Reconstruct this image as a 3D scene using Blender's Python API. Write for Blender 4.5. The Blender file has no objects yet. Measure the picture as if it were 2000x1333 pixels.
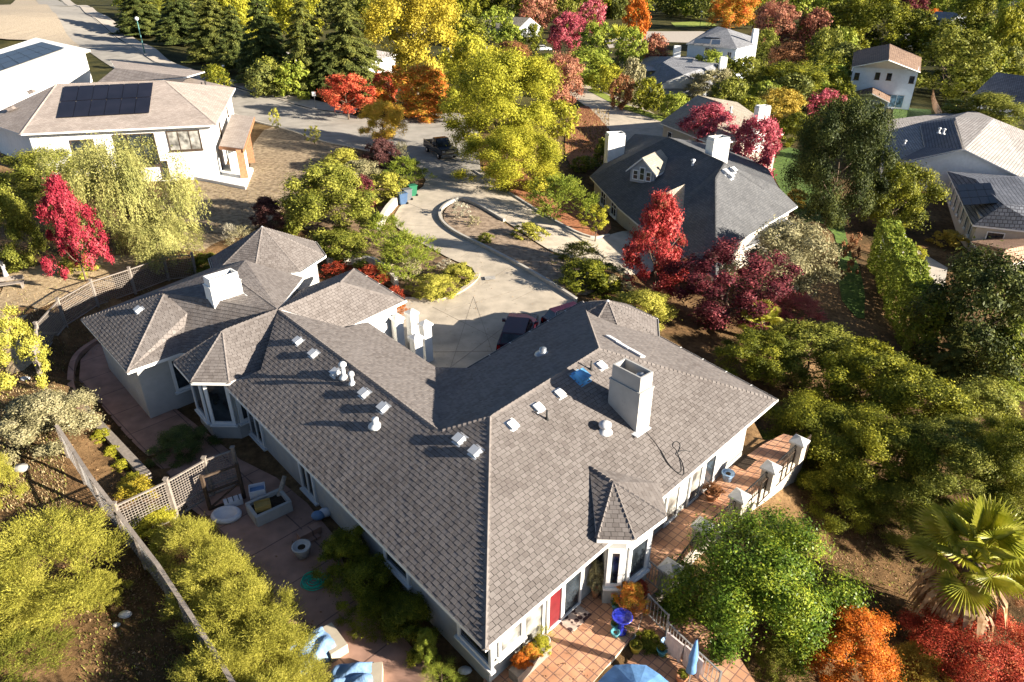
import bpy, bmesh, math, random
import numpy as np
from mathutils import Vector, Matrix
SC = bpy.context.scene
COL = SC.collection
R = math.radians
# ---------------------------------------------------------------- camera, world, sun, exposure
CAMZ, FPX, PITCH = 20.0, 1360.0, R(28.5)
cd = bpy.data.cameras.new('camera'); cam = bpy.data.objects.new('camera', cd); COL.objects.link(cam)
cam.location = (0, 0, CAMZ); cam.rotation_euler = (R(90) - PITCH, 0, 0)
cd.sensor_width = 36; cd.lens = FPX / 2000 * 36; cd.clip_start = .1; cd.clip_end = 5000
SC.camera = cam
SUN_AZ = Vector((.938, -.347, 0)).normalized(); SUN_EL = R(17.7)
sdir = Vector((SUN_AZ.x * math.cos(SUN_EL), SUN_AZ.y * math.cos(SUN_EL), math.sin(SUN_EL)))
sl = bpy.data.lights.new('sun', 'SUN'); sl.energy = 5.0; sl.angle = R(.5); sl.color = (1, .92, .79)
sun = bpy.data.objects.new('sun', sl); COL.objects.link(sun); sun.location = (60, -40, 80)
sun.rotation_euler = sdir.to_track_quat('Z', 'Y').to_euler()
W = bpy.data.worlds.new('World'); SC.world = W; W.use_nodes = True
wn = W.node_tree; bg = wn.nodes['Background']
sky = wn.nodes.new('ShaderNodeTexSky'); sky.sky_type = 'NISHITA'; sky.sun_disc = False
sky.sun_elevation = SUN_EL; sky.sun_rotation = math.atan2(sdir.x, sdir.y)
wn.links.new(sky.outputs[0], bg.inputs[0]); sky.air_density = .6; sky.dust_density = .3; bg.inputs[1].default_value = .05
SC.view_settings.view_transform = 'Standard'; SC.view_settings.look = 'None'
SC.view_settings.exposure = 1.72; SC.view_settings.gamma = 1
SC.cycles.max_bounces = 5; SC.cycles.diffuse_bounces = 1; SC.cycles.glossy_bounces = 2
SC.cycles.transmission_bounces = 3; SC.cycles.transparent_max_bounces = 4

# ---------------------------------------------------------------- pixel -> place helpers
_fw = np.array([0, math.cos(PITCH), -math.sin(PITCH)]); _up = np.array([0, math.sin(PITCH), math.cos(PITCH)])
def ray(px, py):
    d = _fw + np.array([(px - 1000) / FPX, 0, 0]) - _up * ((py - 666.5) / FPX)
    return d
def at(px, py, z=0.0):
    d = ray(px, py); t = (z - CAMZ) / d[2]
    return Vector((d[0] * t, d[1] * t, z))
def depth(p):
    return float(p[1] * _fw[1] + (p[2] - CAMZ) * _fw[2])
def proj(p):
    w = depth(p); return 1000 + FPX * p[0] / w, 666.5 - FPX * (p[1] * _up[1] + (p[2] - CAMZ) * _up[2]) / w
def on_plane(px, py, p0, n):
    d = Vector(ray(px, py)); o = Vector((0, 0, CAMZ))
    return o + d * ((Vector(p0) - o).dot(n) / d.dot(n))
def on_wall(px, py, a, b):
    d = Vector((b[0] - a[0], b[1] - a[1], 0)).normalized()
    return on_plane(px, py, (a[0], a[1], 0), Vector((d.y, -d.x, 0)))

# ---------------------------------------------------------------- terrain heights
CP = [(300,1200,.6),(150,1000,1.0),(60,760,1.5),(60,600,2.0),(40,900,1.6),(60,1250,1.3),(200,1300,.7),
      (420,1250,.1),(600,1200,0),(500,1050,0),(700,1320,0),(900,1320,0),(330,900,0),(200,700,0),(240,640,.1),(120,640,.6),(180,560,.8),(300,500,.6),
      (1050,1280,0),(1180,1200,0),(1300,1050,0),(1400,950,0),(1480,890,0),(1100,1000,0),(900,900,0),(700,800,0),(500,680,0),(700,560,0),(600,520,0),(900,700,0),(850,600,0),(1000,620,0),(1080,580,0),
      (1100,720,0),(1250,800,0),(1200,660,0),(450,560,.2),(430,480,.5),
      (1000,520,0),(900,450,0),(900,400,0),(860,300,0),(780,400,0),(1000,450,-.1),(1100,470,-.4),(1200,500,-1.3),(950,480,.25),(870,410,.25),(1080,540,.1),
      (640,420,.5),(550,350,.6),(480,340,.8),(380,360,1.0),(250,420,1.2),(100,330,2.4),(10,300,3.2),(560,260,1.0),(500,290,1.0),
      (690,240,.4),(600,215,.9),(520,190,1.6),(440,165,2.4),(350,140,3.2),(250,90,4.4),(170,30,6.5),(100,5,8.5),(20,20,9.0),(20,150,4.0),(200,170,3.4),
      (800,240,0),(880,245,-.2),(960,300,-.3),(1000,350,-.3),(1080,350,-1.4),(1130,250,-2),(1170,230,-3),(1250,260,-3.2),(1150,180,-3),(1050,140,-3),
      (1350,480,-4.2),(1450,430,-4.8),(1250,400,-4),(1300,330,-4.4),(1400,290,-4.8),(1500,330,-4.8),(1560,420,-4.8),
      (1300,560,-2.2),(1430,620,-2.2),(1560,640,-3.2),(1650,560,-4),(1640,700,-4),(1420,720,-1.8),(1530,800,-2.6),(1700,760,-4.6),(1800,650,-5.5),
      (1585,950,-2.8),(1600,1050,-3.0),(1700,950,-4.4),(1850,900,-5.6),(1960,800,-6.2),(1760,1120,-3.9),(1900,1180,-4.3),(1990,1250,-4.2),(1660,1220,-3.2),(1500,1150,-2.4),(1450,1250,-2.0),(1560,1330,-2.4),(1850,1330,-3.6),(1330,1130,-1.0),(1390,1210,-1.2),
      (1750,480,-6),(1830,520,-6.5),(1930,480,-7),(1990,600,-7),(1720,330,-6),(1850,330,-7),(1980,350,-7.5),(1650,250,-6),(1750,210,-6),(1850,210,-7),(1980,200,-8),
      (1400,160,-5),(1300,150,-4.5),(1250,100,-5),(1450,110,-5.5),(1550,120,-6),(1300,70,-5.5),(1200,70,-5.5),(1100,100,-4.5),(1000,100,-3.5),(900,110,-2.2),(800,130,-1),(700,120,.2),(600,120,1.2),(500,100,2.2),(400,60,3.6),(300,20,5.5),(500,20,3.5),(700,20,0),(900,20,-3),(1100,20,-5.5),(1300,20,-6.5),(1500,20,-7),(1700,60,-7.5),(1900,60,-8.5),(1990,20,-9),(1700,10,-8)]
_cp = np.array([tuple(at(a, b, c)) for a, b, c in CP])
extra = [(-500,300,14),(-500,700,16),(-200,900,8),(0,1200,-4),(300,900,-10),(600,600,-12),(600,100,-10),(200,20,-8),(60,-5,-4),(0,-20,-1),(-40,-10,2),(-150,30,8),(-300,100,12)]
_cp = np.vstack([_cp, np.array(extra, float)])
def axis(parts):
    o = []
    for a, b, s in parts: o += list(np.arange(a, b, s))
    return np.array(o + [parts[-1][1]], float)
GX = axis([(-700,-240,20),(-240,-75,5),(-75,95,1.0),(95,260,5),(260,700,20)])
GY = axis([(-40,4,4),(4,130,1.0),(130,260,4),(260,700,20),(700,1500,50)])
XX, YY = np.meshgrid(GX, GY, indexing='ij')
ZZ = np.zeros_like(XX); WW = np.zeros_like(XX)
for x, y, z in _cp:
    e = 1.5 + .04 * max(y, 0)
    w = 1 / ((XX - x) ** 2 + (YY - y) ** 2 + e * e) ** 1.7
    ZZ += w * z; WW += w
ZZ /= WW
for _ in range(12):
    A_ = np.pad(ZZ, 1, mode='edge'); M_ = (A_[:-2,1:-1]+A_[2:,1:-1]+A_[1:-1,:-2]+A_[1:-1,2:]+2*ZZ)/6
    ZZ = np.where(YY > 75, M_, ZZ)
def inside(poly, X, Y):
    r = np.zeros(X.shape, bool); n = len(poly)
    for i in range(n):
        (x0,y0),(x1,y1) = poly[i][:2], poly[(i+1)%n][:2]
        c = ((y0 > Y) != (y1 > Y)) & (X < (x1-x0)*(Y-y0)/(y1-y0+1e-12)+x0); r ^= c
    return r
PAD = [tuple(at(*q, 0)[:2]) for q in [(120,640),(420,500),(560,460),(700,560),(780,600),(900,740),(1140,600),(1290,660),(1540,860),(1500,900),(1240,1100),(1240,1250),(1150,1420),(600,1420),(580,1330),(545,1240),(490,1130),(400,1030),(340,1000),(302,945),(262,905),(200,850),(128,780),(108,720)]]
ZZ = np.where(inside(PAD, XX, YY), np.minimum(ZZ, 0), ZZ)
ZZ = np.where(inside(PAD, XX, YY), np.maximum(ZZ, -.02), ZZ)
def zt(x, y):
    i = min(max(int(np.searchsorted(GX, x)) - 1, 0), len(GX) - 2); j = min(max(int(np.searchsorted(GY, y)) - 1, 0), len(GY) - 2)
    u = min(max((x - GX[i]) / (GX[i+1] - GX[i]), 0), 1); v = min(max((y - GY[j]) / (GY[j+1] - GY[j]), 0), 1)
    return float(ZZ[i,j]*(1-u)*(1-v) + ZZ[i+1,j]*u*(1-v) + ZZ[i,j+1]*(1-u)*v + ZZ[i+1,j+1]*u*v)
def gnd(px, py, dz=0.0):
    """where the line of sight meets the terrain (raised by dz)"""
    d = ray(px, py); lo, hi = 4.0, 900.0; t = lo; step = 1.0
    prev = lo
    while t < hi:
        x, y, z = d[0]*t, d[1]*t, CAMZ + d[2]*t
        if z <= zt(x, y) + dz:
            a, b = prev, t
            for _ in range(18):
                m = (a + b) / 2
                if CAMZ + d[2]*m <= zt(d[0]*m, d[1]*m) + dz: b = m
                else: a = m
            return Vector((d[0]*b, d[1]*b, CAMZ + d[2]*b))
        prev = t; t += step; step = max(.5, t * .02)
    return Vector((d[0]*hi, d[1]*hi, CAMZ + d[2]*hi))

# ---------------------------------------------------------------- node material helpers
MATS = {}
def lin(c):
    return tuple((v / 12.92 if v <= .04045 else ((v + .055) / 1.055) ** 2.4) for v in c)
def mat(name, col, rough=.7, var=.12, scale=6.0, metal=0.0, bump=0.0, bscale=30.0, col2=None, spec=.3, coord='Object', detail=4, stain=0.0):
    """procedural surface: base colour broken up by noise, optional second colour and bump"""
    m = bpy.data.materials.new(name); m.use_nodes = True; n = m.node_tree.nodes; l = m.node_tree.links
    b = n['Principled BSDF']; b.inputs['Roughness'].default_value = rough; b.inputs['Metallic'].default_value = metal
    b.inputs['Specular IOR Level'].default_value = spec
    tc = n.new('ShaderNodeTexCoord'); no = n.new('ShaderNodeTexNoise'); no.inputs['Scale'].default_value = scale; no.inputs['Detail'].default_value = detail
    l.new(tc.outputs[coord], no.inputs['Vector'])
    ra = n.new('ShaderNodeValToRGB'); e = ra.color_ramp.elements
    c1 = tuple(max(0, v * (1 - var)) for v in col); c2 = col2 if col2 else tuple(min(1, v * (1 + var)) for v in col)
    e[0].position = .3; e[1].position = .7; e[0].color = (*c1, 1); e[1].color = (*c2, 1)
    l.new(no.outputs['Fac'], ra.inputs[0]); l.new(ra.outputs[0], b.inputs['Base Color'])
    if stain:
        mx = n.new('ShaderNodeMix'); mx.data_type = 'RGBA'; mx.blend_type = 'MULTIPLY'; mx.inputs['Factor'].default_value = 1; l.new(ra.outputs[0], mx.inputs['A']); prev = None
        for sc_, p0, p1, dk in ((.33, .5, .68, stain), (3.1, .62, .72, stain*1.2), (.9, .30, .44, -stain*.35)):
            s2 = n.new('ShaderNodeTexNoise'); s2.inputs['Scale'].default_value = sc_; s2.inputs['Detail'].default_value = 9; s2.inputs['Roughness'].default_value = .62; l.new(tc.outputs[coord], s2.inputs['Vector'])
            m2 = n.new('ShaderNodeMapRange'); m2.inputs[1].default_value = p0; m2.inputs[2].default_value = p1; m2.inputs[3].default_value = 1; m2.inputs[4].default_value = 1-dk; l.new(s2.outputs['Fac'], m2.inputs[0])
            if prev is None: prev = m2.outputs[0]
            else: q = n.new('ShaderNodeMath'); q.operation = 'MULTIPLY'; l.new(prev, q.inputs[0]); l.new(m2.outputs[0], q.inputs[1]); prev = q.outputs[0]
        l.new(prev, mx.inputs['B']); l.new(mx.outputs['Result'], b.inputs['Base Color'])
    if bump:
        n2 = n.new('ShaderNodeTexNoise'); n2.inputs['Scale'].default_value = bscale; n2.inputs['Detail'].default_value = 3
        l.new(tc.outputs[coord], n2.inputs['Vector'])
        bp = n.new('ShaderNodeBump'); bp.inputs['Strength'].default_value = bump; bp.inputs['Distance'].default_value = .05
        l.new(n2.outputs['Fac'], bp.inputs['Height']); l.new(bp.outputs[0], b.inputs['Normal'])
    MATS[name] = m
    return m
def shingle(name, ca, cb, cm, bw=.34, rh=.2, mortar=.016, bump=.6, patch=None, seam=None):
    m = bpy.data.materials.new(name); m.use_nodes = True; n = m.node_tree.nodes; l = m.node_tree.links
    b = n['Principled BSDF']; b.inputs['Roughness'].default_value = .85; b.inputs['Specular IOR Level'].default_value = .25
    uv = n.new('ShaderNodeUVMap'); uv.uv_map = 'UVMap'
    nz = n.new('ShaderNodeTexNoise'); nz.inputs['Scale'].default_value = 1.3; nz.inputs['Detail'].default_value = 2
    l.new(uv.outputs[0], nz.inputs['Vector'])
    sub = n.new('ShaderNodeVectorMath'); sub.operation = 'SUBTRACT'; sub.inputs[1].default_value = (.5,.5,.5); l.new(nz.outputs['Color'], sub.inputs[0])
    sc = n.new('ShaderNodeVectorMath'); sc.operation = 'SCALE'; sc.inputs['Scale'].default_value = .06; l.new(sub.outputs[0], sc.inputs[0])
    ad = n.new('ShaderNodeVectorMath'); ad.operation = 'ADD'; l.new(uv.outputs[0], ad.inputs[0]); l.new(sc.outputs[0], ad.inputs[1])
    br = n.new('ShaderNodeTexBrick'); br.inputs['Scale'].default_value = 1; br.inputs['Brick Width'].default_value = bw; br.inputs['Row Height'].default_value = rh
    br.inputs['Mortar Size'].default_value = mortar; br.inputs['Mortar Smooth'].default_value = .3; br.inputs['Bias'].default_value = -.1
    br.inputs['Color1'].default_value = (*ca, 1); br.inputs['Color2'].default_value = (*cb, 1); br.inputs['Mortar'].default_value = (*cm, 1)
    l.new(ad.outputs[0], br.inputs['Vector'])
    no = n.new('ShaderNodeTexNoise'); no.inputs['Scale'].default_value = .35; no.inputs['Detail'].default_value = 6; no.inputs['Roughness'].default_value = .65; l.new(uv.outputs[0], no.inputs['Vector'])
    mr = n.new('ShaderNodeMapRange'); mr.inputs[1].default_value = .3; mr.inputs[2].default_value = .7; mr.inputs[3].default_value = .8; mr.inputs[4].default_value = 1.2
    l.new(no.outputs['Fac'], mr.inputs[0])
    mx = n.new('ShaderNodeMix'); mx.data_type = 'RGBA'; mx.blend_type = 'MULTIPLY'; mx.inputs['Factor'].default_value = 1
    l.new(br.outputs['Color'], mx.inputs['A']); l.new(mr.outputs[0], mx.inputs['B'])
    l.new(mx.outputs['Result'], b.inputs['Base Color'])
    gr = n.new('ShaderNodeTexNoise'); gr.inputs['Scale'].default_value = 18; gr.inputs['Detail'].default_value = 3; l.new(uv.outputs[0], gr.inputs['Vector'])
    # each course is a wedge that thickens towards its lower edge
    sx = n.new('ShaderNodeSeparateXYZ'); l.new(ad.outputs[0], sx.inputs[0])
    dv = n.new('ShaderNodeMath'); dv.operation = 'DIVIDE'; dv.inputs[1].default_value = rh; l.new(sx.outputs['Y'], dv.inputs[0])
    fr = n.new('ShaderNodeMath'); fr.operation = 'FRACT'; l.new(dv.outputs[0], fr.inputs[0])
    om = n.new('ShaderNodeMath'); om.operation = 'MULTIPLY_ADD'; om.inputs[1].default_value = -.12; om.inputs[2].default_value = 1.0; l.new(fr.outputs[0], om.inputs[0])
    inv = n.new('ShaderNodeMath'); inv.operation = 'MULTIPLY_ADD'; inv.inputs[1].default_value = -1.0; l.new(br.outputs['Fac'], inv.inputs[0]); l.new(om.outputs[0], inv.inputs[2])
    g2 = n.new('ShaderNodeMath'); g2.operation = 'MULTIPLY_ADD'; g2.inputs[1].default_value = .5; l.new(gr.outputs['Fac'], g2.inputs[0]); l.new(inv.outputs[0], g2.inputs[2])
    bp = n.new('ShaderNodeBump'); bp.inputs['Strength'].default_value = bump; bp.inputs['Distance'].default_value = .03
    l.new(g2.outputs[0], bp.inputs['Height']); l.new(bp.outputs[0], b.inputs['Normal'])
    MATS[name] = m; return m
def shinglecover(name, cs):
    """granule covered shingles: tone differs from one shingle to the next"""
    m = bpy.data.materials.new(name); m.use_nodes = True; n = m.node_tree.nodes; l = m.node_tree.links
    b = n['Principled BSDF']; b.inputs['Roughness'].default_value = .8; b.inputs['Specular IOR Level'].default_value = .3
    ge = n.new('ShaderNodeNewGeometry'); tc = n.new('ShaderNodeTexCoord')
    A = n.new('ShaderNodeTexNoise'); A.inputs['Scale'].default_value = .4; A.inputs['Detail'].default_value = 6; A.inputs['Roughness'].default_value = .65; l.new(tc.outputs['Object'], A.inputs['Vector'])
    G_ = n.new('ShaderNodeTexNoise'); G_.inputs['Scale'].default_value = 38; G_.inputs['Detail'].default_value = 2; l.new(tc.outputs['Object'], G_.inputs['Vector'])
    a = n.new('ShaderNodeMath'); a.operation = 'MULTIPLY_ADD'; a.inputs[1].default_value = .62; l.new(ge.outputs['Random Per Island'], a.inputs[0]); 
    c = n.new('ShaderNodeMath'); c.operation = 'MULTIPLY_ADD'; c.inputs[1].default_value = 1.2; c.inputs[2].default_value = -.43; l.new(A.outputs['Fac'], c.inputs[0]); l.new(c.outputs[0], a.inputs[2])
    d = n.new('ShaderNodeMath'); d.operation = 'MULTIPLY_ADD'; d.inputs[1].default_value = .35; l.new(G_.outputs['Fac'], d.inputs[0]); l.new(a.outputs[0], d.inputs[2])
    ra = n.new('ShaderNodeValToRGB'); e = ra.color_ramp.elements; e.new(.5)
    for i, q in enumerate(cs): e[i].position = .1 + .4*i; e[i].color = (*q, 1)
    l.new(d.outputs[0], ra.inputs[0]); l.new(ra.outputs[0], b.inputs['Base Color'])
    bp = n.new('ShaderNodeBump'); bp.inputs['Strength'].default_value = .35; bp.inputs['Distance'].default_value = .01; l.new(G_.outputs['Fac'], bp.inputs['Height']); l.new(bp.outputs[0], b.inputs['Normal'])
    MATS[name] = m; return m
def glass(name, col=(.02,.025,.03), rough=.08):
    m = bpy.data.materials.new(name); m.use_nodes = True; n = m.node_tree.nodes; l = m.node_tree.links
    b = n['Principled BSDF']; b.inputs['Base Color'].default_value = (*col, 1); b.inputs['Roughness'].default_value = rough; b.inputs['Specular IOR Level'].default_value = .6
    no = n.new('ShaderNodeTexNoise'); no.inputs['Scale'].default_value = 1.7; tc = n.new('ShaderNodeTexCoord'); l.new(tc.outputs['Object'], no.inputs['Vector'])
    ra = n.new('ShaderNodeValToRGB'); e = ra.color_ramp.elements; e[0].position=.35; e[1].position=.68
    e[0].color = (*[v * .5 for v in col], 1); e[1].color = (*[min(1, v * 2.2) for v in col], 1)
    l.new(no.outputs['Fac'], ra.inputs[0]); l.new(ra.outputs[0], b.inputs['Base Color'])
    MATS[name] = m; return m
def leafmat(name, cs, trans=.25, rough=.55):
    """leaves: colour differs from leaf to leaf and in drifts through the crown"""
    m = bpy.data.materials.new(name); m.use_nodes = True; n = m.node_tree.nodes; l = m.node_tree.links
    b = n['Principled BSDF']; out = n['Material Output']; b.inputs['Roughness'].default_value = rough; b.inputs['Specular IOR Level'].default_value = .13
    ge = n.new('ShaderNodeNewGeometry'); oi = n.new('ShaderNodeObjectInfo'); tc = n.new('ShaderNodeTexCoord')
    no = n.new('ShaderNodeTexNoise'); no.inputs['Scale'].default_value = 4.5; no.inputs['Detail'].default_value = 2; l.new(tc.outputs['Object'], no.inputs['Vector'])
    a = n.new('ShaderNodeMath'); a.operation = 'MULTIPLY_ADD'; a.inputs[1].default_value = .45; l.new(ge.outputs['Random Per Island'], a.inputs[0])
    s = n.new('ShaderNodeMath'); s.operation = 'MULTIPLY_ADD'; s.inputs[1].default_value = 1.3; s.inputs[2].default_value = -.4; l.new(no.outputs['Fac'], s.inputs[0]); l.new(s.outputs[0], a.inputs[2])
    r = n.new('ShaderNodeMath'); r.operation = 'MULTIPLY_ADD'; r.inputs[1].default_value = .16; l.new(oi.outputs['Random'], r.inputs[0]); l.new(a.outputs[0], r.inputs[2])
    ra = n.new('ShaderNodeValToRGB'); e = ra.color_ramp.elements
    while len(e) < len(cs): e.new(.5)
    for i, c in enumerate(cs): e[i].position = .1 + .85 * i / (len(cs) - 1); e[i].color = (*c, 1)
    l.new(r.outputs[0], ra.inputs[0]); l.new(ra.outputs[0], b.inputs['Base Color'])
    tr = n.new('ShaderNodeBsdfTranslucent'); l.new(ra.outputs[0], tr.inputs[0])
    mx = n.new('ShaderNodeMixShader'); mx.inputs[0].default_value = trans
    l.new(b.outputs[0], mx.inputs[1]); l.new(tr.outputs[0], mx.inputs[2]); l.new(mx.outputs[0], out.inputs[0])
    MATS[name] = m; return m

# ---------------------------------------------------------------- object helpers
def tag(o, label=None, cat=None, group=None, kind=None):
    if label: o['label'] = label
    if cat: o['category'] = cat
    if group: o['group'] = group
    if kind: o['kind'] = kind
    return o
def thing(name, loc, label, cat, group=None, rz=0):
    o = bpy.data.objects.new(name, None); COL.objects.link(o); o.location = loc; o.rotation_euler = (0, 0, rz); o.empty_display_size = .3
    return tag(o, label, cat, group)
def copy_tree(o, parent=None):
    c = o.copy(); COL.objects.link(c)
    if parent is not None: c.parent = parent
    for ch in list(o.children): copy_tree(ch, c)
    return c
class MB:
    """collects faces in world space (or in the parent's space when local=True) and links them as ONE mesh"""
    def __init__(s): s.v = []; s.f = []; s.mi = []; s.m = 0; s.sm = []; s.smooth = False
    def add(s, vs, fs):
        o = len(s.v); s.v += [tuple(p) for p in vs]
        for f in fs: s.f.append([i + o for i in f]); s.mi.append(s.m); s.sm.append(s.smooth)
        return s
    def poly(s, *ps): return s.add(ps, [list(range(len(ps)))])
    def box(s, c, sz, rz=0, ry=0, rx=0, M=None):
        x, y, z = [q / 2 for q in sz]; vs = [Vector((a, b, d)) for a in (-x, x) for b in (-y, y) for d in (-z, z)]
        T = Matrix.Rotation(rz, 3, 'Z') @ Matrix.Rotation(ry, 3, 'Y') @ Matrix.Rotation(rx, 3, 'X') if M is None else M
        c = Vector(c); return s.add([T @ v + c for v in vs], [(0,1,3,2),(4,6,7,5),(0,4,5,1),(2,3,7,6),(0,2,6,4),(1,5,7,3)])
    def bar(s, p, q, w=.06, h=None, up=(0,0,1)):
        p, q = Vector(p), Vector(q); d = q - p; L = d.length
        if L < 1e-6: return s
        d /= L; u = Vector(up)
        if abs(d.dot(u)) > .98: u = Vector((1, 0, 0))
        x = d.cross(u).normalized(); y = x.cross(d).normalized(); h = h or w
        vs = [c + x * a * w / 2 + y * b * h / 2 for c in (p, q) for a, b in ((-1,-1),(1,-1),(1,1),(-1,1))]
        return s.add(vs, [(3,2,1,0),(4,5,6,7),(0,1,5,4),(1,2,6,5),(2,3,7,6),(3,0,4,7)])
    def tube(s, ps, r, n=8, cap=True):
        ps = [Vector(p) for p in ps]; k = len(ps); rr = r if isinstance(r, (list, tuple)) else [r] * k
        vs = []; prev = None
        for i, p in enumerate(ps):
            d = (ps[min(i+1, k-1)] - ps[max(i-1, 0)]).normalized()
            u = Vector((0,0,1)) if abs(d.z) < .95 else Vector((1,0,0))
            if prev is not None: u = prev
            x = d.cross(u).normalized(); y = x.cross(d).normalized(); prev = y
            vs += [p + (x * math.cos(2*math.pi*j/n) + y * math.sin(2*math.pi*j/n)) * rr[i] for j in range(n)]
        fs = [(i*n+j, i*n+(j+1)%n, (i+1)*n+(j+1)%n, (i+1)*n+j) for i in range(k-1) for j in range(n)]
        if cap: fs += [tuple(range(n))[::-1], tuple(range((k-1)*n, k*n))]
        return s.add(vs, fs)
    def lathe(s, c, prof, n=16, sx=1, sy=1):
        c = Vector(c); vs = [c + Vector((r*math.cos(2*math.pi*j/n)*sx, r*math.sin(2*math.pi*j/n)*sy, z)) for r, z in prof for j in range(n)]
        k = len(prof); fs = [(i*n+j, i*n+(j+1)%n, (i+1)*n+(j+1)%n, (i+1)*n+j) for i in range(k-1) for j in range(n)]
        if prof[0][0] > 1e-4: fs.append(tuple(range(n))[::-1])
        if prof[-1][0] > 1e-4: fs.append(tuple(range((k-1)*n, k*n)))
        return s.add(vs, fs)
    def prism(s, pl, z0, z1, top=True, bot=True):
        n = len(pl); ar = sum(pl[i][0]*pl[(i+1)%n][1] - pl[(i+1)%n][0]*pl[i][1] for i in range(n))
        if ar < 0: pl = list(pl)[::-1]
        f0 = (lambda p: z0) if not callable(z0) else z0; f1 = (lambda p: z1) if not callable(z1) else z1
        vs = [(p[0], p[1], f0(p)) for p in pl] + [(p[0], p[1], f1(p)) for p in pl]
        fs = [(i, (i+1)%n, n+(i+1)%n, n+i) for i in range(n)]
        if top: fs.append(tuple(range(n, 2*n)))
        if bot: fs.append(tuple(range(n))[::-1])
        return s.add(vs, fs)
    def build(s, name, mats, parent=None, label=None, uv=False, local=False, merge=False):
        me = bpy.data.meshes.new(name); off = Vector((0,0,0))
        if parent is not None and not local:
            p = parent
            while p is not None: off += p.location; p = p.parent
        me.from_pydata([(a-off.x, b-off.y, c-off.z) for a, b, c in s.v], [], s.f)
        for m in (mats if isinstance(mats, (list, tuple)) else [mats]): me.materials.append(MATS[m] if isinstance(m, str) else m)
        for p, i, q in zip(me.polygons, s.mi, s.sm): p.material_index = i; p.use_smooth = q
        if uv:
            fn = getattr(s, 'fn', None)
            ul = me.uv_layers.new(name='UVMap')
            for p in me.polygons:
                nn = p.normal if not fn or fn[p.index] is None else fn[p.index]
                h = Vector((-nn.y, nn.x, 0)); h = h.normalized() if h.length > 1e-3 else Vector((1,0,0))
                vv = nn.cross(h)
                for li in p.loop_indices:
                    co = me.vertices[me.loops[li].vertex_index].co; ul.data[li].uv = (co.dot(h), co.dot(vv))
        me.update(); me.validate()
        o = bpy.data.objects.new(name, me); COL.objects.link(o)
        if parent is not None: o.parent = parent
        if label: o['label'] = label
        return o
def inset(pl, d):
    """plan polygon moved inwards by d"""
    n = len(pl); P = [Vector((p[0], p[1])) for p in pl]
    ar = sum(P[i].x*P[(i+1)%n].y - P[(i+1)%n].x*P[i].y for i in range(n)); sg = 1 if ar > 0 else -1
    out = []
    for i in range(n):
        a, b, c = P[i-1], P[i], P[(i+1)%n]; d1 = (b-a).normalized(); d2 = (c-b).normalized()
        n1 = Vector((-d1.y, d1.x))*sg; n2 = Vector((-d2.y, d2.x))*sg; k = 1 + n1.dot(n2)
        out.append(b + (n1+n2)*(d/max(k, .35)))
    return out

# ---------------------------------------------------------------- surfaces of the setting
mat('concrete', (.46,.39,.30), .85, .14, 1.1, bump=.2, bscale=9, detail=8, stain=.22)
mat('asphalt', (.32,.288,.245), .9, .12, .7, bump=.2, bscale=12, detail=8, stain=.25)
mat('pavement', (.46,.40,.33), .85, .1, 1.2)
mat('kerb', (.46,.42,.36), .85, .1, 2)
mat('mulch', (.17,.10,.055), .95, .5, 2.2, bump=.9, bscale=9, col2=(.30,.20,.115), detail=9)
mat('mulch_tan', (.27,.185,.12), .95, .4, 2.6, bump=.8, bscale=12, col2=(.42,.31,.215), detail=9)
mat('redmulch', (.25,.085,.035), .95, .4, 3, bump=.7, bscale=14, col2=(.42,.17,.075), detail=9)
mat('straw', (.25,.17,.10), .95, .45, 2.6, bump=.9, bscale=14, col2=(.42,.32,.20), detail=9)
mat('chips', (.50,.34,.18), .95, .4, 3.4, bump=.8, bscale=12, col2=(.62,.46,.27), detail=9)
mat('lawn', (.055,.11,.018), .95, .4, 2.2, bump=.8, bscale=26, col2=(.12,.19,.03))
mat('gold_grass', (.35,.40,.07), .95, .4, 2.2, bump=.8, bscale=26, col2=(.30,.36,.05))
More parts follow.
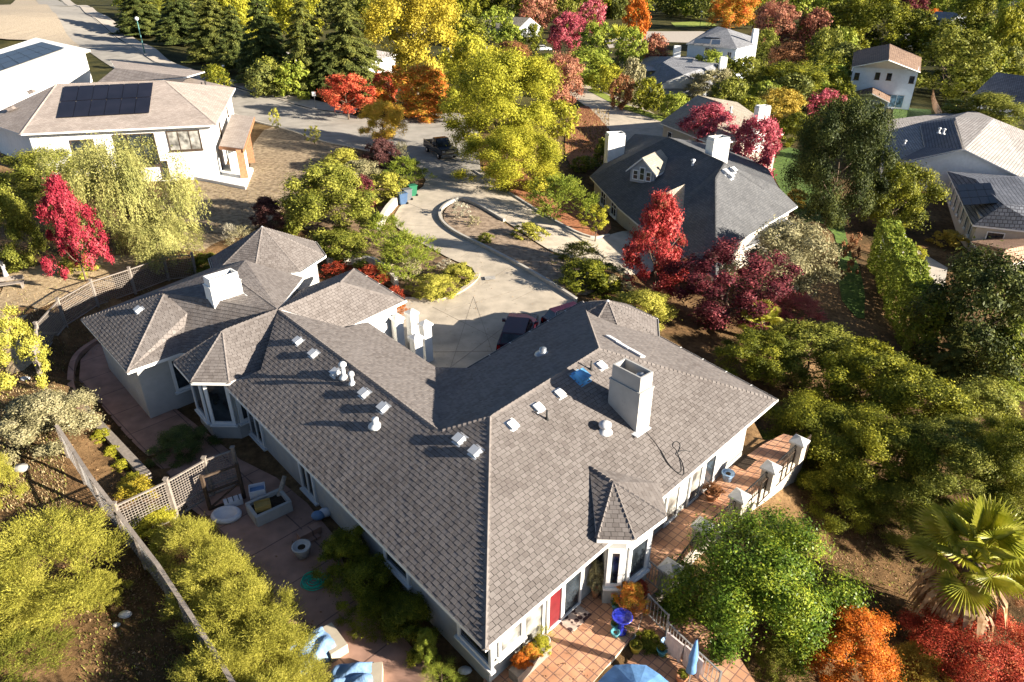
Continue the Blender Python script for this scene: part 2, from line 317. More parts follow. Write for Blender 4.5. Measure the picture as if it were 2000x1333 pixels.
def ground_mat():
    m = bpy.data.materials.new('ground'); m.use_nodes = True; n = m.node_tree.nodes; l = m.node_tree.links
    b = n['Principled BSDF']; b.inputs['Roughness'].default_value = .95; b.inputs['Specular IOR Level'].default_value = .1
    tc = n.new('ShaderNodeTexCoord'); A = n.new('ShaderNodeTexNoise'); A.inputs['Scale'].default_value = .16; A.inputs['Detail'].default_value = 8; A.inputs['Roughness'].default_value = .6
    B = n.new('ShaderNodeTexNoise'); B.inputs['Scale'].default_value = 2.6; B.inputs['Detail'].default_value = 8; B.inputs['Roughness'].default_value = .7
    for q in (A, B): l.new(tc.outputs['Object'], q.inputs['Vector'])
    ra = n.new('ShaderNodeValToRGB'); e = ra.color_ramp.elements; e.new(.5)
    for i, (p, c) in enumerate([(.35,(.055,.045,.022)),(.5,(.15,.095,.05)),(.65,(.26,.18,.10))]): e[i].position = p; e[i].color = (*c, 1)
    rb = n.new('ShaderNodeValToRGB'); e = rb.color_ramp.elements; e[0].position=.3; e[1].position=.72; e[0].color=(.45,.4,.35,1); e[1].color=(1.5,1.35,1.15,1)
    sp = n.new('ShaderNodeSeparateXYZ'); l.new(tc.outputs['Object'], sp.inputs[0]); fr_ = n.new('ShaderNodeMapRange'); fr_.inputs[1].default_value = 85; fr_.inputs[2].default_value = 120; l.new(sp.outputs['Y'], fr_.inputs[0])
    rg = n.new('ShaderNodeValToRGB'); e = rg.color_ramp.elements; e[0].position=.4; e[1].position=.65; e[0].color=(.035,.04,.014,1); e[1].color=(.10,.095,.035,1); l.new(A.outputs['Fac'], rg.inputs[0])
    gm = n.new('ShaderNodeMix'); gm.data_type = 'RGBA'; l.new(fr_.outputs[0], gm.inputs['Factor']); l.new(ra.outputs[0], gm.inputs['A']); l.new(rg.outputs[0], gm.inputs['B'])
    l.new(A.outputs['Fac'], ra.inputs[0]); l.new(B.outputs['Fac'], rb.inputs[0])
    mx = n.new('ShaderNodeMix'); mx.data_type='RGBA'; mx.blend_type='MULTIPLY'; mx.inputs['Factor'].default_value = 1
    l.new(gm.outputs['Result'], mx.inputs['A']); l.new(rb.outputs[0], mx.inputs['B']); l.new(mx.outputs['Result'], b.inputs['Base Color'])
    bp = n.new('ShaderNodeBump'); bp.inputs['Strength'].default_value = .8; bp.inputs['Distance'].default_value = .12; l.new(B.outputs['Fac'], bp.inputs['Height']); l.new(bp.outputs[0], b.inputs['Normal'])
    MATS['ground'] = m
ground_mat()
def build_ground():
    nx, ny = XX.shape; me = bpy.data.meshes.new('ground')
    co = np.stack([XX, YY, ZZ], -1).reshape(-1, 3)
    idx = np.arange(nx*ny).reshape(nx, ny); q = np.stack([idx[:-1,:-1], idx[1:,:-1], idx[1:,1:], idx[:-1,1:]], -1).reshape(-1, 4)
    me.vertices.add(len(co)); me.vertices.foreach_set('co', co.ravel()); me.loops.add(q.size); me.loops.foreach_set('vertex_index', q.ravel())
    me.polygons.add(len(q)); me.polygons.foreach_set('loop_start', np.arange(0, q.size, 4)); me.polygons.foreach_set('loop_total', np.full(len(q), 4))
    me.polygons.foreach_set('use_smooth', np.ones(len(q), bool)); me.materials.append(MATS['ground']); me.update(); me.validate()
    o = bpy.data.objects.new('ground', me); COL.objects.link(o); return tag(o, kind='structure')
build_ground()
def smooth_loop(pts, k=2, closed=True):
    for _ in range(k):
        o = []; n = len(pts)
        for i in range(n if closed else n-1):
            a, b = pts[i], pts[(i+1) % n]
            o += [(a[0]*.75+b[0]*.25, a[1]*.75+b[1]*.25), (a[0]*.25+b[0]*.75, a[1]*.25+b[1]*.75)]
        pts = o if closed else [pts[0]] + o + [pts[-1]]
    return pts
def sheet(name, pix, material, dz=.05, res=1.5, sm=0, world=False, flat=None, lift=False):
    """a paved or planted area that lies on the terrain; outline given as photo points"""
    P = [(p[0], p[1]) for p in pix] if world else [tuple(gnd(*p)[:2]) for p in pix]
    if sm: P = smooth_loop(P, sm)
    bm = bmesh.new(); vs = [bm.verts.new((x, y, 0)) for x, y in P]; f = bm.faces.new(vs)
    if f.normal.z < 0 or (f.normal_update() or f.normal.z) < 0: f.normal_flip()
    xs = [p[0] for p in P]; ys = [p[1] for p in P]
    for ax, lo, hi in ((0, min(xs), max(xs)), (1, min(ys), max(ys))):
        k = lo + res
        while k < hi:
            no = (1,0,0) if ax == 0 else (0,1,0); co = (k,0,0) if ax == 0 else (0,k,0)
            bmesh.ops.bisect_plane(bm, geom=bm.verts[:]+bm.edges[:]+bm.faces[:], plane_co=co, plane_no=no)
            k += res * (1 if k < 130 else 4)
    for v in bm.verts: v.co.z = (zt(v.co.x, v.co.y) if flat is None else max(flat, zt(v.co.x, v.co.y)) if lift else flat) + dz
    bmesh.ops.triangulate(bm, faces=bm.faces[:])
    bmesh.ops.recalc_face_normals(bm, faces=bm.faces[:])
    for f in bm.faces:
        if f.normal.z < 0: f.normal_flip()
    me = bpy.data.meshes.new(name); bm.to_mesh(me); bm.free(); me.materials.append(MATS[material])
    o = bpy.data.objects.new(name, me); COL.objects.link(o); return tag(o, kind='structure')
def strip(name, pix, w, h, material, base=.0, world=False, sm=2, side=0, kind='structure'):
    """a kerb or low edge that follows the ground"""
    P = [(p[0], p[1]) for p in pix] if world else [tuple(gnd(*p)[:2]) for p in pix]
    if sm: P = smooth_loop(P, sm, False)
    q = []
    for a, b in zip(P, P[1:]):
        L = math.hypot(b[0]-a[0], b[1]-a[1]); k = max(1, int(L/1.5)); q += [(a[0]+(b[0]-a[0])*i/k, a[1]+(b[1]-a[1])*i/k) for i in range(k)]
    P = q + [P[-1]]; m = MB(); vs = []
    for i, p in enumerate(P):
        a, b = P[max(i-1,0)], P[min(i+1,len(P)-1)]; d = Vector((b[0]-a[0], b[1]-a[1])).normalized(); nn = Vector((-d.y, d.x)); z = zt(*p)
        for s_, zz in ((-w/2, z-.15), (-w/2, z+base+h), (w/2, z+base+h), (w/2, z-.15)): vs.append((p[0]+nn.x*(s_+side), p[1]+nn.y*(s_+side), zz))
    fs = [(i*4+j, i*4+(j+1)%4, (i+1)*4+(j+1)%4, (i+1)*4+j) for i in range(len(P)-1) for j in range(4)] + [(0,1,2,3), tuple(range(len(vs)-4, len(vs)))[::-1]]
    m.add(vs, fs); o = m.build(name, material); 
    if kind: tag(o, kind=kind)
    return o

mat('gravel', (.40,.31,.21), .95, .3, 5, bump=.8, bscale=14, col2=(.55,.45,.33), detail=9)
sheet('gravel_bank', [(-60,40),(40,-20),(62,-12),(118,52),(165,98),(140,100),(70,82),(0,80),(-40,70)], 'gravel', .35, 3, 1)
# roads, driveways, paths, planted ground
sheet('hillside_straw', [(300,450),(330,330),(480,370),(500,260),(560,240),(700,285),(640,330),(560,400),(520,440),(430,470),(380,500)], 'straw', .03, 2, 1)
sheet('bark_bed', [(0,545),(60,520),(200,500),(330,500),(200,570),(110,640),(60,720),(0,740)], 'chips', .03, 2, 1)
sheet('road', [(60,-20),(114,-4),(171,31),(237,81),(285,113),(371,151),(462,174),(551,200),(611,217),(690,228),(770,236),(840,224),(905,222),(935,245),(935,300),(940,345),(880,360),(830,335),(770,305),(700,290),(620,275),(560,252),(500,238),(380,190),(250,150),(160,95),(110,45)], 'asphalt', .09, 2, 1)
sheet('driveway', [(805,300),(880,300),(940,330),(1000,380),(1080,432),(1150,468),(1200,460),(1250,452),(1330,500),(1250,545),(1170,522),(1090,500),(1040,470),(985,432),(905,386),(875,398),(860,425),(880,452),(940,482),(1000,512),(1060,547),(1120,588),(1200,640),(1100,740),(860,760),(780,700),(700,640),(780,585),(836,588),(879,582),(916,560),(934,541),(925,525),(880,508),(845,488),(800,465),(768,440),(772,415),(800,385),(835,360),(822,335)], 'concrete', .07, 1.5, 1)
sheet('pavement', [(114,-6),(130,-6),(190,25),(255,70),(330,120),(400,148),(480,163),(560,185),(640,205),(700,215),(690,227),(611,216),(551,199),(462,173),(371,150),(285,112),(237,80),(171,30)], 'pavement', .24, 2)
strip('road_kerb', [(114,-4),(171,31),(237,81),(285,113),(371,151),(462,174),(551,200),(611,217),(690,228)], .22, .17, 'kerb', sm=1)
strip('road_kerb', [(250,150),(380,190),(500,239),(560,253),(620,276),(700,291),(770,306)], .25, .17, 'kerb', sm=1)
sheet('island_bed', [(862,425),(878,402),(905,392),(985,438),(1040,474),(1090,504),(1170,526),(1190,560),(1130,588),(1060,545),(1000,510),(940,480),(885,450)], 'mulch_tan', .09, 1.5, 1)
strip('island_kerb', [(985,434),(905,388),(878,398),(860,412),(858,430),(880,453),(940,483),(1000,513),(1060,548),(1125,590)], .22, .3, 'kerb', sm=2)
strip('driveway_kerb', [(925,335),(1000,383),(1080,434),(1150,470),(1190,462)], .2, .22, 'kerb', sm=2)
strip('bed_kerb', [(780,586),(836,589),(879,583),(916,561),(935,541),(926,525)], .35, .16, 'concrete', sm=2)
sheet('planting_bed', [(770,570),(836,586),(879,580),(914,558),(931,541),(922,527),(880,510),(840,490),(790,468),(760,440),(765,410),(790,385),(825,355),(800,320),(740,310),(640,340),(560,430),(640,470),(640,530),(700,520)], 'mulch', .06, 1.5, 1)
sheet('side_road', [(1040,145),(1060,130),(1140,165),(1300,230),(1330,280),(1220,300),(1180,245),(1145,205)], 'concrete', .06, 2, 1)
sheet('grass_strip', [(1148,178),(1160,172),(1220,205),(1300,232),(1295,240),(1215,214)], 'gold_grass', .1, 2)
sheet('red_slope', [(1100,300),(1110,235),(1140,200),(1180,240),(1200,285),(1180,320),(1120,335)], 'redmulch', .1, 2, 1)
sheet('red_mulch_bed', [(985,375),(930,330),(985,300),(1060,330),(1120,360),(1190,420),(1195,460),(1150,466),(1080,428)], 'redmulch', .06, 2, 1)
sheet('far_road', [(1180,78),(1260,62),(1370,62),(1480,75),(1480,95),(1370,85),(1270,82),(1190,95)], 'pavement', .1, 4)
sheet('far_lawn', [(1310,45),(1390,42),(1400,52),(1320,54)], 'gold_grass', .1, 4)
sheet('back_lawn', [(1630,570),(1640,470),(1600,430),(1560,440),(1500,330),(1530,285),(1580,300),(1640,400),(1690,560),(1690,640)], 'lawn', .05, 2, 1)
sheet('side_lawn', [(1745,212),(1817,215),(1822,238),(1742,238)], 'lawn', .1, 2)
# ================================================================ buildings
shinglecover('shingle_main', [(.122,.101,.090), (.160,.137,.124), (.198,.172,.157)])
mat('roof_felt', (.025,.02,.018), .95, .1, 4)
shingle('shingle_dark', (.10,.10,.103), (.135,.133,.134), (.06,.06,.062), .3, .2, .012, .5)
shingle('shingle_beige', (.33,.27,.23), (.43,.36,.31), (.22,.18,.16), .3, .2, .012, .5)
shingle('shingle_tan', (.30,.26,.20), (.38,.33,.26), (.18,.15,.12), .3, .2, .012, .5)
shingle('shingle_grey', (.20,.20,.21), (.29,.29,.30), (.12,.12,.13), .5, .3, .02, .6)
shingle('shingle_brown', (.20,.125,.085), (.30,.20,.14), (.10,.06,.04), .6, .38, .03, .8)
shingle('tile_grey', (.36,.32,.29), (.44,.40,.37), (.17,.155,.15), 1.2, .36, .05, .9)
shingle('tile_blue', (.13,.14,.165), (.19,.20,.23), (.06,.06,.075), .42, .36, .05, .9)
shingle('tile_clay', (.42,.26,.17), (.52,.33,.22), (.22,.12,.08), .35, .4, .04, 1)
mat('fascia', (.78,.76,.72), .5, .05, 3)
mat('stucco_grey', (.44,.43,.40), .9, .06, 3, stain=.12, bump=.15, bscale=60)
mat('stucco_white', (.86,.84,.79), .9, .05, 3, stain=.08, bump=.15, bscale=60)
mat('stucco_tan', (.50,.44,.36), .9, .06, 3, bump=.15, bscale=60)
mat('siding_blue', (.74,.80,.86), .8, .05, 2)
mat('siding_grey', (.40,.41,.43), .8, .05, 2)
mat('trim_white', (.80,.79,.76), .45, .04, 3)
mat('gutter_dark', (.05,.042,.038), .6, .2, 4)
mat('metal_white', (.62,.62,.62), .4, .05, 6)
mat('metal_grey', (.38,.39,.40), .35, .15, 6, metal=.7)
mat('pipe_black', (.02,.02,.02), .5, .2, 6)
mat('wood', (.28,.15,.075), .7, .25, 5, bump=.3)
mat('wood_red', (.36,.17,.085), .7, .2, 5, bump=.3)
mat('wood_pale', (.25,.21,.175), .75, .2, 7, bump=.3)
mat('wood_dark', (.075,.05,.033), .75, .25, 7, bump=.3)
mat('solar', (.012,.011,.016), .35, .3, .6, spec=.25)
mat('solar_line', (.30,.28,.28), .5, .1, 3)
mat('chim_stucco', (.40,.385,.36), .85, .05, 2.5, stain=.2, bump=.1, bscale=40)
mat('dark_inside', (.012,.011,.010), .9, .2, 3)
glass('pane'); glass('pane_grey', (.20,.19,.17), .15); glass('pane_blue', (.07,.12,.16)); glass('skylight_blue', (.10,.28,.55), .12)
mat('door_red', (.15,.014,.018), .45, .15, 4)
mat('tan_panel', (.47,.40,.30), .6, .1, 4)

def fan(f, v):
    from mathutils.geometry import tessellate_polygon
    r = []
    for a, b, c in tessellate_polygon([[Vector((v[i][0], v[i][1], 0)) for i in f]]):
        A, B, C_ = [Vector(v[f[i]]) for i in (a, b, c)]
        r.append((f[a], f[b], f[c]) if (B-A).cross(C_-A).z > 0 else (f[a], f[c], f[b]))
    return r
def shell(name, pts, facets, parent, mats=('shingle_main', 'fascia'), th=.16, label=None):
    """a roof skin of real thickness with fascia boards round its free edges"""
    m = MB(); keys = list(pts); ix = {k: i for i, k in enumerate(keys)}; n = len(keys)
    F = []
    for f in facets:
        p = [Vector(pts[k]) for k in f]; nn = Vector((0,0,0))
        for i in range(len(p)): nn += p[i].cross(p[(i+1) % len(p)])
        F.append([ix[k] for k in (f if nn.z > 0 else f[::-1])])
    m.v = [tuple(pts[k]) for k in keys] + [(pts[k][0], pts[k][1], pts[k][2]-th) for k in keys]
    ed = {}; m.fn = []; covered = mats[0] == 'shingle_main'; cover = []
    if covered: mats = (*mats, 'roof_felt')
    for f in F:
        nn = Vector((0,0,0))
        for i in range(len(f)): nn += Vector(m.v[f[i]]).cross(Vector(m.v[f[(i+1) % len(f)]]))
        nn.normalize()
        tri = [f] if len(f) == 3 else [list(q) for q in fan(f, m.v)]
        for q in tri:
            m.f.append(q); m.mi.append(2 if covered else 0); m.sm.append(False); m.fn.append(nn)
            if covered: cover.append((nn, q))
            m.f.append([i+n for i in q[::-1]]); m.mi.append(1); m.sm.append(False); m.fn.append(None)
        for a, b in zip(f, f[1:]+f[:1]): ed[(a, b)] = 1
    for a, b in ed:
        if (b, a) not in ed: m.f.append([a, a+n, b+n, b]); m.mi.append(1); m.sm.append(False); m.fn.append(None)
    for nn, q in cover: lay_shingles(m, nn, [Vector(m.v[i]) for i in q])
    return m.build(name, mats, parent, label, uv=True)
def lay_shingles(m, nn, tri, w=.225, rh=.165):
    """every shingle is a thin chip, thicker at its lower edge, trimmed where the roof face ends"""
    h = Vector((-nn.y, nn.x, 0)).normalized(); v_ = nn.cross(h)
    if v_.z < 0: v_ = -v_
    T2 = [(p.dot(h), p.dot(v_)) for p in tri]; (x0,y0),(x1,y1),(x2,y2) = T2; D_ = (x1-x0)*(y2-y0)-(x2-x0)*(y1-y0)
    if abs(D_) < 1e-4: return
    if D_ < 0: T2 = [T2[0],T2[2],T2[1]]; tri = [tri[0],tri[2],tri[1]]; (x0,y0),(x1,y1),(x2,y2) = T2; D_ = -D_
    def P3(x, y, d): b = ((x-x0)*(y2-y0)-(x2-x0)*(y-y0))/D_; c = ((x1-x0)*(y-y0)-(x-x0)*(y1-y0))/D_; return tri[0] + (tri[1]-tri[0])*b + (tri[2]-tri[0])*c + nn*d
    ulo, uhi, vlo, vhi = min(p[0] for p in T2), max(p[0] for p in T2), min(p[1] for p in T2), max(p[1] for p in T2)
    for r in range(int(math.floor(vlo/rh)), int(math.ceil(vhi/rh))):
        off = (r % 2)*w*.5 + (r*37 % 11)*.008; va, vb = r*rh, (r+1)*rh
        for k in range(int(math.floor((ulo-off)/w))-1, int(math.ceil((uhi-off)/w))+1):
            g = ((k*7349 + r*9151) % 997)/997; j = (g-.5)*.024; ua, ub = off+k*w+.006+j*.4, off+(k+1)*w-.007+j*.3
            pl = [(ua,va+.008-j*.4),(ub,va+.008-j*.4),(ub,vb-.006),(ua,vb-.006)]
            for i in range(3):
                (ax,ay),(bx,by) = T2[i], T2[(i+1)%3]; o = []
                for e in range(len(pl)):
                    p, q = pl[e], pl[(e+1)%len(pl)]; sp = (bx-ax)*(p[1]-ay)-(by-ay)*(p[0]-ax); sq = (bx-ax)*(q[1]-ay)-(by-ay)*(q[0]-ax)
                    if sp >= 0: o.append(p)
                    if sp*sq < 0: t_ = sp/(sp-sq); o.append((p[0]+(q[0]-p[0])*t_, p[1]+(q[1]-p[1])*t_))
                pl = o
                if len(pl) < 3: break
            if len(pl) < 3: continue
            n = len(pl); th = .015 + .009*(((k*131+r*577) % 89)/89)
            vs = [P3(x, y, .004 + th*(1-.32*(y-va)/rh)) for x, y in pl] + [P3(x, y, .001) for x, y in pl]
            fs = [tuple(range(n))] + [(i, n+i, n+(i+1)%n, (i+1)%n) for i in range(n)]
            o = len(m.v); m.v += [tuple(p) for p in vs]
            for f in fs: m.f.append([i+o for i in f]); m.mi.append(0); m.sm.append(False); m.fn.append(None)
def caps(pairs, parent, material='shingle_main', w=.22):
    """ridge caps: one overlapping piece after another along hips and ridges"""
    rnd = random.Random(3)
    for a, b in pairs:
        m = MB(); a, b = Vector(a), Vector(b); d = (b-a); L = d.length; d.normalize(); k = int(L/.2); s = d.cross(Vector((0,0,1))).normalized()
        for i in range(k):
            p = a + d*(i*.2); q = a + d*(i*.2+.24); j = rnd.uniform(-.012,.012); u = Vector((0,0,.035)); e = Vector((0,0,-.05))
            m.add([p+u+e*.2, p-s*w/2+e, q-s*w/2+e+u*.8, q+u*2, q+s*w/2+e+u*.8, p+s*w/2+e], [(0,1,2,3),(0,3,4,5),(1,0,5),(2,4,3)])
        m.build('ridge_cap', material, parent, uv=True)
def gutter(a, b, parent, z=None, dark='gutter_dark'):
    a, b = Vector(a), Vector(b); m = MB(); d = (b-a).normalized(); o = d.cross(Vector((0,0,1))); dz = Vector((0,0,-.07))
    m.bar(a+dz+o*.07, b+dz+o*.07, .12, .13); m.m = 1; m.bar(a+dz+o*.07+Vector((0,0,.067)), b+dz+o*.07+Vector((0,0,.067)), .085, .012)
    L = (b-a).length; m.m = 0; k = max(1, int(L/1.4))
    for i in range(1, k): p = a+d*(L*i/k)+dz+Vector((0,0,.075)); m.bar(p-o*.02, p+o*.13, .035, .02)
    return m.build('gutter', ['fascia', dark], parent)
def wall(name, loop, z0, z1, material, parent):
    m = MB(); m.prism([tuple(p[:2]) for p in loop], z0, z1); return m.build(name, material, parent)
def window(parent, a, b, p, w, h, kind='window', frame='trim_white', pane='pane', mull=(1,1), fw=.09, sill=True, arch=False, out=None):
    """p: bottom centre on the wall that runs from a to b (outside on the right hand when walking a->b reversed if out given)"""
    d = Vector((b[0]-a[0], b[1]-a[1], 0)).normalized(); n = Vector((d.y, -d.x, 0))
    if out is not None and n.dot(Vector((out[0], out[1], 0))) < 0: n = -n
    p = Vector(p); up = Vector((0,0,1)); m = MB(); M = Matrix((d, n, up)).transposed()
    def bx(cx, cz, sx, sz, dy, sy): m.box(p + d*cx + up*cz + n*dy, (sx, sy, sz), M=M)
    bx(0, h-fw/2, w, fw, .03, .10); bx(0, fw/2, w, fw, .03, .10)
    for s in (-1, 1): bx(s*(w/2-fw/2), h/2, fw, h-2*fw, .03, .10)
    for i in range(1, mull[0]): bx(-w/2+w*i/mull[0], h/2, fw*.6, h-2*fw, .028, .08)
    for j in range(1, mull[1]): bx(0, h*j/mull[1], w-2*fw, fw*.5, .026, .07)
    if sill: bx(0, -.05, w+.16, .09, .06, .2)
    f = m.build(kind, frame, parent)
    g = MB(); g.box(p + up*h/2 + n*.012, (w-fw, .03, h-fw), M=M); g.build('pane', pane, f)
    return f
def roof_vent(p, n, up, parent, s=.34, flange=True, material='metal_white', low=False):
    """square box vent with its flashing, leaning with the roof"""
    m = MB(); n = n.normalized(); x = up.cross(n).normalized(); y = n.cross(x); M = Matrix((x, y, n)).transposed()
    m.box(p + n*.012, (s*1.35, s*1.5, .02), M=M)
    q = [(-.5,-.5,.02),(.5,-.5,.02),(.5,.5,.02),(-.5,.5,.02),(-.5,-.55,.5),(.5,-.55,.5),(.45,.35,.42),(-.45,.35,.42)]
    hh = .55 if low else 1.05
    m.add([p + x*a*s + y*b*s + n*c*s*hh for a, b, c in q], [(3,2,1,0),(4,5,6,7),(0,1,5,4),(1,2,6,5),(2,3,7,6),(3,0,4,7)])
    m.box(p + n*s*(.3 if low else .56) - y*s*.08, (s*1.06, s*1.0, .035), M=M)
    return m.build('roof_vent', material, parent)
def pipe_vent(p, h, r, parent, cap=True, material='metal_white', name='vent_pipe'):
    m = MB(); m.smooth = True
    m.lathe(p, [(r*2.4,-.03),(r*2.2,.03),(r*1.15,.12),(r,.14),(r,h)], 12)
    if cap: m.lathe(p, [(r*.6,h),(r*1.9,h+.03),(r*1.9,h+.13),(r*1.2,h+.2),(.001,h+.22)], 12)
    return m.build(name, material, parent)

mh = thing('main_house', at(800, 800, 0), 'large grey shingled house with two angled wings in the middle', 'house')
EZ = 3.2
P = dict(A=at(948,1268,EZ), B=at(1517,782,EZ), T=at(1287,658,EZ), K=at(1138,590,EZ), J1=at(915,720,EZ), I1=at(850,718,EZ),
         r1=at(957,815,5.5), r2=at(1170,682,5.5), q1=at(858,843,4.75), q2=at(543,606,4.75), Wd=at(455,541,4.75), L=at(440,755,EZ),
         Vb=at(510,723,3.42), b1=at(434,647,4.72), V=at(675,641,3.55), I2=at(718,630,EZ))
def fit(k, x, y, a, b, c):
    n = (P[b]-P[a]).cross(P[c]-P[a]); P[k] = on_plane(x, y, P[a], n)
fit('q1',858,843,'A','L','r1'); fit('q2',543,606,'A','L','r1'); fit('Wd',455,541,'A','L','r1'); fit('r2',1170,682,'A','B','r1'); fit('Vb',510,723,'A','L','r1')
fit('K',1138,590,'B','T','r2'); fit('J1',915,720,'r1','r2','K'); fit('V',675,641,'q1','q2','I1'); fit('I2',718,630,'q1','q2','I1')
# --- right wing
sh1 = shell('roof', dict((k, P[k]) for k in 'A B T K J1 I1 r1 r2 q1'.split()),
      [['A','B','r2','r1'], ['B','T','K','r2'], ['K','J1','r1','r2'], ['J1','I1','q1','r1']], mh)
# --- left wing
X1 = at(592, 543, 3.3); W2 = at(479, 509, 4.7)
sh2 = shell('roof', dict(A=P['A'], r1=P['r1'], q1=P['q1'], q2=P['q2'], Vb=P['Vb'], L=P['L'], b1=P['b1']-Vector((0,0,.5)), V=P['V'], I2=P['I2'], I1=P['I1'], X=X1, W2=W2, Wd=P['Wd'], U=at(700,650,3.35)),
      [['A','r1','q1','q2','Vb','L'], ['q1','I1','I2','V','q2'], ['q2','X','W2','Wd']], mh)
# --- far-left hipped wing
s1 = at(321,573,4.9); s2 = at(366,612,4.25); s3 = at(362,637,3.75); Mv = at(352,690,EZ); Cc = at(158,624,EZ); Ff = at(248,727,EZ)
b2 = at(432,650,3.75); bk = at(413,524,EZ)
sh3 = shell('roof', dict(C=Cc, F=Ff, s1=s1, s2=s2, s3=s3, M=Mv, W=P['Wd'], q=P['q2'], b2=b2, bk=bk, W2=W2, b3=at(430,690,EZ)),
      [['C','F','s1'], ['F','M','s3','s2','s1'], ['s1','s2','s3','b2','q','W'], ['C','s1','W','W2','bk'], ['s3','M','b3','b2']], mh)
# --- entry pavilion
e1 = at(665,552,4.75)
sh4 = shell('entry_roof', dict(q=P['q2']+Vector((.05,.05,.03)), e=e1, E2=at(791,588,EZ), E3=at(691,526,EZ), E4=at(572,573,EZ), V=at(673,643,EZ+.1)),
      [['q','e','E2','V'], ['e','E3','E2'], ['q','E4','E3','e']], mh)
# --- octagonal turrets
def turret(c, r, ze, za, rot, parent, name, skip=()):
    pts = dict(ap=Vector((c[0], c[1], za))); fs = []
    for i in range(8):
        a = rot + math.pi/4*i; pts['o%d' % i] = Vector((c[0]+r*math.cos(a), c[1]+r*math.sin(a), ze))
    for i in range(8):
        if i not in skip: fs.append(['ap', 'o%d' % i, 'o%d' % ((i+1) % 8)])
    o = shell(name, pts, fs, parent); m = MB(); m.lathe((c[0], c[1], za-.12), [(.3,-.06),(.14,.06),(.05,.16),(.001,.2)], 8); m.build('roof_finial', 'metal_white', o)
    gs = [gutter(pts['o%d' % i], pts['o%d' % ((i+1) % 8)], parent) for i in range(8) if i not in skip]
    caps([(pts['o%d' % i], pts['ap']) for i in range(8)], parent)
    return pts
c_bt = at(512,444,5.4); tb = turret(c_bt, 3.6, 3.4, 5.4, R(4), mh, 'turret_roof')
c_t2 = at(1187,588,4.6); t2 = turret(c_t2, 2.85, 3.22, 4.6, R(-31), mh, 'turret_roof')
# left bay: ridge from the crossing, three hip faces
bz = 3.42; bp = dict(q=P['q2']+Vector((-.03,.0,.02)), b=P['b1'], o0=at(338,708,bz), o1=at(372,747,bz), o2=at(447,748,bz), o3=at(511,722,bz))
bp['o9'] = bp['o0'] + Vector((1.5, 1.75, 0))
shell('bay_roof', bp, [['b','o0','o1'], ['b','o1','o2'], ['q','b','o2','o3'], ['q','o9','o0','b']], mh)
# right bay
zz = 4.13; rb = dict(t=at(1151,911,zz), p=at(1198,942,zz), o0=at(1166,1054,3.5), o1=at(1240,1056,3.5), o2=at(1303,1009,3.5), o3=at(1287,945,3.5)); _n = (P['B']-P['A']).cross(P['r1']-P['A']); rb['t'] = on_plane(1151,911,P['A'],_n); rb['p'] = at(1198,942,rb['t'].z+.02); _h = on_plane(1166,1054,P['A'],_n).z; rb['o0'] = at(1166,1054,max(3.5,_h+.1)); rb['o3'] = at(1287,945,max(3.5, on_plane(1287,945,P['A'],_n).z+.05))
shell('bay_roof', rb, [['t','o0','p'], ['p','o0','o1'], ['p','o1','o2'], ['t','p','o2','o3']], mh)
caps([(P['A'],P['r1']),(P['r1'],P['r2']),(P['B'],P['r2']),(P['r1'],P['q1']),(P['q1'],P['q2']),(P['q2'],P['Wd']),(P['r2'],P['K'])], mh)
caps([(Ff,s1),(Cc,s1),(bp['o1'],bp['b']),(bp['o0'],bp['b']),(bp['o2'],bp['b']),(bp['b'],bp['q'])], mh)
caps([(P['q2'],e1),(e1,at(791,588,EZ)),(e1,at(691,526,EZ)),(rb['t'],rb['p']),(rb['p'],rb['o0']),(rb['p'],rb['o1']),(rb['p'],rb['o2'])], mh)
for a, b in (('A','L'),('J1','K'),('I1','J1'),('I2','I1'),('T','B')): gutter(P[a], P[b], mh) if a not in ('J1','T') else gutter(P[b], P[a], mh)
# eave B-A is cut by the bay
dAB = (P['B']-P['A']); gutter(P['B'], P['A']+dAB*.615, mh); gutter(P['A']+dAB*.385, P['A'], mh)
gutter(Ff, Cc, mh); gutter(Mv, Ff, mh)
for a, b in (('o3','o2'),('o2','o1'),('o1','o0'),('o0','o9')): gutter(bp[a], bp[b], mh)
for a, b in (('o3','o2'),('o2','o1'),('o1','o0')): gutter(rb[a], rb[b], mh)
gutter(at(673,643,EZ), at(791,588,EZ), mh) if False else gutter(at(791,588,EZ), at(691,526,EZ), mh)
gutter(at(791,588,EZ), at(675,641,EZ), mh)
# --- walls
loopR = [P[k] for k in ('A','B','T','K','J1','I1')]
iR = inset([P['A'],P['B'],P['T'],P['K'],P['J1'],P['I1'],P['I2']+Vector((-1.2,1.0,0)),P['q2'],P['L']], .8)
wall('wall', iR, -.3, EZ+.04, 'stucco_grey', mh)
iF = inset([Cc, Ff, Mv, P['L'], P['q2'], W2, bk], .5); wall('wall', iF, -.3, EZ+.04, 'stucco_grey', mh)
iE = inset([P['q2'], at(675,641,EZ), at(791,588,EZ), at(691,526,EZ), at(572,573,EZ)], .4); wall('entry_wall', iE, -.3, EZ+.02, 'stucco_white', mh)
def oct(c, r, rot): return [(c[0]+r*math.cos(rot+math.pi/4*i), c[1]+r*math.sin(rot+math.pi/4*i)) for i in range(8)]
wall('turret_wall', oct(c_bt, 3.05, R(4)), -.3, 3.42, 'stucco_grey', mh); wall('turret_wall', oct(c_t2, 2.35, R(-31)), -.3, 3.24, 'stucco_grey', mh)
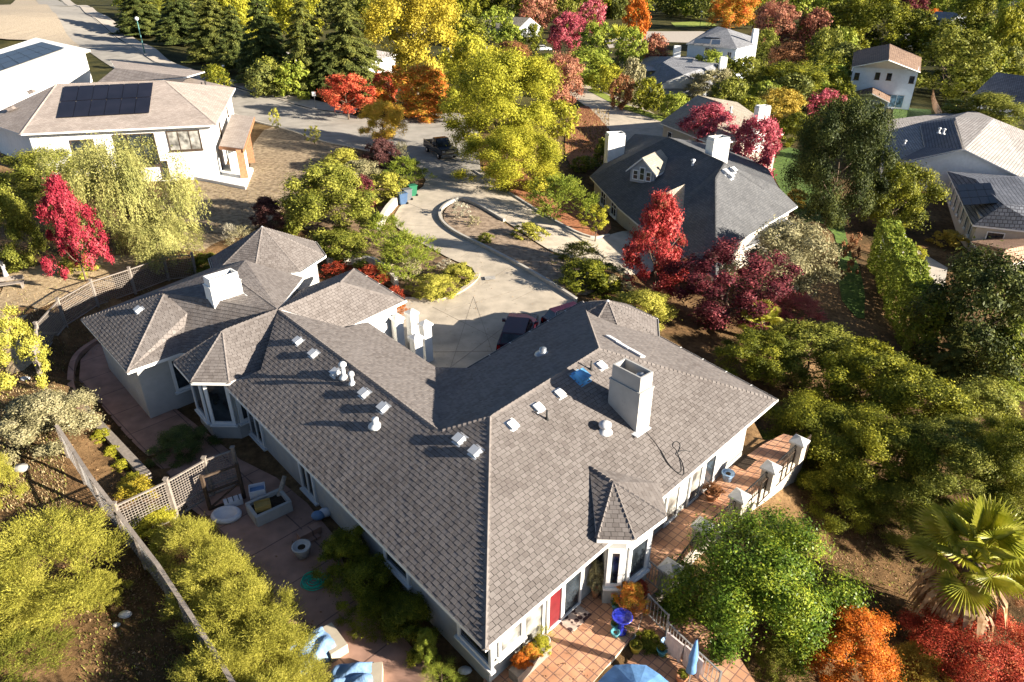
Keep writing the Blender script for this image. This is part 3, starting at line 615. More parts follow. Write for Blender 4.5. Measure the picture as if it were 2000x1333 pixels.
# left bay body: low base and tall corner windows
bay = [bp[k] for k in ('o9','o0','o1','o2','o3')]; ibay = inset(bay+[P['q2']], .45)[:5]
wall('bay_wall', [ibay[0],ibay[1],ibay[2],ibay[3],ibay[4],P['q2']], -.3, .75, 'stucco_grey', mh)
wall('bay_wall', inset([ibay[0],ibay[1],ibay[2],ibay[3],ibay[4],P['q2']], .06), .7, bz, 'stucco_grey', mh)
def wpos(a, b, t, z): return Vector((a[0]+(b[0]-a[0])*t, a[1]+(b[1]-a[1])*t, z))
for a, b in ((ibay[0],ibay[1]),(ibay[1],ibay[2]),(ibay[2],ibay[3]),(ibay[3],ibay[4])):
    L = math.hypot(b[0]-a[0], b[1]-a[1]); mid = wpos(a,b,.5,0); o = (mid - Vector((bp['b'][0],bp['b'][1],0)))
    window(mh, a, b, wpos(a,b,.5,.85), L*.86, 2.35, fw=.16, pane='pane', out=o)
# walls seen from outside: left long side a->b runs from corner A to L
wa, wl, wb = iR[0], iR[8], iR[1]
outL = (-.75,-.66); outR = (.72,-.69)
def lw(px, py, w, h, z, **k):
    p = on_wall(px, py, wa, wl); p.z = z; return window(mh, wa, wl, p, w, h, out=outL, **k)
lw(930,1290,1.7,1.5,.95, fw=.13); lw(778,1120,1.6,1.5,.95, fw=.13); lw(606,960,1.3,2.35,.1, fw=.16, mull=(2,1), kind='door'); lw(500,850,2.2,2.3,.1, fw=.14, mull=(3,1), kind='door')
def rw(px, py, w, h, z, **k):
    p = on_wall(px, py, wa, wb); p.z = z; return window(mh, wa, wb, p, w, h, out=outR, **k)
rw(1040,1225,1.0,2.3,.08, kind='door', pane='pane_grey', sill=False); rw(1082,1180,.95,2.3,.08, kind='door', pane='door_red', sill=False, label=None) if False else None
d_ = rw(1040,1225,1.0,2.3,.08, kind='door', pane='pane_grey', sill=False) if False else None
dr = rw(1082,1182,.8,2.25,.08, kind='door', pane='door_red', sill=False); dr['label'] = 'red panelled door with a white frame'
rw(1116,1145,1.0,2.25,.08, kind='door', pane='pane', sill=False)
rw(996,1262,1.1,1.2,1.0, kind='window', pane='pane_grey')
for x, y in ((1312,975),(1357,938),(1384,914)): rw(x, y, .98, 2.35, .08, kind='door', pane='pane_grey' if x != 1384 else 'pane', sill=False)
# right bay body
irb = inset([rb['o0'],rb['o1'],rb['o2'],rb['o3'],rb['t']], .42)
wall('bay_wall', irb, -.3, 3.45, 'stucco_grey', mh)
for a, b in ((irb[0],irb[1]),(irb[1],irb[2]),(irb[2],irb[3])):
    L = math.hypot(b[0]-a[0], b[1]-a[1]); mid = wpos(a,b,.5,0); o = mid - Vector((rb['p'][0],rb['p'][1],0)); window(mh, a, b, wpos(a,b,.5,.95), L*.84, 1.75, fw=.15, out=o)
# far-left wall window
a, b = iF[1], iF[2]; window(mh, a, b, wpos(a,b,.8,.95), 1.0, 1.9, fw=.14, out=(.45,-.9))
# shadowed trim strip under the far-left eave
# --- roof furniture
def facet(*k):
    n = (P[k[1]]-P[k[0]]).cross(P[k[2]]-P[k[0]]).normalized(); return P[k[0]], (n if n.z > 0 else -n)
FL = facet('A','q2','L'); FR = facet('A','B','r1'); FB = facet('B','T','r2'); FJ = facet('J1','K','r2')
def upv(n): v = Vector((0,0,1)) - n*n.z; return v.normalized()
for x, y in ((584,668),(614,693),(657,730),(713,770),(750,798),(899,860),(930,884)): roof_vent(on_plane(x,y,*FL), FL[1], upv(FL[1]), mh)
for x, y in ((1000,831),(1050,797),(1092,770),(1173,715)): roof_vent(on_plane(x,y,*FR), FR[1], upv(FR[1]), mh, low=True)
roof_vent(on_plane(1133,739,*FR), FR[1], upv(FR[1]), mh, s=.5, material='skylight_blue')['label'] = 'square roof vent with a blue skylight top'
for (x, y), (p0, n) in (((273,607),(Cc,(Ff-Cc).cross(s1-Cc).normalized())), ((480,584),FL), ((348,580),FL)):
    n = n if n.z > 0 else -n
    q = on_plane(x, y, P['q2'] if n is FL[1] else p0, n); roof_vent(q, n, upv(n), mh)
i = 1; a, b = tb['o%d'%3], tb['o%d'%4]
pipe_vent(on_plane(672,738,*FL), .55, .09, mh); pipe_vent(on_plane(688,750,*FL), .38, .07, mh); pipe_vent(on_plane(734,832,*FL), .35, .13, mh, cap=False); pipe_vent(on_plane(1181,843,*FR), .22, .13, mh)
pipe_vent(on_plane(1060,692,*FJ), .3, .16, mh, cap=False, material='metal_grey')
for x, y in ((1068,820),(1154,723)): pipe_vent(on_plane(x,y,*FR), .42, .035, mh, cap=False, material='pipe_black')
m = MB(); n = FB[1]; u = upv(n); e = (P['T']-P['B']).normalized(); M = Matrix((e, n.cross(e), n)).transposed()
for x, y in ((1196,665),(1218,679),(1243,693)):
    m.box(on_plane(x,y,*FB)+n*.06, (.75,.3,.1), M=M); m.build('skylight', 'metal_white', mh); m = MB()
# --- chimneys
def chimney(base, ax, w, d, zb, zs, zt_, parent, material='chim_stucco', flue=True, shrink=.12, name='chimney'):
    """base = front corner in plan, ax = direction of the wide face; d goes to the other side"""
    a = Vector((ax[0], ax[1], 0)).normalized(); bq = Vector((-a.y, a.x, 0)); 
    if d < 0: bq = -bq; d = -d
    c = Vector((base[0], base[1], 0)) + a*w/2 + bq*d/2; M = Matrix((a, bq, Vector((0,0,1)))).transposed(); m = MB()
    m.box(c + Vector((0,0,(zb+zs)/2)), (w, d, zs-zb), M=M)
    ch = m.build(name, material, parent)
    m = MB(); w2, d2 = w-shrink, d-shrink*.6; h = zt_-zs; t = .07
    for s in (-1, 1):
        m.box(c + a*s*(w2/2-t/2) + Vector((0,0,zs+h/2)), (t, d2, h), M=M); m.box(c + bq*s*(d2/2-t/2) + Vector((0,0,zs+h/2)), (w2-2*t, t, h), M=M)
    m.build('chimney_cap', material, ch)
    m = MB(); m.box(c + Vector((0,0,zs+.03)), (w2-2*t, d2-2*t, .05), M=M); m.build('chimney_floor', 'dark_inside', ch)
    m = MB(); m.box(c + Vector((0,0,zs+.0)), (w+.05, d+.05, .05), M=M); m.build('chimney_band', material, ch)
    if flue:
        m = MB(); m.smooth = True; m.lathe(c + Vector((0,0,zs)) - a*w*.28, [(.15,0),(.15,h*.75),(.2,h*.75),(.2,h*.85),(.001,h*.95)], 12); m.build('flue', 'metal_grey', ch)
    return ch
fb = on_plane(1242,846,*FR); vdir = (math.cos(R(131)), math.sin(R(131)))
chimney(fb, vdir, 1.5, -.8, 3.6, 5.9, 6.55, mh)
m = MB(); m.box(fb + Vector((.2,.1,.03)), (.9,.35,.03), rz=R(44)); m.build('flashing', 'metal_white', mh)
lb = at(422,614,4.3); chimney(lb, (math.cos(R(46)), math.sin(R(46))), 1.6, .8, 3.4, 5.7, 6.15, mh, material='stucco_white', flue=False)
# cable lying on the right slope
m = MB(); m.smooth = True
for pts in ([(1262,846),(1285,872),(1300,905),(1325,928),(1333,918),(1322,880),(1312,874),(1318,862),(1330,868),(1325,885)], [(1290,880),(1306,910),(1330,932),(1338,925),(1330,896),(1316,888),(1334,880),(1348,884)]):
    q = smooth_loop([(p.x,p.y) for p in (on_plane(x,y,*FR) for x,y in pts)], 2, False)
    nn = FR[1]; z = lambda x,y: FR[0].z - (nn.x*(x-FR[0].x)+nn.y*(y-FR[0].y))/nn.z
    m.tube([(x,y,z(x,y)+.03) for x,y in q], .014, 5)
m.build('roof_cable', 'pipe_black', mh)

# ---------------------------------------------------------------- neighbouring houses, all built from roof corners
def house(name, label, cat, pts, facets, loop, zg, wallmat, roofmats, over=.5, wz=None, mh_=.16, fasc=None, base=None):
    """pts: key -> (px,py,z) or Vector; loop = eave corners in order; walls stand inside the eaves"""
    Q = {}
    for k, v in pts.items():
        if isinstance(v, tuple) and v[0] == 'par': Q[k] = Q[v[1]] + Q[v[3]] - Q[v[2]]
        elif isinstance(v, tuple) and v[0] == 'off': Q[k] = Q[v[1]] + Vector(v[2:5])
        else: Q[k] = at(*v) if not isinstance(v, Vector) else v
    c = sum((Q[k] for k in loop), Vector((0,0,0)))/len(loop); t = thing(name, (c.x, c.y, zg), label, cat)
    shell('roof', Q, facets, t, roofmats)
    il = inset([Q[k] for k in loop], over); wall('wall', il, zg-1.2, wz if wz else Q[loop[0]].z+.02, wallmat, t)
    return t, Q, il
def win(t, il, i, f, z, w, h, **k):
    a, b = il[i], il[(i+1) % len(il)]; c = sum((Vector((p[0],p[1],0)) for p in il), Vector((0,0,0)))/len(il); p = wpos(a,b,f,z); k.setdefault('pane', 'pane')
    e = Vector((b[0]-a[0], b[1]-a[1], 0)); n = Vector((e.y,-e.x,0)); ar = sum(il[j][0]*il[(j+1)%len(il)][1]-il[(j+1)%len(il)][0]*il[j][1] for j in range(len(il)))
    if ar < 0: n = -n
    return window(t, a, b, p, w, h, out=n, **k)
def panels(t, a, b, c, d, nu, nv, lift=.12, name='solar_panel', material='solar', gap=.03):
    """solar panels between four corners a(bl) b(br) c(tr) d(tl) lying just above a roof"""
    a, b, c, d = [Vector(q) for q in (a,b,c,d)]; n = (b-a).cross(d-a).normalized(); n = n if n.z > 0 else -n
    for j in range(nv):
        for i in range(nu):
            m = MB(); f = lambda u, v: (a*(1-u)+b*u)*(1-v) + (d*(1-u)+c*u)*v
            u0, u1, v0, v1 = (i+.02)/nu, (i+.98)/nu, (j+.02)/nv, (j+.98)/nv
            p = [f(u0,v0), f(u1,v0), f(u1,v1), f(u0,v1)]
            m.add([q+n*lift for q in p]+[q+n*(lift-.04) for q in p], [(0,1,2,3),(7,6,5,4),(0,4,5,1),(1,5,6,2),(2,6,7,3),(3,7,4,0)])
            m.build(name, material, t)
# 1 beige-roofed house on the left
ze = 6.3; hl, Q, il = house('solar_roof_house', 'white house with beige hip roof carrying a black solar array, upper left', 'house',
    dict(a=(40,262,ze), b=(422,244,ze), c=(460,172,ze), r1=(110,165,8.9), r2=(322,158,8.9), l=(-40,235,ze), d=(350,148,ze+.2), g=(70,168,ze+1.2)),
    [['a','b','r2','r1'], ['b','c','r2'], ['a','r1','l'], ['r1','r2','c','d','l']], ['a','b','c','d','l'], 1.0, 'stucco_white', ('shingle_beige','fascia'), .7)
caps([(Q['b'],Q['r2']),(Q['a'],Q['r1']),(Q['r1'],Q['r2'])], hl, 'shingle_beige', .35)
nA = (Q['b']-Q['a']).cross(Q['r1']-Q['a']).normalized()
pp = [on_plane(x,y,Q['a'],nA) for x,y in ((112,233),(292,223),(300,163),(126,171))]; panels(hl, *pp, 6, 2)
gutter(Q['b'], Q['a'], hl); gutter(Q['c'], Q['b'], hl)
win(hl, il, 0, .84, 3.9, 3.0, 1.9, frame='wood_dark', mull=(3,1), pane='pane_grey'); win(hl, il, 0, .27, 3.2, 2.0, 2.2, frame='wood_dark'); win(hl, il, 0, .56, 2.6, 3.6, 3.1, frame='wood_dark', mull=(3,1)); win(hl, il, 1, .3, 3.6, .8, 1.9, frame='wood_dark'); win(hl, il, 1, .7, 4.2, .7, 1.0, frame='wood_dark')
win(hl, il, 0, .69, 1.3, .7, 1.7, frame='wood_dark')
for x, y in ((64,182),(24,215)): roof_vent(at(x,y,8.0) if x > 50 else at(x,y,7.2), Vector((-.3,-.1,.95)), Vector((.9,.1,.3)), hl, s=.6, material='shingle_beige')
for x, y in ((395,170),(402,168)): pipe_vent(at(x,y,7.2), .5, .08, hl, cap=False, material='pipe_black')
# its back gable and its small side porch
shell('back_roof', dict(a=at(185,165,6.6), b=at(225,133,8.3), c=at(365,150,8.3), d=at(345,168,6.6), e=at(215,118,6.6), f=at(400,140,6.6)), [['a','b','c','d'], ['b','e','f','c']], hl, ('shingle_beige','fascia'))
pq = [at(428,285,4.0), at(475,291,4.0), at(496,228,4.6), at(452,223,4.6)]
m = MB(); m.add([*pq, *[q-Vector((0,0,.25)) for q in pq]], [(0,1,2,3),(7,6,5,4),(0,4,5,1),(1,5,6,2),(2,6,7,3),(3,7,4,0)])
m.build('porch_roof', ['shingle_beige'], hl, uv=True)
m = MB(); m.bar(pq[0]-Vector((0,0,.2)), pq[1]-Vector((0,0,.2)), .16, .3); m.bar(pq[1]-Vector((0,0,.2)), pq[2]-Vector((0,0,.2)), .16, .3); m.build('porch_beam', 'wood_red', hl)
for q, ww in ((pq[1], .7), (pq[1]*.45+pq[2]*.55, .7)):
    m = MB(); m.box((q.x-.5, q.y+.3, 2.2), (ww, .7, 3.4), rz=R(20)); m.build('porch_post', 'wood_red', hl)
m = MB(); m.box((pq[0].x+.8, pq[0].y+2.2, 1.6), (1.5, 2.5, 3.6), rz=R(15)); m.build('porch_wall', 'stucco_white', hl)
m = MB(); b0 = gnd(447,352); m.prism([tuple(gnd(*q)[:2]) for q in ((290,325),(380,352),(480,372),(495,335),(400,322))], -.5, lambda p: zt(*p)+.35); m.build('terrace', 'stucco_white', hl)
# 2 white flat-roofed house
hw = thing('flat_roof_house', at(80,150,3), 'white flat roofed house with bluish roof panels at far left', 'house')
fz = 8.0; fl = [at(-60,178,fz), at(176,97,fz), at(70,74,fz), at(-130,140,fz)]
m = MB(); m.prism([q[:2] for q in fl], fz-.35, fz); m.build('roof', 'stucco_white', hw); wall('wall', inset(fl, .8), 2, fz-.33, 'stucco_white', hw)
m = MB(); m.bar(fl[0]-Vector((0,0,.17)), fl[1]-Vector((0,0,.17)), .12, .3); m.build('fascia', 'tan_panel', hw)
panels(hw, at(-20,150,fz), at(128,97,fz), at(82,85,fz), at(-40,122,fz), 6, 3, .25)
# 3 dark-roofed house with dormer, right of the drive
k_ = lambda z: 20-(20-z)*1.12
atk = lambda x, y, z: at(x, y, k_(z))
_R1, _R2, _n1, _g3, _w3 = atk(1305,268,5.9), atk(1415,318,5.9), atk(1152,345,2.4), atk(1398,545,1.9), atk(1558,403,2.3)
_nL = (_g3-_R2).cross(_w3-_R2); _nD = (_R2-_R1).cross(_n1-_R1)
D = dict(n1=_n1, n2=on_plane(1210,408,_R1,_nD), n3=on_plane(1262,452,_R1,_nD), w1=on_plane(1335,500,_R1,_nD), g3=_g3, g2=on_plane(1397,348,_R2,_nL), R1=_R1, R2=_R2, R3=on_plane(1494,371,_R2,_nL), w2=on_plane(1412,490,_R2,_nL), w3=_w3, w4=on_plane(1520,366,_R2,_nL), k1=atk(1240,262,2.4), k2=atk(1430,290,2.4), k3=atk(1500,330,2.4))
hd, Q, il = house('dark_roof_house', 'house with nearly black shingle roof and arched dormer right of the drive', 'house', D,
    [['n1','n2','n3','w1','g3','g2','R2','R1'], ['R2','g2','g3','w2','w3','w4','R3'], ['n1','R1','k1'], ['R1','R2','R3','w4','k3','k2','k1']],
    ['n1','n2','n3','w1','g3','w2','w3','w4','k3','k2','k1'], -4.4, 'stucco_tan', ('shingle_dark','fascia'), .5, wz=k_(2.05))
caps([(Q['R1'],Q['R2']),(Q['R2'],Q['R3']),(Q['R2'],Q['g2']),(Q['g2'],Q['g3'])], hd, 'shingle_dark', .3)
def px_chim(t, bx, by, zb, top, w=1.2, d=.8, ang=0, mat_='stucco_white'):
    b = at(bx, by, zb); z = zb
    for _ in range(400):
        if proj((b.x, b.y, z))[1] <= top: break
        z += .05
    return chimney(b - Vector((w/2,0,0)), (math.cos(ang), math.sin(ang)), w, d, zb-3, z-.25, z, t, mat_, False)
px_chim(hd, 1203,312,k_(3.0),263,1.9,1.3,R(10)); px_chim(hd, 1404,345,k_(4.0),272,1.8,1.2,R(20))
# dormer
def dormer(t, px, py, z, w, h, depth_, ang, wallm, roofm, rise=.9, arch=True):
    c = at(px, py, z) if not isinstance(z, tuple) else on_plane(px, py, *z); f = Vector((math.cos(ang), math.sin(ang), 0)); s = Vector((-f.y, f.x, 0)); up = Vector((0,0,1))
    m = MB(); p = [c-s*w/2, c+s*w/2, c+s*w/2+up*h, c+up*(h+rise), c-s*w/2+up*h]; m.add(p+[q-f*depth_ for q in p], [(0,1,2,3,4),(1,6,7,2),(0,4,9,5),(9,8,7,6,5)]); dm = m.build('dormer', wallm, t)
    o = .35; A_ = [c-s*(w/2+o)+up*(h-o*rise/w*2)+f*o, c+up*(h+rise+.05)+f*o, c+s*(w/2+o)+up*(h-o*rise/w*2)+f*o]; B_ = [q-f*(depth_+o) for q in A_]
    shell('dormer_roof', dict(a=A_[0],b=A_[1],c=A_[2],d=B_[0],e=B_[1],f=B_[2]), [['a','b','e','d'],['b','c','f','e']], dm, (roofm,'fascia'), .14)
    for k in (-1,0,1):
        q = c + s*k*w*.27 + up*.25 + f*.02; window(dm, q, q+s, q, w*.24, h*(.95 if k == 0 else .7), out=f, mull=(1,2), fw=.09, sill=False)
    return dm
nD = (Q['n2']-Q['n1']).cross(Q['R1']-Q['n1']).normalized(); dormer(hd, 1253,358,(Q['n1'],nD), 2.5, 1.35, 3.8, R(-125), 'siding_grey', 'shingle_tan', 1.1)
for i, (f1, f2) in ((0,(.35,.7)),):
    for f in (f1, f2): win(hd, il, i, f, k_(.5), 1.6, 1.7, mull=(2,2), fw=.12)
# lit gables of the garage wing
gc = atk(1283,452,2.2)
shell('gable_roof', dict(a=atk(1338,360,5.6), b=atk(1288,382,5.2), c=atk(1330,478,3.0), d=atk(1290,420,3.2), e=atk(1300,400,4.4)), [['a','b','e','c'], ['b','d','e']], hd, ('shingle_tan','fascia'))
m = MB(); q = [atk(1272,458,2.2), atk(1325,482,2.2)]; m.box(((q[0].x+q[1].x)/2,(q[0].y+q[1].y)/2+.1,k_(-.7)),(3.6,.25,2.9), rz=math.atan2(q[1].y-q[0].y,q[1].x-q[0].x)); m.build('garage_door', 'stucco_white', hd)
nR = (Q['w3']-Q['w2']).cross(Q['g2']-Q['w2']).normalized(); nR = nR if nR.z > 0 else -nR
for x, y in ((1415,338),(1430,334),(1425,346)): roof_vent(on_plane(x,y,Q['g2'],nR), nR, upv(nR), hd, s=.5)
pipe_vent(atk(1352,330,4.9), .7, .12, hd)
shell('lean_to_roof', dict(a=atk(1406,462,2.3), b=atk(1520,420,2.3), c=atk(1558,440,1.2), d=atk(1432,495,1.2)), [['a','b','c','d']], hd, ('shingle_dark','fascia'))
# 4 tan-roofed house behind it
ht, Q, il = house('tan_roof_house', 'house with tan hip roof behind the dark roofed house', 'house',
    dict(a=(1288,240,.6), b=(1392,282,.6), c=(1530,262,.6), d=(1440,200,.6), r1=(1362,186,3.6), r2=(1410,202,3.6)),
    [['a','b','r2','r1'], ['b','c','r2'], ['r1','r2','c','d'], ['a','r1','d']], ['a','b','c','d'], -3.2, 'stucco_tan', ('shingle_tan','fascia'), .5)
win(ht, il, 0, .16, -2.0, 1.2, 1.8, mull=(1,2)); win(ht, il, 0, .6, -2.0, 1.2, 1.8); caps([(Q['r1'],Q['r2']),(Q['b'],Q['r2'])], ht, 'shingle_tan', .3)
px_chim(ht, 1490,250,2.4,209,1.6,1.0,R(15)); pipe_vent(at(1427,220,3.6), .5, .1, ht)
# 5 grey house with many ridges and solar panels
hg, Q, il = house('grey_solar_house', 'low grey roofed house with several solar panel groups and two white chimneys', 'house',
    dict(a=(1243,132,-2), b=(1270,172,-2), c=(1380,172,-2), d=(1432,138,-2), e=(1400,112,-2), f=(1262,110,-2), r1=(1295,122,1.2), r2=(1312,112,1.2), r3=(1400,124,1.0), m1=(1335,146,.6)),
    [['a','b','r1'], ['b','c','m1','r1'], ['m1','c','d','r3'], ['r1','m1','r3','r2'], ['d','e','r3'], ['r2','r3','e','f'], ['a','r1','r2','f']], ['a','b','c','d','e','f'], -5, 'siding_grey', ('shingle_grey','fascia'), .4)
for c4 in (((1300,145),(1326,150),(1328,136),(1305,132)), ((1248,140),(1285,140),(1287,131),(1250,130)), ((1360,150),(1384,142),(1376,130),(1352,138)), ((1305,122),(1352,124),(1355,116),(1308,114))):
    z_ = -.3 if c4[0][0] != 1305 else 1.0
    panels(hg, *[at(x,y,z_) for x,y in c4], 3, 1)
px_chim(hg, 1322,112,.6,90,1.6,1.0,0); px_chim(hg, 1411,142,.2,112,1.4,1.0,0)
# 6 two-storey grey-blue house
hb, Q, il = house('two_storey_house', 'two storey pale blue grey house with three roof panels and a tall chimney', 'house',
    dict(a=(1340,86,2.6), b=(1440,96,2.6), c=(1473,88,2.6), d=(1470,72,2.6), e=(1385,58,2.6), r1=(1402,52,5.4), r2=(1420,56,5.4)),
    [['a','b','r2','r1'], ['b','c','d','r2'], ['r1','r2','d','e'], ['a','r1','e']], ['a','b','c','d','e'], -5.5, 'siding_blue', ('shingle_grey','fascia'), .4)
for f, z in ((.42,.8),(.56,.8),(.88,.3)): win(hb, il, 0, f, z, 1.3, 1.5, mull=(2,1), fw=.14)
win(hb, il, 1, .4, -3.5, 1.8, 1.4, mull=(2,1), fw=.14)
for c4 in (((1375,76),(1408,78),(1409,67),(1379,65)), ((1353,87),(1386,89),(1389,79),(1358,78)), ((1388,90),(1406,90),(1407,81),(1391,80))): panels(hb, *[at(x,y,3.6) for x,y in c4], 1, 1, .3)
chimney(at(1468,92,2.0), (1,.1), 1.3, 1.1, -6, 5.2, 6.0, hb, 'stucco_white', False)
# 7 white and blue gabled house with brown roof, and its garage
hz = 1.5
hv, Q, il = house('gabled_house', 'blue white board walled house with brown gable roof', 'house',
    dict(a=(1664,131,hz), b=(1798,141,hz-.2), p=(1736,117,hz+2.3), r=(1738,86,hz+2.3), c=(1800,112,hz), d=(1668,99,hz)),
    [['a','p','r','d'], ['p','b','c','r']], ['a','b','c','d'], -6.3, 'siding_blue', ('shingle_brown','fascia'), .35)
m = MB(); m.add([(il[0][0],il[0][1],hz),(il[1][0],il[1][1],hz),Q['p']+Vector((0,.35,-.2))], [(0,1,2)]); m.build('gable_wall', 'siding_blue', hv)
for f in (.08,.4,.58,.93): win(hv, il, 0, f, -.9 + (.3 if f in (.4,.58) else 0), .9, 1.3, frame='wood_dark', fw=.1)
win(hv, il, 0, .72, -5.7, 4.0, 2.5, pane='pane_blue', mull=(3,1))
gz = -3.6
hgz, Q, il = house('gabled_garage', 'small garage with brown gable roof and wide grey door', 'garage',
    dict(a=(1654,187,gz), b=(1738,200,gz), p=(1704,183,gz+1.5), r=(1706,152,gz+1.5), c=(1742,168,gz), d=(1658,158,gz)),
    [['a','p','r','d'], ['p','b','c','r']], ['a','b','c','d'], -6.4, 'siding_blue', ('shingle_brown','fascia'), .3)
m = MB(); m.add([(il[0][0],il[0][1],gz),(il[1][0],il[1][1],gz),Q['p']+Vector((0,.3,-.2))], [(0,1,2)]); m.build('gable_wall', 'siding_blue', hgz)
a, b = il[0], il[1]; m = MB(); q = wpos(a,b,.42,-5.2); m.box(q+Vector((0,-.06,0)), (4.6,.1,2.5), rz=math.atan2(b[1]-a[1], b[0]-a[0]))
gd = m.build('garage_door', 'siding_grey', hgz)
for k in range(4):
    m = MB(); m.box(wpos(a,b,.42,-4.3)+Vector((-1.7+k*1.12,-.13,0)), (.8,.06,.35), rz=math.atan2(b[1]-a[1], b[0]-a[0])); m.build('pane', 'pane', gd)
# 8 large pale tile house on the right
_a, _q = at(1722,330,-3.3), at(2015,357,-3.3); _p = on_wall(1884,292,_a,_q); _r = at(1866,230,_p.z)
hp, Q, il = house('pale_tile_house', 'large white house with pale striped tile roof and slope coloured as shade on the right', 'house',
    dict(a=_a, l0=(1716,236,-3.0), m0=(1795,240,-2.7), r1=_r, p=_p, s=(1808,290,-2.8), b=(1722,300,-3.1), q=_q, r2=(1940,232,_p.z), r3=(1972,270,_p.z-1.4), e=(2060,280,-2.6), k=(1900,215,-3)),
    [['l0','m0','s','b'], ['m0','r1','p','s'], ['s','p','a'], ['b','s','a'], ['p','r1','r2','r3','e','q'], ['r1','m0','l0','k'], ['r1','k','r2'], ['r2','k','e','r3']], ['a','q','e','k','l0'], -7, 'stucco_white', ('tile_grey','fascia'), .3, wz=-3.3)
shell('shade_slope_roof', dict(m=at(1797,243,-2.5), r=at(1862,234,_p.z+.12), p=at(1880,291,_p.z+.1), s=at(1736,322,-3.2), t=at(1806,288,-2.5)), [['m','r','p','t'],['t','p','s']], hp, ('tile_blue','fascia'), .1)  # unlit left slope: its shade is put into dark blue tiles
m = MB(); _d = (_q-_a).normalized(); _o = Vector((-_d.y,_d.x,0))*.35; m.add([_a+_o+_d*.3, _q+_o-_d*.3, _p+_o-Vector((0,0,.22)), _q+_o-_d*.3-Vector((0,0,4)), _a+_o+_d*.3-Vector((0,0,4))], [(0,1,2),(4,3,1,0)]); m.build('gable_wall', 'stucco_white', hp)
for x, y in ((1833,260),(1842,262),(1766,284)): pipe_vent(at(x,y,0 if x > 1800 else -2), .5, .12, hp)
# 9 dark panelled house, lower right
hk, Q, il = house('conservatory_house', 'dark tiled house with big black solar panels and tall side windows at right edge', 'house',
    dict(a=(1850,335,-2.6), b=(1900,440,-3.4), c=(2060,458,-3.4), d=(2060,350,-2.6), r1=(1905,350,-1.2), r2=(1960,400,-1.2), r3=(2060,402,-1.2), r4=(1985,345,-1.0)),
    [['a','b','r2','r1'], ['b','c','r3','r2'], ['r1','r2','r3','d','r4'], ['a','r1','r4','d']], ['a','b','c','d'], -7, 'stucco_tan', ('tile_blue','fascia'), .5)
for i in range(7): win(hk, il, 0, .08+.135*i, -5.3, .95, 2.1, fw=.13)
win(hk, il, 1, .3, -5.6, 1.6, 1.6)
n9 = (Q['b']-Q['a']).cross(Q['r1']-Q['a']).normalized(); n9 = n9 if n9.z > 0 else -n9
panels(hk, at(1882,407,-2.3), at(1952,402,-1.6), at(1934,362,-1.2), at(1868,366,-1.9), 4, 3, .3)
# terracotta roofed annex
hc, Q, il = house('terracotta_roof_house', 'low house with clay tile roof at right edge behind an oak', 'house',
    dict(a=(1896,472,-4.8), b=(1950,520,-5.2), c=(2060,500,-5.2), d=(2010,455,-4.8), r1=(1965,487,-3.8), r2=(2050,470,-3.8)), [['a','b','r1'],['b','c','r2','r1'],['a','r1','r2','d'],['r2','c','d']], ['a','b','c','d'], -7.2, 'stucco_tan', ('tile_clay','fascia'), .4)
# 10 pool pavilion
pv = thing('garden_pavilion', at(1755,485,-6.2), 'small white pavilion with flat slatted dark roof beside the tall hedge', 'pavilion')
pz = -3.4; pl = [at(1728,485,pz), at(1777,487,pz), at(1768,456,pz), at(1722,456,pz)]
m = MB(); m.prism([q[:2] for q in pl], pz-.35, pz); m.build('roof_frame', 'trim_white', pv)
m = MB(); ip = inset(pl, .15); a, b, c, d = [Vector((q[0],q[1],pz+.04)) for q in ip]
for k in range(12):
    u = (k+.5)/12; m.bar(a*(1-u)+d*u, b*(1-u)+c*u, .22, .05)
m.build('roof_slats', 'wood_dark', pv)
for q in inset(pl, .2): m = MB(); m.box((q.x, q.y, -4.9), (.25,.25,2.9)); m.build('post', 'trim_white', pv)
# 11 far small houses
def simple(name, label, a, b, dpt, ze, zg, rise, wm, rm, cat='house', hip=False, over=.4):
    A_, B_ = at(*a, ze), at(*b, ze); d = (B_-A_); L = d.length; d.normalize(); n = Vector((-d.y, d.x, 0)); C_, D_ = B_+n*dpt, A_+n*dpt
    k = dpt/2 if hip else 0; r1 = A_+n*dpt/2+d*k+Vector((0,0,rise)); r2 = B_+n*dpt/2-d*k+Vector((0,0,rise))
    return house(name, label, cat, dict(a=A_,b=B_,c=C_,d=D_,r1=r1,r2=r2), [['a','b','r2','r1'],['c','d','r1','r2']] + ([['b','c','r2'],['d','a','r1']] if hip else []), ['a','b','c','d'], zg, wm, (rm,'fascia'), over)
def gables(t, Q, il, wm, ze):
    m = MB(); m.add([(il[0][0],il[0][1],ze),(il[3][0],il[3][1],ze),Q['r1']-Vector((0,0,.15))], [(0,1,2)]); m.add([(il[1][0],il[1][1],ze),(il[2][0],il[2][1],ze),Q['r2']-Vector((0,0,.15))], [(2,1,0)]); m.build('gable_wall', wm, t)
t, Q, il = simple('cream_roof_house', 'cream roofed gable house beyond the tall yellow tree', (922,52), (1012,58), 14, -1, -4.5, 3.5, 'siding_grey', 'shingle_tan'); gables(t,Q,il,'siding_grey',-1); win(t, il, 0, .3, -3, 1.5, 1.3); win(t, il, 0, .7, -3, 1.5, 1.3)
t, Q, il = simple('white_garage_house', 'small white house with one dark solar panel block behind orange hedge', (880,110), (958,108), 9, -.6, -3.5, 1.6, 'stucco_white', 'shingle_grey'); gables(t,Q,il,'stucco_white',-.6); win(t, il, 0, .55, -3, 3, 1.8, pane='pane')
panels(t, at(912,96,.1), at(945,97,.1), at(950,86,1.0), at(915,84,1.0), 4, 1, .35)
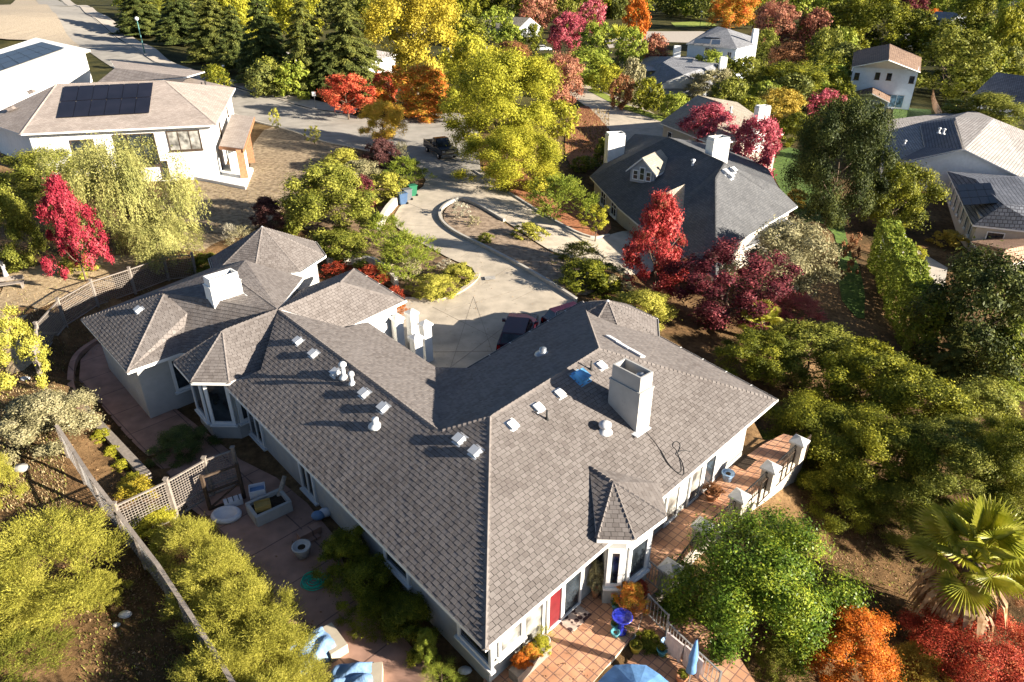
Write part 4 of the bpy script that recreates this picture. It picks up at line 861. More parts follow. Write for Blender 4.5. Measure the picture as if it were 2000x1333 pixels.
t, Q, il = simple('porch_house', 'house with pale porch roof half hidden by dark firs', (690,135), (776,106), 9, 3.2, -.3, 1.4, 'stucco_white', 'tile_grey', hip=True); win(t, il, 0, .5, .8, 1.6, 1.5)
t, Q, il = simple('grey_dormer_house', 'dark grey house with white framed dormer at upper right edge', (1895,190), (2040,215), 11, -4, -8.4, 4.5, 'stucco_white', 'tile_blue'); gables(t,Q,il,'siding_grey',-4); dormer(t, 1957,182,-3.2, 3.2, 1.2, 4, R(-100), 'siding_grey', 'shingle_dark', 1.4)
t, Q, il = simple('dark_gable_house', 'dark gabled house behind the leaning utility pole', (1770,92), (1830,80), 12, -3.6, -7.6, 3, 'stucco_tan', 'shingle_dark'); gables(t,Q,il,'stucco_tan',-3.6)
t, Q, il = simple('far_grey_house', 'long grey roofed house far off at top right', (1800,42), (1850,46), 16, -3.6, -8, 4, 'siding_grey', 'shingle_grey'); gables(t,Q,il,'siding_grey',-3.6)
t, Q, il = simple('corner_house', 'pale house in the top right corner', (1940,14), (2030,18), 16, -4.4, -9, 4, 'stucco_white', 'tile_grey', hip=True)
t, Q, il = simple('top_left_house', 'pale flat looking house seen between dark firs and tall yellow tree', (712,40), (745,36), 12, -.2, -3, 1.5, 'stucco_white', 'tile_grey', hip=True)
t, Q, il = simple('sheltered_house', 'small pale house deep among the dark firs', (535,118), (592,112), 9, 2.4, 0, 2, 'stucco_white', 'tile_grey', hip=True)
# ================================================================ vegetation
rng = np.random.default_rng(11)
def unit(v): return v / (np.linalg.norm(v, axis=-1, keepdims=True) + 1e-9)
def leaf_mesh(name, P_, N_, size, aspect, T_=None, jit=.5):
    """one small four-sided leaf per point, lying across its normal"""
    n = len(P_); N_ = unit(N_); 
    if T_ is None: T_ = rng.normal(size=(n,3))
    T_ = unit(T_ - N_ * np.sum(T_*N_, 1, keepdims=True)); B_ = np.cross(N_, T_)
    s = size * (1 + jit*rng.normal(size=(n,1)).clip(-1.5,1.5)); L = T_*s; Wd = B_*s*aspect
    bend = N_*s*.18
    V = np.stack([P_-L, P_+Wd*.9-bend, P_+L, P_-Wd*.9-bend], 1).reshape(-1,3)
    me = bpy.data.meshes.new(name); me.vertices.add(4*n); me.vertices.foreach_set('co', V.astype(np.float32).ravel())
    me.loops.add(4*n); me.loops.foreach_set('vertex_index', np.arange(4*n, dtype=np.int32)); me.polygons.add(n)
    me.polygons.foreach_set('loop_start', np.arange(0,4*n,4,dtype=np.int32)); me.polygons.foreach_set('loop_total', np.full(n,4,np.int32))
    me.materials.append(None); me.update(); return me
ENV = dict(
    round=lambda z: .5*np.sqrt(np.clip(1-((z-.47)/.55)**2, .02, 1)),
    broad=lambda z: .5*np.clip(1-np.abs((z-.4)/.62)**2.6, .05, 1)**.6,
    dome=lambda z: .5*np.sqrt(np.clip(1-z**2.2, .03, 1)),
    maple=lambda z: .5*np.clip((1.05-z)*1.3, .06, 1)**.75*np.clip(.6+z*3.2, 0, 1),
    column=lambda z: .5*np.clip(1-z**5, .12, 1)**.5*np.clip(.7+z*1.5, 0, 1),
    vase=lambda z: .5*np.clip(.45+z*.9, 0, 1)*np.sqrt(np.clip(1-((z-.5)/.53)**6, .05, 1)))
def clumps(env, K, r0, r1, seed, sub=9, low=.04):
    g = np.random.default_rng(seed); E_ = ENV[env]; out = []
    ph = g.uniform(0, 6.28, 4)
    for i in range(K):
        z = low + (1-low*1.5)*((i+.5)/K)**(.85); a = i*2.39996 + g.normal()*.35; r = g.uniform(r0, r1)
        lob = 1 + .16*math.sin(2*a+ph[0]) + .12*math.sin(3*a+ph[1]+4*z) + .08*math.sin(5*a+ph[2])
        Rz = float(E_(np.array(z)))*lob; f = 1-.75*g.random()**2.2
        rad = max(0, Rz - r*.55)*f
        c = np.array([math.cos(a)*rad, math.sin(a)*rad, min(max(z, r*.5), 1-r*.45)]) 
        for k in range(sub):
            d = unit(g.normal(size=3) + np.array([math.cos(a)*.8, math.sin(a)*.8, .75]))
            out.append((c + d*r*(.55+.5*g.random())*np.array([1,1,.85]), d, r))
    return out
def crown(env, n, size, K=34, r0=.10, r1=.17, seed=1, sub=9, aspect=.55, spread=.30, low=.04, tip=.7):
    cl = clumps(env, K, r0, r1, seed, sub, low); g = np.random.default_rng(seed+100)
    C_ = np.array([c for c,_,_ in cl]); D_ = np.array([d for _,d,_ in cl]); Rr = np.array([r for _,_,r in cl])
    i = g.integers(0, len(cl), n); off = g.normal(size=(n,3))
    P_ = C_[i] + off*Rr[i,None]*spread; N_ = D_[i]*tip + unit(off)*.5 + g.normal(size=(n,3))*.45
    P_[:,2] = np.abs(P_[:,2])
    return leaf_mesh('crown', P_, N_, size, aspect)
def fir(n, size, seed=1, levels=17, power=.85, droop=.10, wob=.25):
    g = np.random.default_rng(seed); P_, N_, T_ = [], [], []
    seg = []
    for l in range(levels):
        z = .04 + .95*l/levels; Rz = .5*(1-z)**power + .015; nb = int(6 + 7*(1-z))
        for b in range(nb):
            a = 6.283*b/nb + l*1.1 + g.normal()*.22; seg.append((z + g.normal()*.016, a, Rz*(1-wob*g.random()), Rz))
    w = np.array([s[2] for s in seg]); w = w/w.sum(); idx = g.choice(len(seg), n, p=w); S = np.array(seg)[idx]
    t = g.random(n)**.6; lat = g.normal(size=n)*.16*S[:,2]*(1.05-t*.8); ca, sa = np.cos(S[:,1]), np.sin(S[:,1]); r = t*S[:,2]
    P_ = np.stack([ca*r - sa*lat, sa*r + ca*lat, S[:,0] - droop*t**1.5*S[:,2]*2 + g.normal(size=n)*.009], 1); P_[:,2] = np.clip(P_[:,2], 0, 1)
    N_ = np.stack([ca*.35, sa*.35, np.ones(n)], 1) + g.normal(size=(n,3))*.4; T_ = np.stack([ca - sa*lat*4, sa + ca*lat*4, -.3*np.ones(n)], 1) + g.normal(size=(n,3))*.3
    return leaf_mesh('crown', P_, N_, size, .34, T_)
def weeper(n, size, seed=1):
    cl = clumps('broad', 44, .10, .15, seed, 10, .25); g = np.random.default_rng(seed); C_ = np.array([c for c,_,_ in cl]); m = int(n*.35)
    i = g.integers(0, len(cl), m); Pa = C_[i] + g.normal(size=(m,3))*.035; Na = g.normal(size=(m,3)) + np.array([0,0,.8])
    k = 1500; st = C_[g.integers(0, len(cl), k)] + g.normal(size=(k,3))*.03; ln = g.uniform(.12,.34,k); j = g.integers(0,k,n-m); t = g.random(n-m)
    out = unit(st[:,:2]-0)*.05
    Pb = st[j] + np.stack([out[j,0]*t, out[j,1]*t, -ln[j]*t], 1) + g.normal(size=(n-m,3))*.008; Nb = np.concatenate([unit(st[j,:2]), np.full((n-m,1),.25)], 1) + g.normal(size=(n-m,3))*.35
    P_ = np.concatenate([Pa, Pb]); P_[:,2] = np.clip(P_[:,2], 0, 1.05); T_ = np.concatenate([g.normal(size=(m,3)), np.tile([0,0,1.], (n-m,1)) + g.normal(size=(n-m,3))*.25])
    return leaf_mesh('crown', P_, np.concatenate([Na, Nb]), size, .32, T_)
def sprigs(n, size, seed=1, env='dome', K=40, r0=.09, r1=.15, ln=.10, per=12, up=.9, aspect=.22):
    cl = clumps(env, K, r0, r1, seed, 8); g = np.random.default_rng(seed); C_ = np.array([c for c,_,_ in cl]); D_ = np.array([d for _,d,_ in cl]); k = n//per
    i = g.integers(0, len(cl), k); b = C_[i] + g.normal(size=(k,3))*.03; d = unit(D_[i] + np.array([0,0,up]) + g.normal(size=(k,3))*.32); L = ln*g.uniform(.5,1.3,k)
    j = np.repeat(np.arange(k), per); t = np.tile(np.linspace(0,1,per), k); m = len(j)
    side = unit(np.cross(d[j], g.normal(size=(m,3)))); P_ = b[j] + d[j]*(L[j]*t)[:,None] + side*size*.45*(1-.6*t)[:,None]; P_[:,2] = np.clip(P_[:,2], 0, 1.1)
    T_ = d[j]*.9 + side*.6; N_ = np.cross(T_, g.normal(size=(m,3))) + np.array([0,0,.3])
    return leaf_mesh('crown', P_, N_, size, aspect, T_)
def twigs_mesh(seed=1, levels=3, n0=7):
    """bare branching twigs in the unit crown box"""
    g = random.Random(seed); m = MB()
    def br(p, d, L, r, lv):
        q = p + d*L; m.tube([p, p+d*L*.5+Vector((g.uniform(-1,1),g.uniform(-1,1),0))*L*.06, q], [r, r*.8, r*.55], 5, False)
        if lv:
            for _ in range(3):
                e = (d + Vector((g.uniform(-1,1), g.uniform(-1,1), g.uniform(-.3,.7)))*.75).normalized(); br(q, e, L*g.uniform(.6,.8), r*.55, lv-1)
    for k in range(n0):
        a = 6.283*k/n0; br(Vector((0,0,0)), Vector((math.cos(a)*.55, math.sin(a)*.55, 1)).normalized(), .3, .012, levels)
    return m
def trunk_mesh(seed, r=.022, straight=False):
    """tapered trunk with limbs; x,y in crown widths, z in tree heights"""
    g = random.Random(seed); m = MB(); m.smooth = True
    ps = [Vector((g.uniform(-.02,.02)*(k>0), g.uniform(-.02,.02)*(k>0), k/6*(.95 if straight else .62))) for k in range(7)]
    m.tube(ps, [r*1.35, r*1.0, r*.9, r*.8, r*.68, r*.5, r*.3], 8)
    if not straight:
        for k in range(7):
            a = k*2.4 + g.uniform(-.3,.3); b = ps[2+k%4]; e = Vector((math.cos(a)*g.uniform(.22,.36), math.sin(a)*g.uniform(.22,.36), b.z+g.uniform(.18,.32)))
            m.tube([b, (b+e)/2+Vector((0,0,-.03)), e], [r*.5, r*.35, r*.12], 6)
    me = bpy.data.meshes.new('trunk'); me.from_pydata([tuple(v) for v in m.v], [], m.f); me.polygons.foreach_set('use_smooth', [True]*len(me.polygons)); me.materials.append(MATS['bark']); return me
mat('bark', (.16,.11,.075), .9, .35, 9, bump=.6, bscale=22)
mat('bark_pale', (.42,.36,.29), .9, .25, 9, bump=.5, bscale=22)
lm = leafmat
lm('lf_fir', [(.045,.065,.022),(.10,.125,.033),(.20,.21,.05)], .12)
lm('lf_firolive', [(.075,.09,.024),(.15,.165,.04),(.30,.29,.06)], .15)
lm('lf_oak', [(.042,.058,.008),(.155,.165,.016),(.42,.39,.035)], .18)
lm('lf_olive', [(.075,.09,.014),(.19,.20,.028),(.37,.35,.06)], .2)
lm('lf_sage', [(.16,.15,.07),(.34,.30,.15),(.48,.42,.24)], .2)
lm('lf_green', [(.035,.07,.01),(.105,.17,.016),(.36,.39,.035)], .2, .4)
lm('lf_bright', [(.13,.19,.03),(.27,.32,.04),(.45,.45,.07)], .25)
lm('lf_ygreen', [(.20,.21,.02),(.40,.38,.035),(.62,.54,.06)], .28)
lm('lf_yellow', [(.38,.30,.03),(.58,.46,.05),(.75,.62,.12)], .28)
lm('lf_pepper', [(.20,.21,.06),(.38,.36,.11),(.58,.52,.18)], .25)
lm('lf_juniper', [(.18,.18,.028),(.41,.38,.055),(.62,.55,.11)], .22)
lm('lf_red', [(.18,.10,.03),(.34,.04,.025),(.62,.10,.05),(.80,.28,.12)], .3)
lm('lf_crimson', [(.10,.035,.02),(.22,.015,.03),(.42,.035,.06),(.58,.12,.13)], .25)
lm('lf_pink', [(.20,.10,.04),(.40,.04,.04),(.68,.10,.09),(.85,.34,.26)], .3)
lm('lf_orange', [(.26,.17,.03),(.48,.12,.02),(.78,.22,.025),(.88,.45,.08)], .32)
lm('lf_orange_green', [(.24,.27,.04),(.55,.38,.05),(.85,.30,.06),(.85,.18,.06)], .38)
lm('lf_plum', [(.07,.04,.025),(.10,.02,.027),(.20,.04,.05),(.42,.11,.10)], .22)
lm('lf_tanred', [(.15,.07,.03),(.32,.14,.06),(.50,.24,.11)], .22)
lm('lf_dusty', [(.24,.08,.06),(.42,.16,.10),(.55,.30,.16)], .22)
lm('lf_gold', [(.28,.20,.03),(.50,.34,.05),(.62,.46,.09)], .25)
lm('lf_pinkred', [(.45,.08,.09),(.66,.16,.15),(.72,.34,.22)], .25)
lm('lf_purplebrown', [(.05,.02,.02),(.12,.05,.045),(.24,.11,.09)], .15)
lm('lf_rose', [(.22,.10,.07),(.40,.06,.09),(.60,.13,.17),(.70,.32,.28)], .28)
lm('lf_palm', [(.22,.25,.03),(.42,.42,.05),(.60,.56,.12)], .42, .35)
lm('lf_dark', [(.022,.034,.009),(.055,.07,.016),(.17,.18,.035)], .12)
lm('lf_amber', [(.42,.32,.04),(.72,.50,.06),(.90,.50,.10)], .4)
lm('lf_white', [(.30,.27,.18),(.48,.43,.31),(.66,.60,.46)], .2)
lm('lf_goldcover', [(.40,.28,.03),(.62,.48,.05),(.72,.62,.10)], .25)
# shapes shared by many trees: (coarse, middle, fine)
PROTO = {}
def proto(kind, lod):
    k = (kind, lod)
    if k in PROTO: return PROTO[k]
    s = hash(kind) % 7; sd = sum(map(ord, kind)) + lod
    n, z = {0:(4200,.030), 1:(14000,.0185), 2:(38000,.0118), 3:(85000,.0080)}[lod]
    if kind.startswith('round'): me = crown('round', n, z, 38, .10, .17, sd)
    elif kind.startswith('broad'): me = crown('broad', n, z, 46, .09, .15, sd)
    elif kind.startswith('dome'): me = crown('dome', n, z, 40, .09, .15, sd)
    elif kind.startswith('maple'): me = crown('maple', int(n*.75), z*1.0, 60, .05, .10, sd, 8, .6, .38)
    elif kind.startswith('column'): me = crown('column', n, z, 60, .10, .16, sd, 7)
    elif kind.startswith('vase'): me = crown('vase', int(n*.8), z*.9, 50, .06, .11, sd, 10, .6, .36)
    elif kind.startswith('thin'): me = crown('round', int(n*.35), z, 24, .07, .12, sd, 7)
    elif kind.startswith('fir'): me = fir(int(n*1.9), z*1.15, sd, 15, .75)
    elif kind.startswith('cedar'): me = fir(int(n*1.6), z*1.2, sd, 11, .6, .05, .4)
    elif kind.startswith('weep'): me = weeper(n, z, sd)
    elif kind.startswith('sprig'): me = sprigs(int(n*1.3), z*.95, sd)
    elif kind.startswith('grass'): me = sprigs(int(n*.6), z*1.2, sd, 'dome', 30, .06, .1, .22, 8, 1.6, .12)
    PROTO[k] = me; return me
TRUNK = {}
COUNT = {}
def plant(label, kind, leaf, cx, cy, w, h, t=None, name=None, cat=None, group=None, lod=None, bark='bark', rz=None, twig=False, squash=None):
    """crown centred at photo point (cx,cy), w x h photo pixels large; stands on the terrain below it"""
    name = name or ('tree' if t is None or t > .8 else 'shrub'); cat = cat or ('shrub' if 'shrub' in name or 'bush' in name or 'hedge' in name else 'tree')
    w *= 1.1; h *= 1.08
    t = 0 if t is None and cat == 'shrub' else (1.2 if t is None else t)
    d_ = ray(cx, cy); tt = 4.0; p = None
    while tt < 900:
        q = Vector((d_[0]*tt, d_[1]*tt, CAMZ + d_[2]*tt)); s = FPX/depth(q); Wm = w/s; el = math.atan2(CAMZ-q.z, math.hypot(q.x, q.y))
        Hc = max((h/s - Wm*.72*math.sin(el))/math.cos(el), .42*Wm)
        if q.z <= zt(q.x, q.y) + t + Hc*.5: p = q; break
        tt += max(.08, tt*.0025)
    p = p or q
    base = Vector((p.x, p.y, zt(p.x, p.y)-.03)); dd = depth(base)
    if lod is None:
        px_ = w*.512; lod = 0 if px_ < 34 else 1 if px_ < 75 else 2 if px_ < 150 else 3
    me = proto(kind, lod); rz = random.Random(label+str(cx)).uniform(0, 6.28) if rz is None else rz
    if cat in ('shrub',):
        o = bpy.data.objects.new(name, me); COL.objects.link(o); o.location = base; tag(o, label, cat, group)
    else:
        root = thing(name, base, label, cat, group); k = 'straight' if kind.startswith(('fir','cedar','column')) else 'limbs'
        if k not in TRUNK: TRUNK[k] = trunk_mesh(5, straight=(k == 'straight'))
        tr = bpy.data.objects.new('trunk', TRUNK[k]); COL.objects.link(tr); tr.parent = root; tr.scale = (Wm*.8, Wm*.8, t + Hc*.92); tr.rotation_euler.z = rz
        tr.material_slots[0].link = 'OBJECT'; tr.material_slots[0].material = MATS[bark]
        o = bpy.data.objects.new('crown', me); COL.objects.link(o); o.parent = root; o.location = (0,0,t*.92)
    o.scale = (Wm, Wm, Hc); o.rotation_euler.z = rz
    o.material_slots[0].link = 'OBJECT'; o.material_slots[0].material = MATS[leaf]
    return o
pl_ = plant
# --- top left: firs and street trees
for a in [
 ('dark fir nearest the top left bend of the street','fir1','lf_fir',272,12,120,90,1),
 ('dark fir behind the tall teal lamp post','fir2','lf_fir',348,24,120,100,1),
 ('broad dark fir between lamp post and short lamp','fir3','lf_firolive',415,46,140,125,1),
 ('tall dark fir with drooping boughs left of the olive fir','fir1','lf_fir',512,70,140,155,1),
 ('olive tinted fir in the middle of the fir row','fir2','lf_firolive',595,82,145,165,1),
 ('largest fir at the right end of the fir row','fir3','lf_firolive',678,82,160,180,1),
 ('small dark fir squeezed at the back of the fir row','fir1','lf_fir',458,70,110,115,1),
 ('dark fir above the red street tree','fir2','lf_fir',640,135,110,90,1)]: pl_(*a, lod=2, name='fir_tree')
pl_('yellow green tree rising behind the dark firs','round1','lf_ygreen',452,30,80,110,3)
pl_('pale yellow green tree at top between two firs','round2','lf_ygreen',575,28,90,90,3)
pl_('tall bright yellow tree with pale trunk at top','round3','lf_yellow',806,50,150,160,4,bark='bark_pale')
pl_('small yellow topped tree left of the tall yellow tree','round1','lf_ygreen',715,6,45,40,2)
pl_('dark evergreen just right of the tall yellow tree','round2','lf_oak',905,25,65,90,1)
pl_('round red street tree with bare thin trunk','broad1','lf_red',675,180,84,66,1.6,name='street_tree',lod=1)
pl_('orange and red tree spreading above the road bend','broad2','lf_orange_green',800,175,110,85,1.2)
pl_('scarlet tree beside the white porch','round2','lf_red',752,172,50,56,1)
pl_('red tipped tree at right end of the orange hedge','round1','lf_orange_green',850,170,50,60,1)
pl_('orange topped street tree standing on the road verge','round2','lf_amber',748,238,72,72,.8,name='street_tree',lod=2)
pl_('low green orange hedge running behind the road bend','dome1','lf_orange_green',838,208,100,40,.2,name='hedge',cat='shrub')
# --- yellow green giant in the middle
pl_('huge yellow green tree over the parked truck','broad3','lf_ygreen',985,205,190,190,2.0,lod=3)
pl_('lower yellow green tree leaning over the drive','broad1','lf_ygreen',1010,300,165,130,.8,lod=3)
pl_('yellow green tree at the left of the huge one','round2','lf_ygreen',925,150,110,130,2)
pl_('bright green bushy tree by the drive edge','sprig1','lf_bright',1095,383,115,92,.3,name='bushy_tree')
pl_('young yellow green tree with visible stem near garage','thin1','lf_ygreen',1165,425,62,56,1.2,name='young_tree')
pl_('rust tinted dome shaped tree by the side road','round3','lf_dusty',1098,160,76,92,1.5)
pl_('small yellow green tree under the rust domed tree','round1','lf_ygreen',1090,235,60,70,1)
pl_('dark green shrub at the foot of the lit white chimney','dome1','lf_olive',1180,300,50,60,.2,name='shrub')
pl_('low green shrub below the red slope','dome2','lf_olive',1140,320,50,36,.1,name='shrub')
# --- planting left of the drive
pl_('dark purple leaved shrub at the corner of the road','dome1','lf_purplebrown',745,302,62,66,.2,name='purple_shrub',cat='shrub')
pl_('pale yellow shrub left of the purple one','dome2','lf_juniper',672,312,78,52,.2,name='shrub')
pl_('green hedge mass with reddish edge opposite the truck','sprig2','lf_bright',792,335,80,58,.1,name='shrub')
pl_('spiky grey green grass clump by the purple shrub','grass1','lf_sage',785,308,34,52,.1,name='grass_clump',cat='plant')
pl_('big olive shrub behind the back turret','broad2','lf_olive',636,388,168,150,.3,name='large_shrub',cat='shrub',lod=2)
pl_('brownish olive shrub at top of the planted bank','dome3','lf_sage',700,338,90,60,.2,name='shrub')
pl_('light green shrub above the waste bins','dome1','lf_juniper',755,365,80,66,.2,name='shrub')
pl_('purple brown shrub beside the dry slope','dome2','lf_purplebrown',520,412,62,66,.2,name='purple_shrub',cat='shrub')
pl_('faded purple shrub within the olive bank','dome3','lf_plum',712,372,40,62,.2,name='shrub')
pl_('green spiky shrub sweeping down the bank','sprig1','lf_bright',790,500,120,96,.1,name='shrub')
pl_('upright green shrub above the spiky one','sprig2','lf_bright',745,452,80,72,.1,name='shrub')
pl_('olive shrub touching the back turret roof','dome1','lf_olive',665,480,110,80,.2,name='shrub')
pl_('red leaved bush behind the entry roof ridge','sprig3','lf_red',660,524,52,36,.1,name='red_bush',cat='shrub')
pl_('red leaved bush along the entry roof eave','sprig1','lf_red',728,538,66,48,.1,name='red_bush',cat='shrub')
pl_('small red bush at the entry roof corner','sprig2','lf_red',772,572,36,34,.1,name='red_bush',cat='shrub')
pl_('pale sage shrub in the middle of the round bed','dome2','lf_sage',785,520,70,56,.1,name='shrub')
pl_('rounded light green shrub at the bed tip','dome3','lf_juniper',895,533,70,46,.1,name='shrub')
pl_('large light green shrub along the bed kerb','dome1','lf_juniper',850,558,86,52,.1,name='shrub')
pl_('grey white leaved shrub at back of the round bed','thin2','lf_white',872,513,34,22,.1,name='shrub')
pl_('orange red leaves beside the white entry columns','sprig1','lf_orange',778,603,40,26,.1,name='red_bush',cat='shrub')
# --- island bed
pl_('grey leaved airy shrub at the island tip','thin1','lf_white',898,408,44,36,.1,name='shrub')
pl_('small green ball shrub alone on the island','dome2','lf_olive',949,464,36,24,.05,name='shrub')
pl_('yellow green low shrub on the island upper edge','dome3','lf_juniper',1032,450,56,40,.1,name='shrub')
pl_('bushy olive shrub at the island right part','sprig3','lf_olive',1128,495,84,56,.1,name='shrub')
pl_('dark green ground shrub below the garage drive','dome1','lf_oak',1150,535,110,52,.1,name='shrub')
pl_('dark shrub under the pink maple','dome2','lf_oak',1185,556,60,50,.1,name='shrub')
pl_('grey twiggy shrub left of the pink maple','thin3','lf_sage',1208,548,70,66,.2,name='shrub')
pl_('pale small shrub on the island kerb','thin1','lf_sage',925,432,30,24,.05,name='shrub')
# --- far left
pl_('large light green weeping pepper tree on the slope','weep1','lf_pepper',232,385,225,245,.1,name='pepper_tree',lod=3)
pl_('smaller weeping pepper tree beside the fence','weep2','lf_pepper',305,470,130,110,.2,name='pepper_tree',lod=2)
pl_('olive tree behind the crimson tree','round1','lf_olive',85,335,150,110,.6,lod=2)
pl_('crimson cone shaped tree on the bark bed','maple1','lf_crimson',134,440,104,185,1.0,name='crimson_tree',lod=2)
pl_('olive green tree cut by the left edge','round2','lf_olive',5,440,110,160,.5,lod=2)
pl_('yellow green bush at the foot of the crimson tree','dome2','lf_juniper',150,515,70,46,.1,name='shrub')
pl_('yellow green tree by the left lattice fence','thin1','lf_juniper',25,670,120,170,.5,lod=2)
pl_('pale sprawling shrub at the end of the wire fence','dome1','lf_sage',85,815,160,140,.2,name='shrub',lod=2)
pl_('yellow juniper shrub at the far left edge','sprig1','lf_juniper',-15,930,80,120,.1,name='juniper_shrub',cat='shrub',lod=2)
pl_('big yellow juniper mass in the lower left corner','sprig2','lf_juniper',85,1110,260,230,.1,name='juniper_shrub',cat='shrub',lod=3)
pl_('second juniper shrub bottom left in half shade','sprig3','lf_juniper',25,1190,170,160,.1,name='juniper_shrub',cat='shrub',lod=3)
pl_('small juniper shoot beside the dark gully','sprig1','lf_juniper',195,1150,70,80,.1,name='juniper_shrub',cat='shrub',lod=2)
pl_('dark green juniper shrub at the bottom left edge','sprig2','lf_olive',20,1280,160,110,.1,name='juniper_shrub',cat='shrub',lod=2)
pl_('pampas like plant with white plumes behind the house','grass2','lf_sage',470,465,60,46,.1,name='pampas_grass',cat='plant')
pl_('tuft of white plumes on the pampas plant','grass1','lf_white',450,455,24,34,.4,name='pampas_plume',cat='plant')
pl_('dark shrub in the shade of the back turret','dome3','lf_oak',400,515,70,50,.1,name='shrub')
# hedge along the fence at lower left
for k, a in enumerate([('uppermost juniper of the row along the patio',350,1070,150,150),('juniper second in the row along the patio',400,1140,180,180),('juniper in the middle of the row along the patio',455,1205,190,190),('juniper fourth in the row along the patio',505,1265,200,190),('shaded juniper at the lower end of the patio row',420,1310,190,180),('lowest juniper of the patio row by the blue cover',540,1345,170,130),('juniper rising at the bottom edge left of the covers',480,1400,240,200)]):
    pl_(a[0],'sprig%d'%(k%3+1),'lf_juniper',a[1]+16,a[2],a[3]*.88,a[4]*.9,.1,name='juniper_shrub',cat='shrub',lod=3,group='juniper row along the patio')
pl_('bright yellow groundcover patch at the fence corner','dome1','lf_goldcover',262,955,70,50,.05,name='groundcover_patch',cat='plant')
pl_('yellow green leaves spilling under the lattice fence','dome2','lf_ygreen',300,1025,90,60,.05,name='groundcover_patch',cat='plant')
for k,(x,y) in enumerate([(175,820),(195,850),(218,880),(238,908),(256,932),(275,958)]):
    pl_('clump of yellow green edging along the wooden beam','dome%d'%(k%3+1),'lf_ygreen',x,y,34,26,.03,name='edging_plant',cat='plant',group='edging along the beam')
# shaded plants beside the house
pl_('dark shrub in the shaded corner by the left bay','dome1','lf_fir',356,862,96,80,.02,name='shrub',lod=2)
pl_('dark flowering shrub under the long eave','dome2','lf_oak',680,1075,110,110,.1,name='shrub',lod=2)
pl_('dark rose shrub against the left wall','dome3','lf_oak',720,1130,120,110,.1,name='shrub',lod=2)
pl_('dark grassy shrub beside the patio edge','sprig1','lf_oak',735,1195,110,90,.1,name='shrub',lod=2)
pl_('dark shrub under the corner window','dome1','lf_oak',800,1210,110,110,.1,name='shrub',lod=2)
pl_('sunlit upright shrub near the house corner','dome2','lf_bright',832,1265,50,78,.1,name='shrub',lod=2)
pl_('bright arching grass clump by the house corner','grass1','lf_bright',862,1325,76,60,.05,name='grass_clump',cat='plant',lod=2)
# --- right of the main house
pl_('flaming pink red maple in front of the dark garage','maple2','lf_pink',1285,475,135,200,.5,name='maple_tree',lod=2)
pl_('broad purple plum tree right of the pink maple','vase1','lf_plum',1425,568,215,190,.3,name='plum_tree',lod=2)
pl_('olive tree behind the purple plum','round3','lf_sage',1530,500,170,165,.6,lod=2)
pl_('round yellow green bush behind the right turret','dome1','lf_juniper',1255,600,120,92,.2,name='yellow_bush',cat='shrub',lod=2)
pl_('rusty shrub between pink maple and plum','thin2','lf_tanred',1325,520,70,60,.3,name='shrub')
pl_('dusty red bush beside the small fan palm','sprig2','lf_pinkred',1560,598,100,60,.2,name='red_bush',cat='shrub')
pl_('low pink red bush left of the palm','sprig3','lf_pinkred',1500,608,70,40,.2,name='red_bush',cat='shrub')
# oak belt on the right
for k, a in enumerate([('oak next to the small palm at the top of the oak belt',1480,690,130,110),('broad oak behind the right roof corner',1580,700,190,150),('oak in the upper middle of the oak belt',1690,740,180,160),('oak standing right of the upper middle one',1790,790,180,160),('oak at the far right of the belt',1900,800,170,150),('large oak below the roof corner',1600,850,200,170),('large oak in the centre of the belt',1720,880,200,180),('oak between centre of belt and right edge',1850,890,200,170),('oak at right edge above the palm',1975,900,140,180),('shaded oak beside the patio pillars',1650,960,150,120),('oak just behind the palm fronds',1780,985,180,120),('oak right of the palm crown',1960,1030,130,150)]):
    pl_(a[0],'broad%d'%(k%3+1),['lf_oak','lf_olive','lf_oak'][k%3],*a[1:],[1,.4,1.6,2.4,2.4,.3,1.2,2.4,2.4,.2,.6,1.5][k],name='oak_tree',lod=3 if k > 4 else 2,group='oak belt right of the house')
# right side neighbours' greenery
pl_('tall dark conifer behind the small lawn','round1','lf_dark',1636,330,150,230,.5,name='conifer_tree',lod=3)
pl_('green tree leaning against the tall dark conifer','round1','lf_oak',1752,382,135,125,1,lod=2)
pl_('dark fir between conifer and pale tile house','fir2','lf_firolive',1705,260,80,120,.8,name='fir_tree')
def clipped_hedge(label, b0, b1, h, w, n, leaf, size):
    b0, b1 = Vector(b0), Vector(b1); d = b1-b0; L = d.length; d.normalize(); s = Vector((-d.y, d.x, 0)).normalized(); g = np.random.default_rng(4); P_, N_ = [], []
    for _ in range(n):
        u = g.random()*L; f = g.random(); bulge = .22*math.sin(u*1.3)+.16*math.sin(u*2.9+1)
        if f < .40: o, z, nn = -w/2-bulge*.5, g.random()*h, -s
        elif f < .72: o, z, nn = w/2+bulge*.5, g.random()*h, s
        elif f < .97: o, z, nn = (g.random()-.5)*w, h+bulge, Vector((0,0,1))
        else: o, z, nn = (g.random()-.5)*w, g.random()*h, d*(1 if g.random() < .5 else -1); u = L if nn.dot(d) > 0 else 0
        q = b0+d*u+s*o; q.z = b0.z+(b1.z-b0.z)*u/L+z; P_.append(tuple(q + Vector(g.normal(size=3))*.08)); N_.append(tuple(nn + Vector(g.normal(size=3))*.55))
    me = leaf_mesh('hedge', np.array(P_)-np.array(b0), np.array(N_), size, .55); me.materials[0] = MATS[leaf]; o = bpy.data.objects.new('hedge', me); COL.objects.link(o); o.location = b0; return tag(o, label, 'hedge')
clipped_hedge('long tall clipped hedge running beside the pavilion', gnd(1712,525), gnd(1792,705), 4.4, 1.5, 42000, 'lf_bright', .10)
pl_('dark dense oak filling the right edge','broad1','lf_dark',1922,625,205,250,.8,name='oak_tree',lod=2)
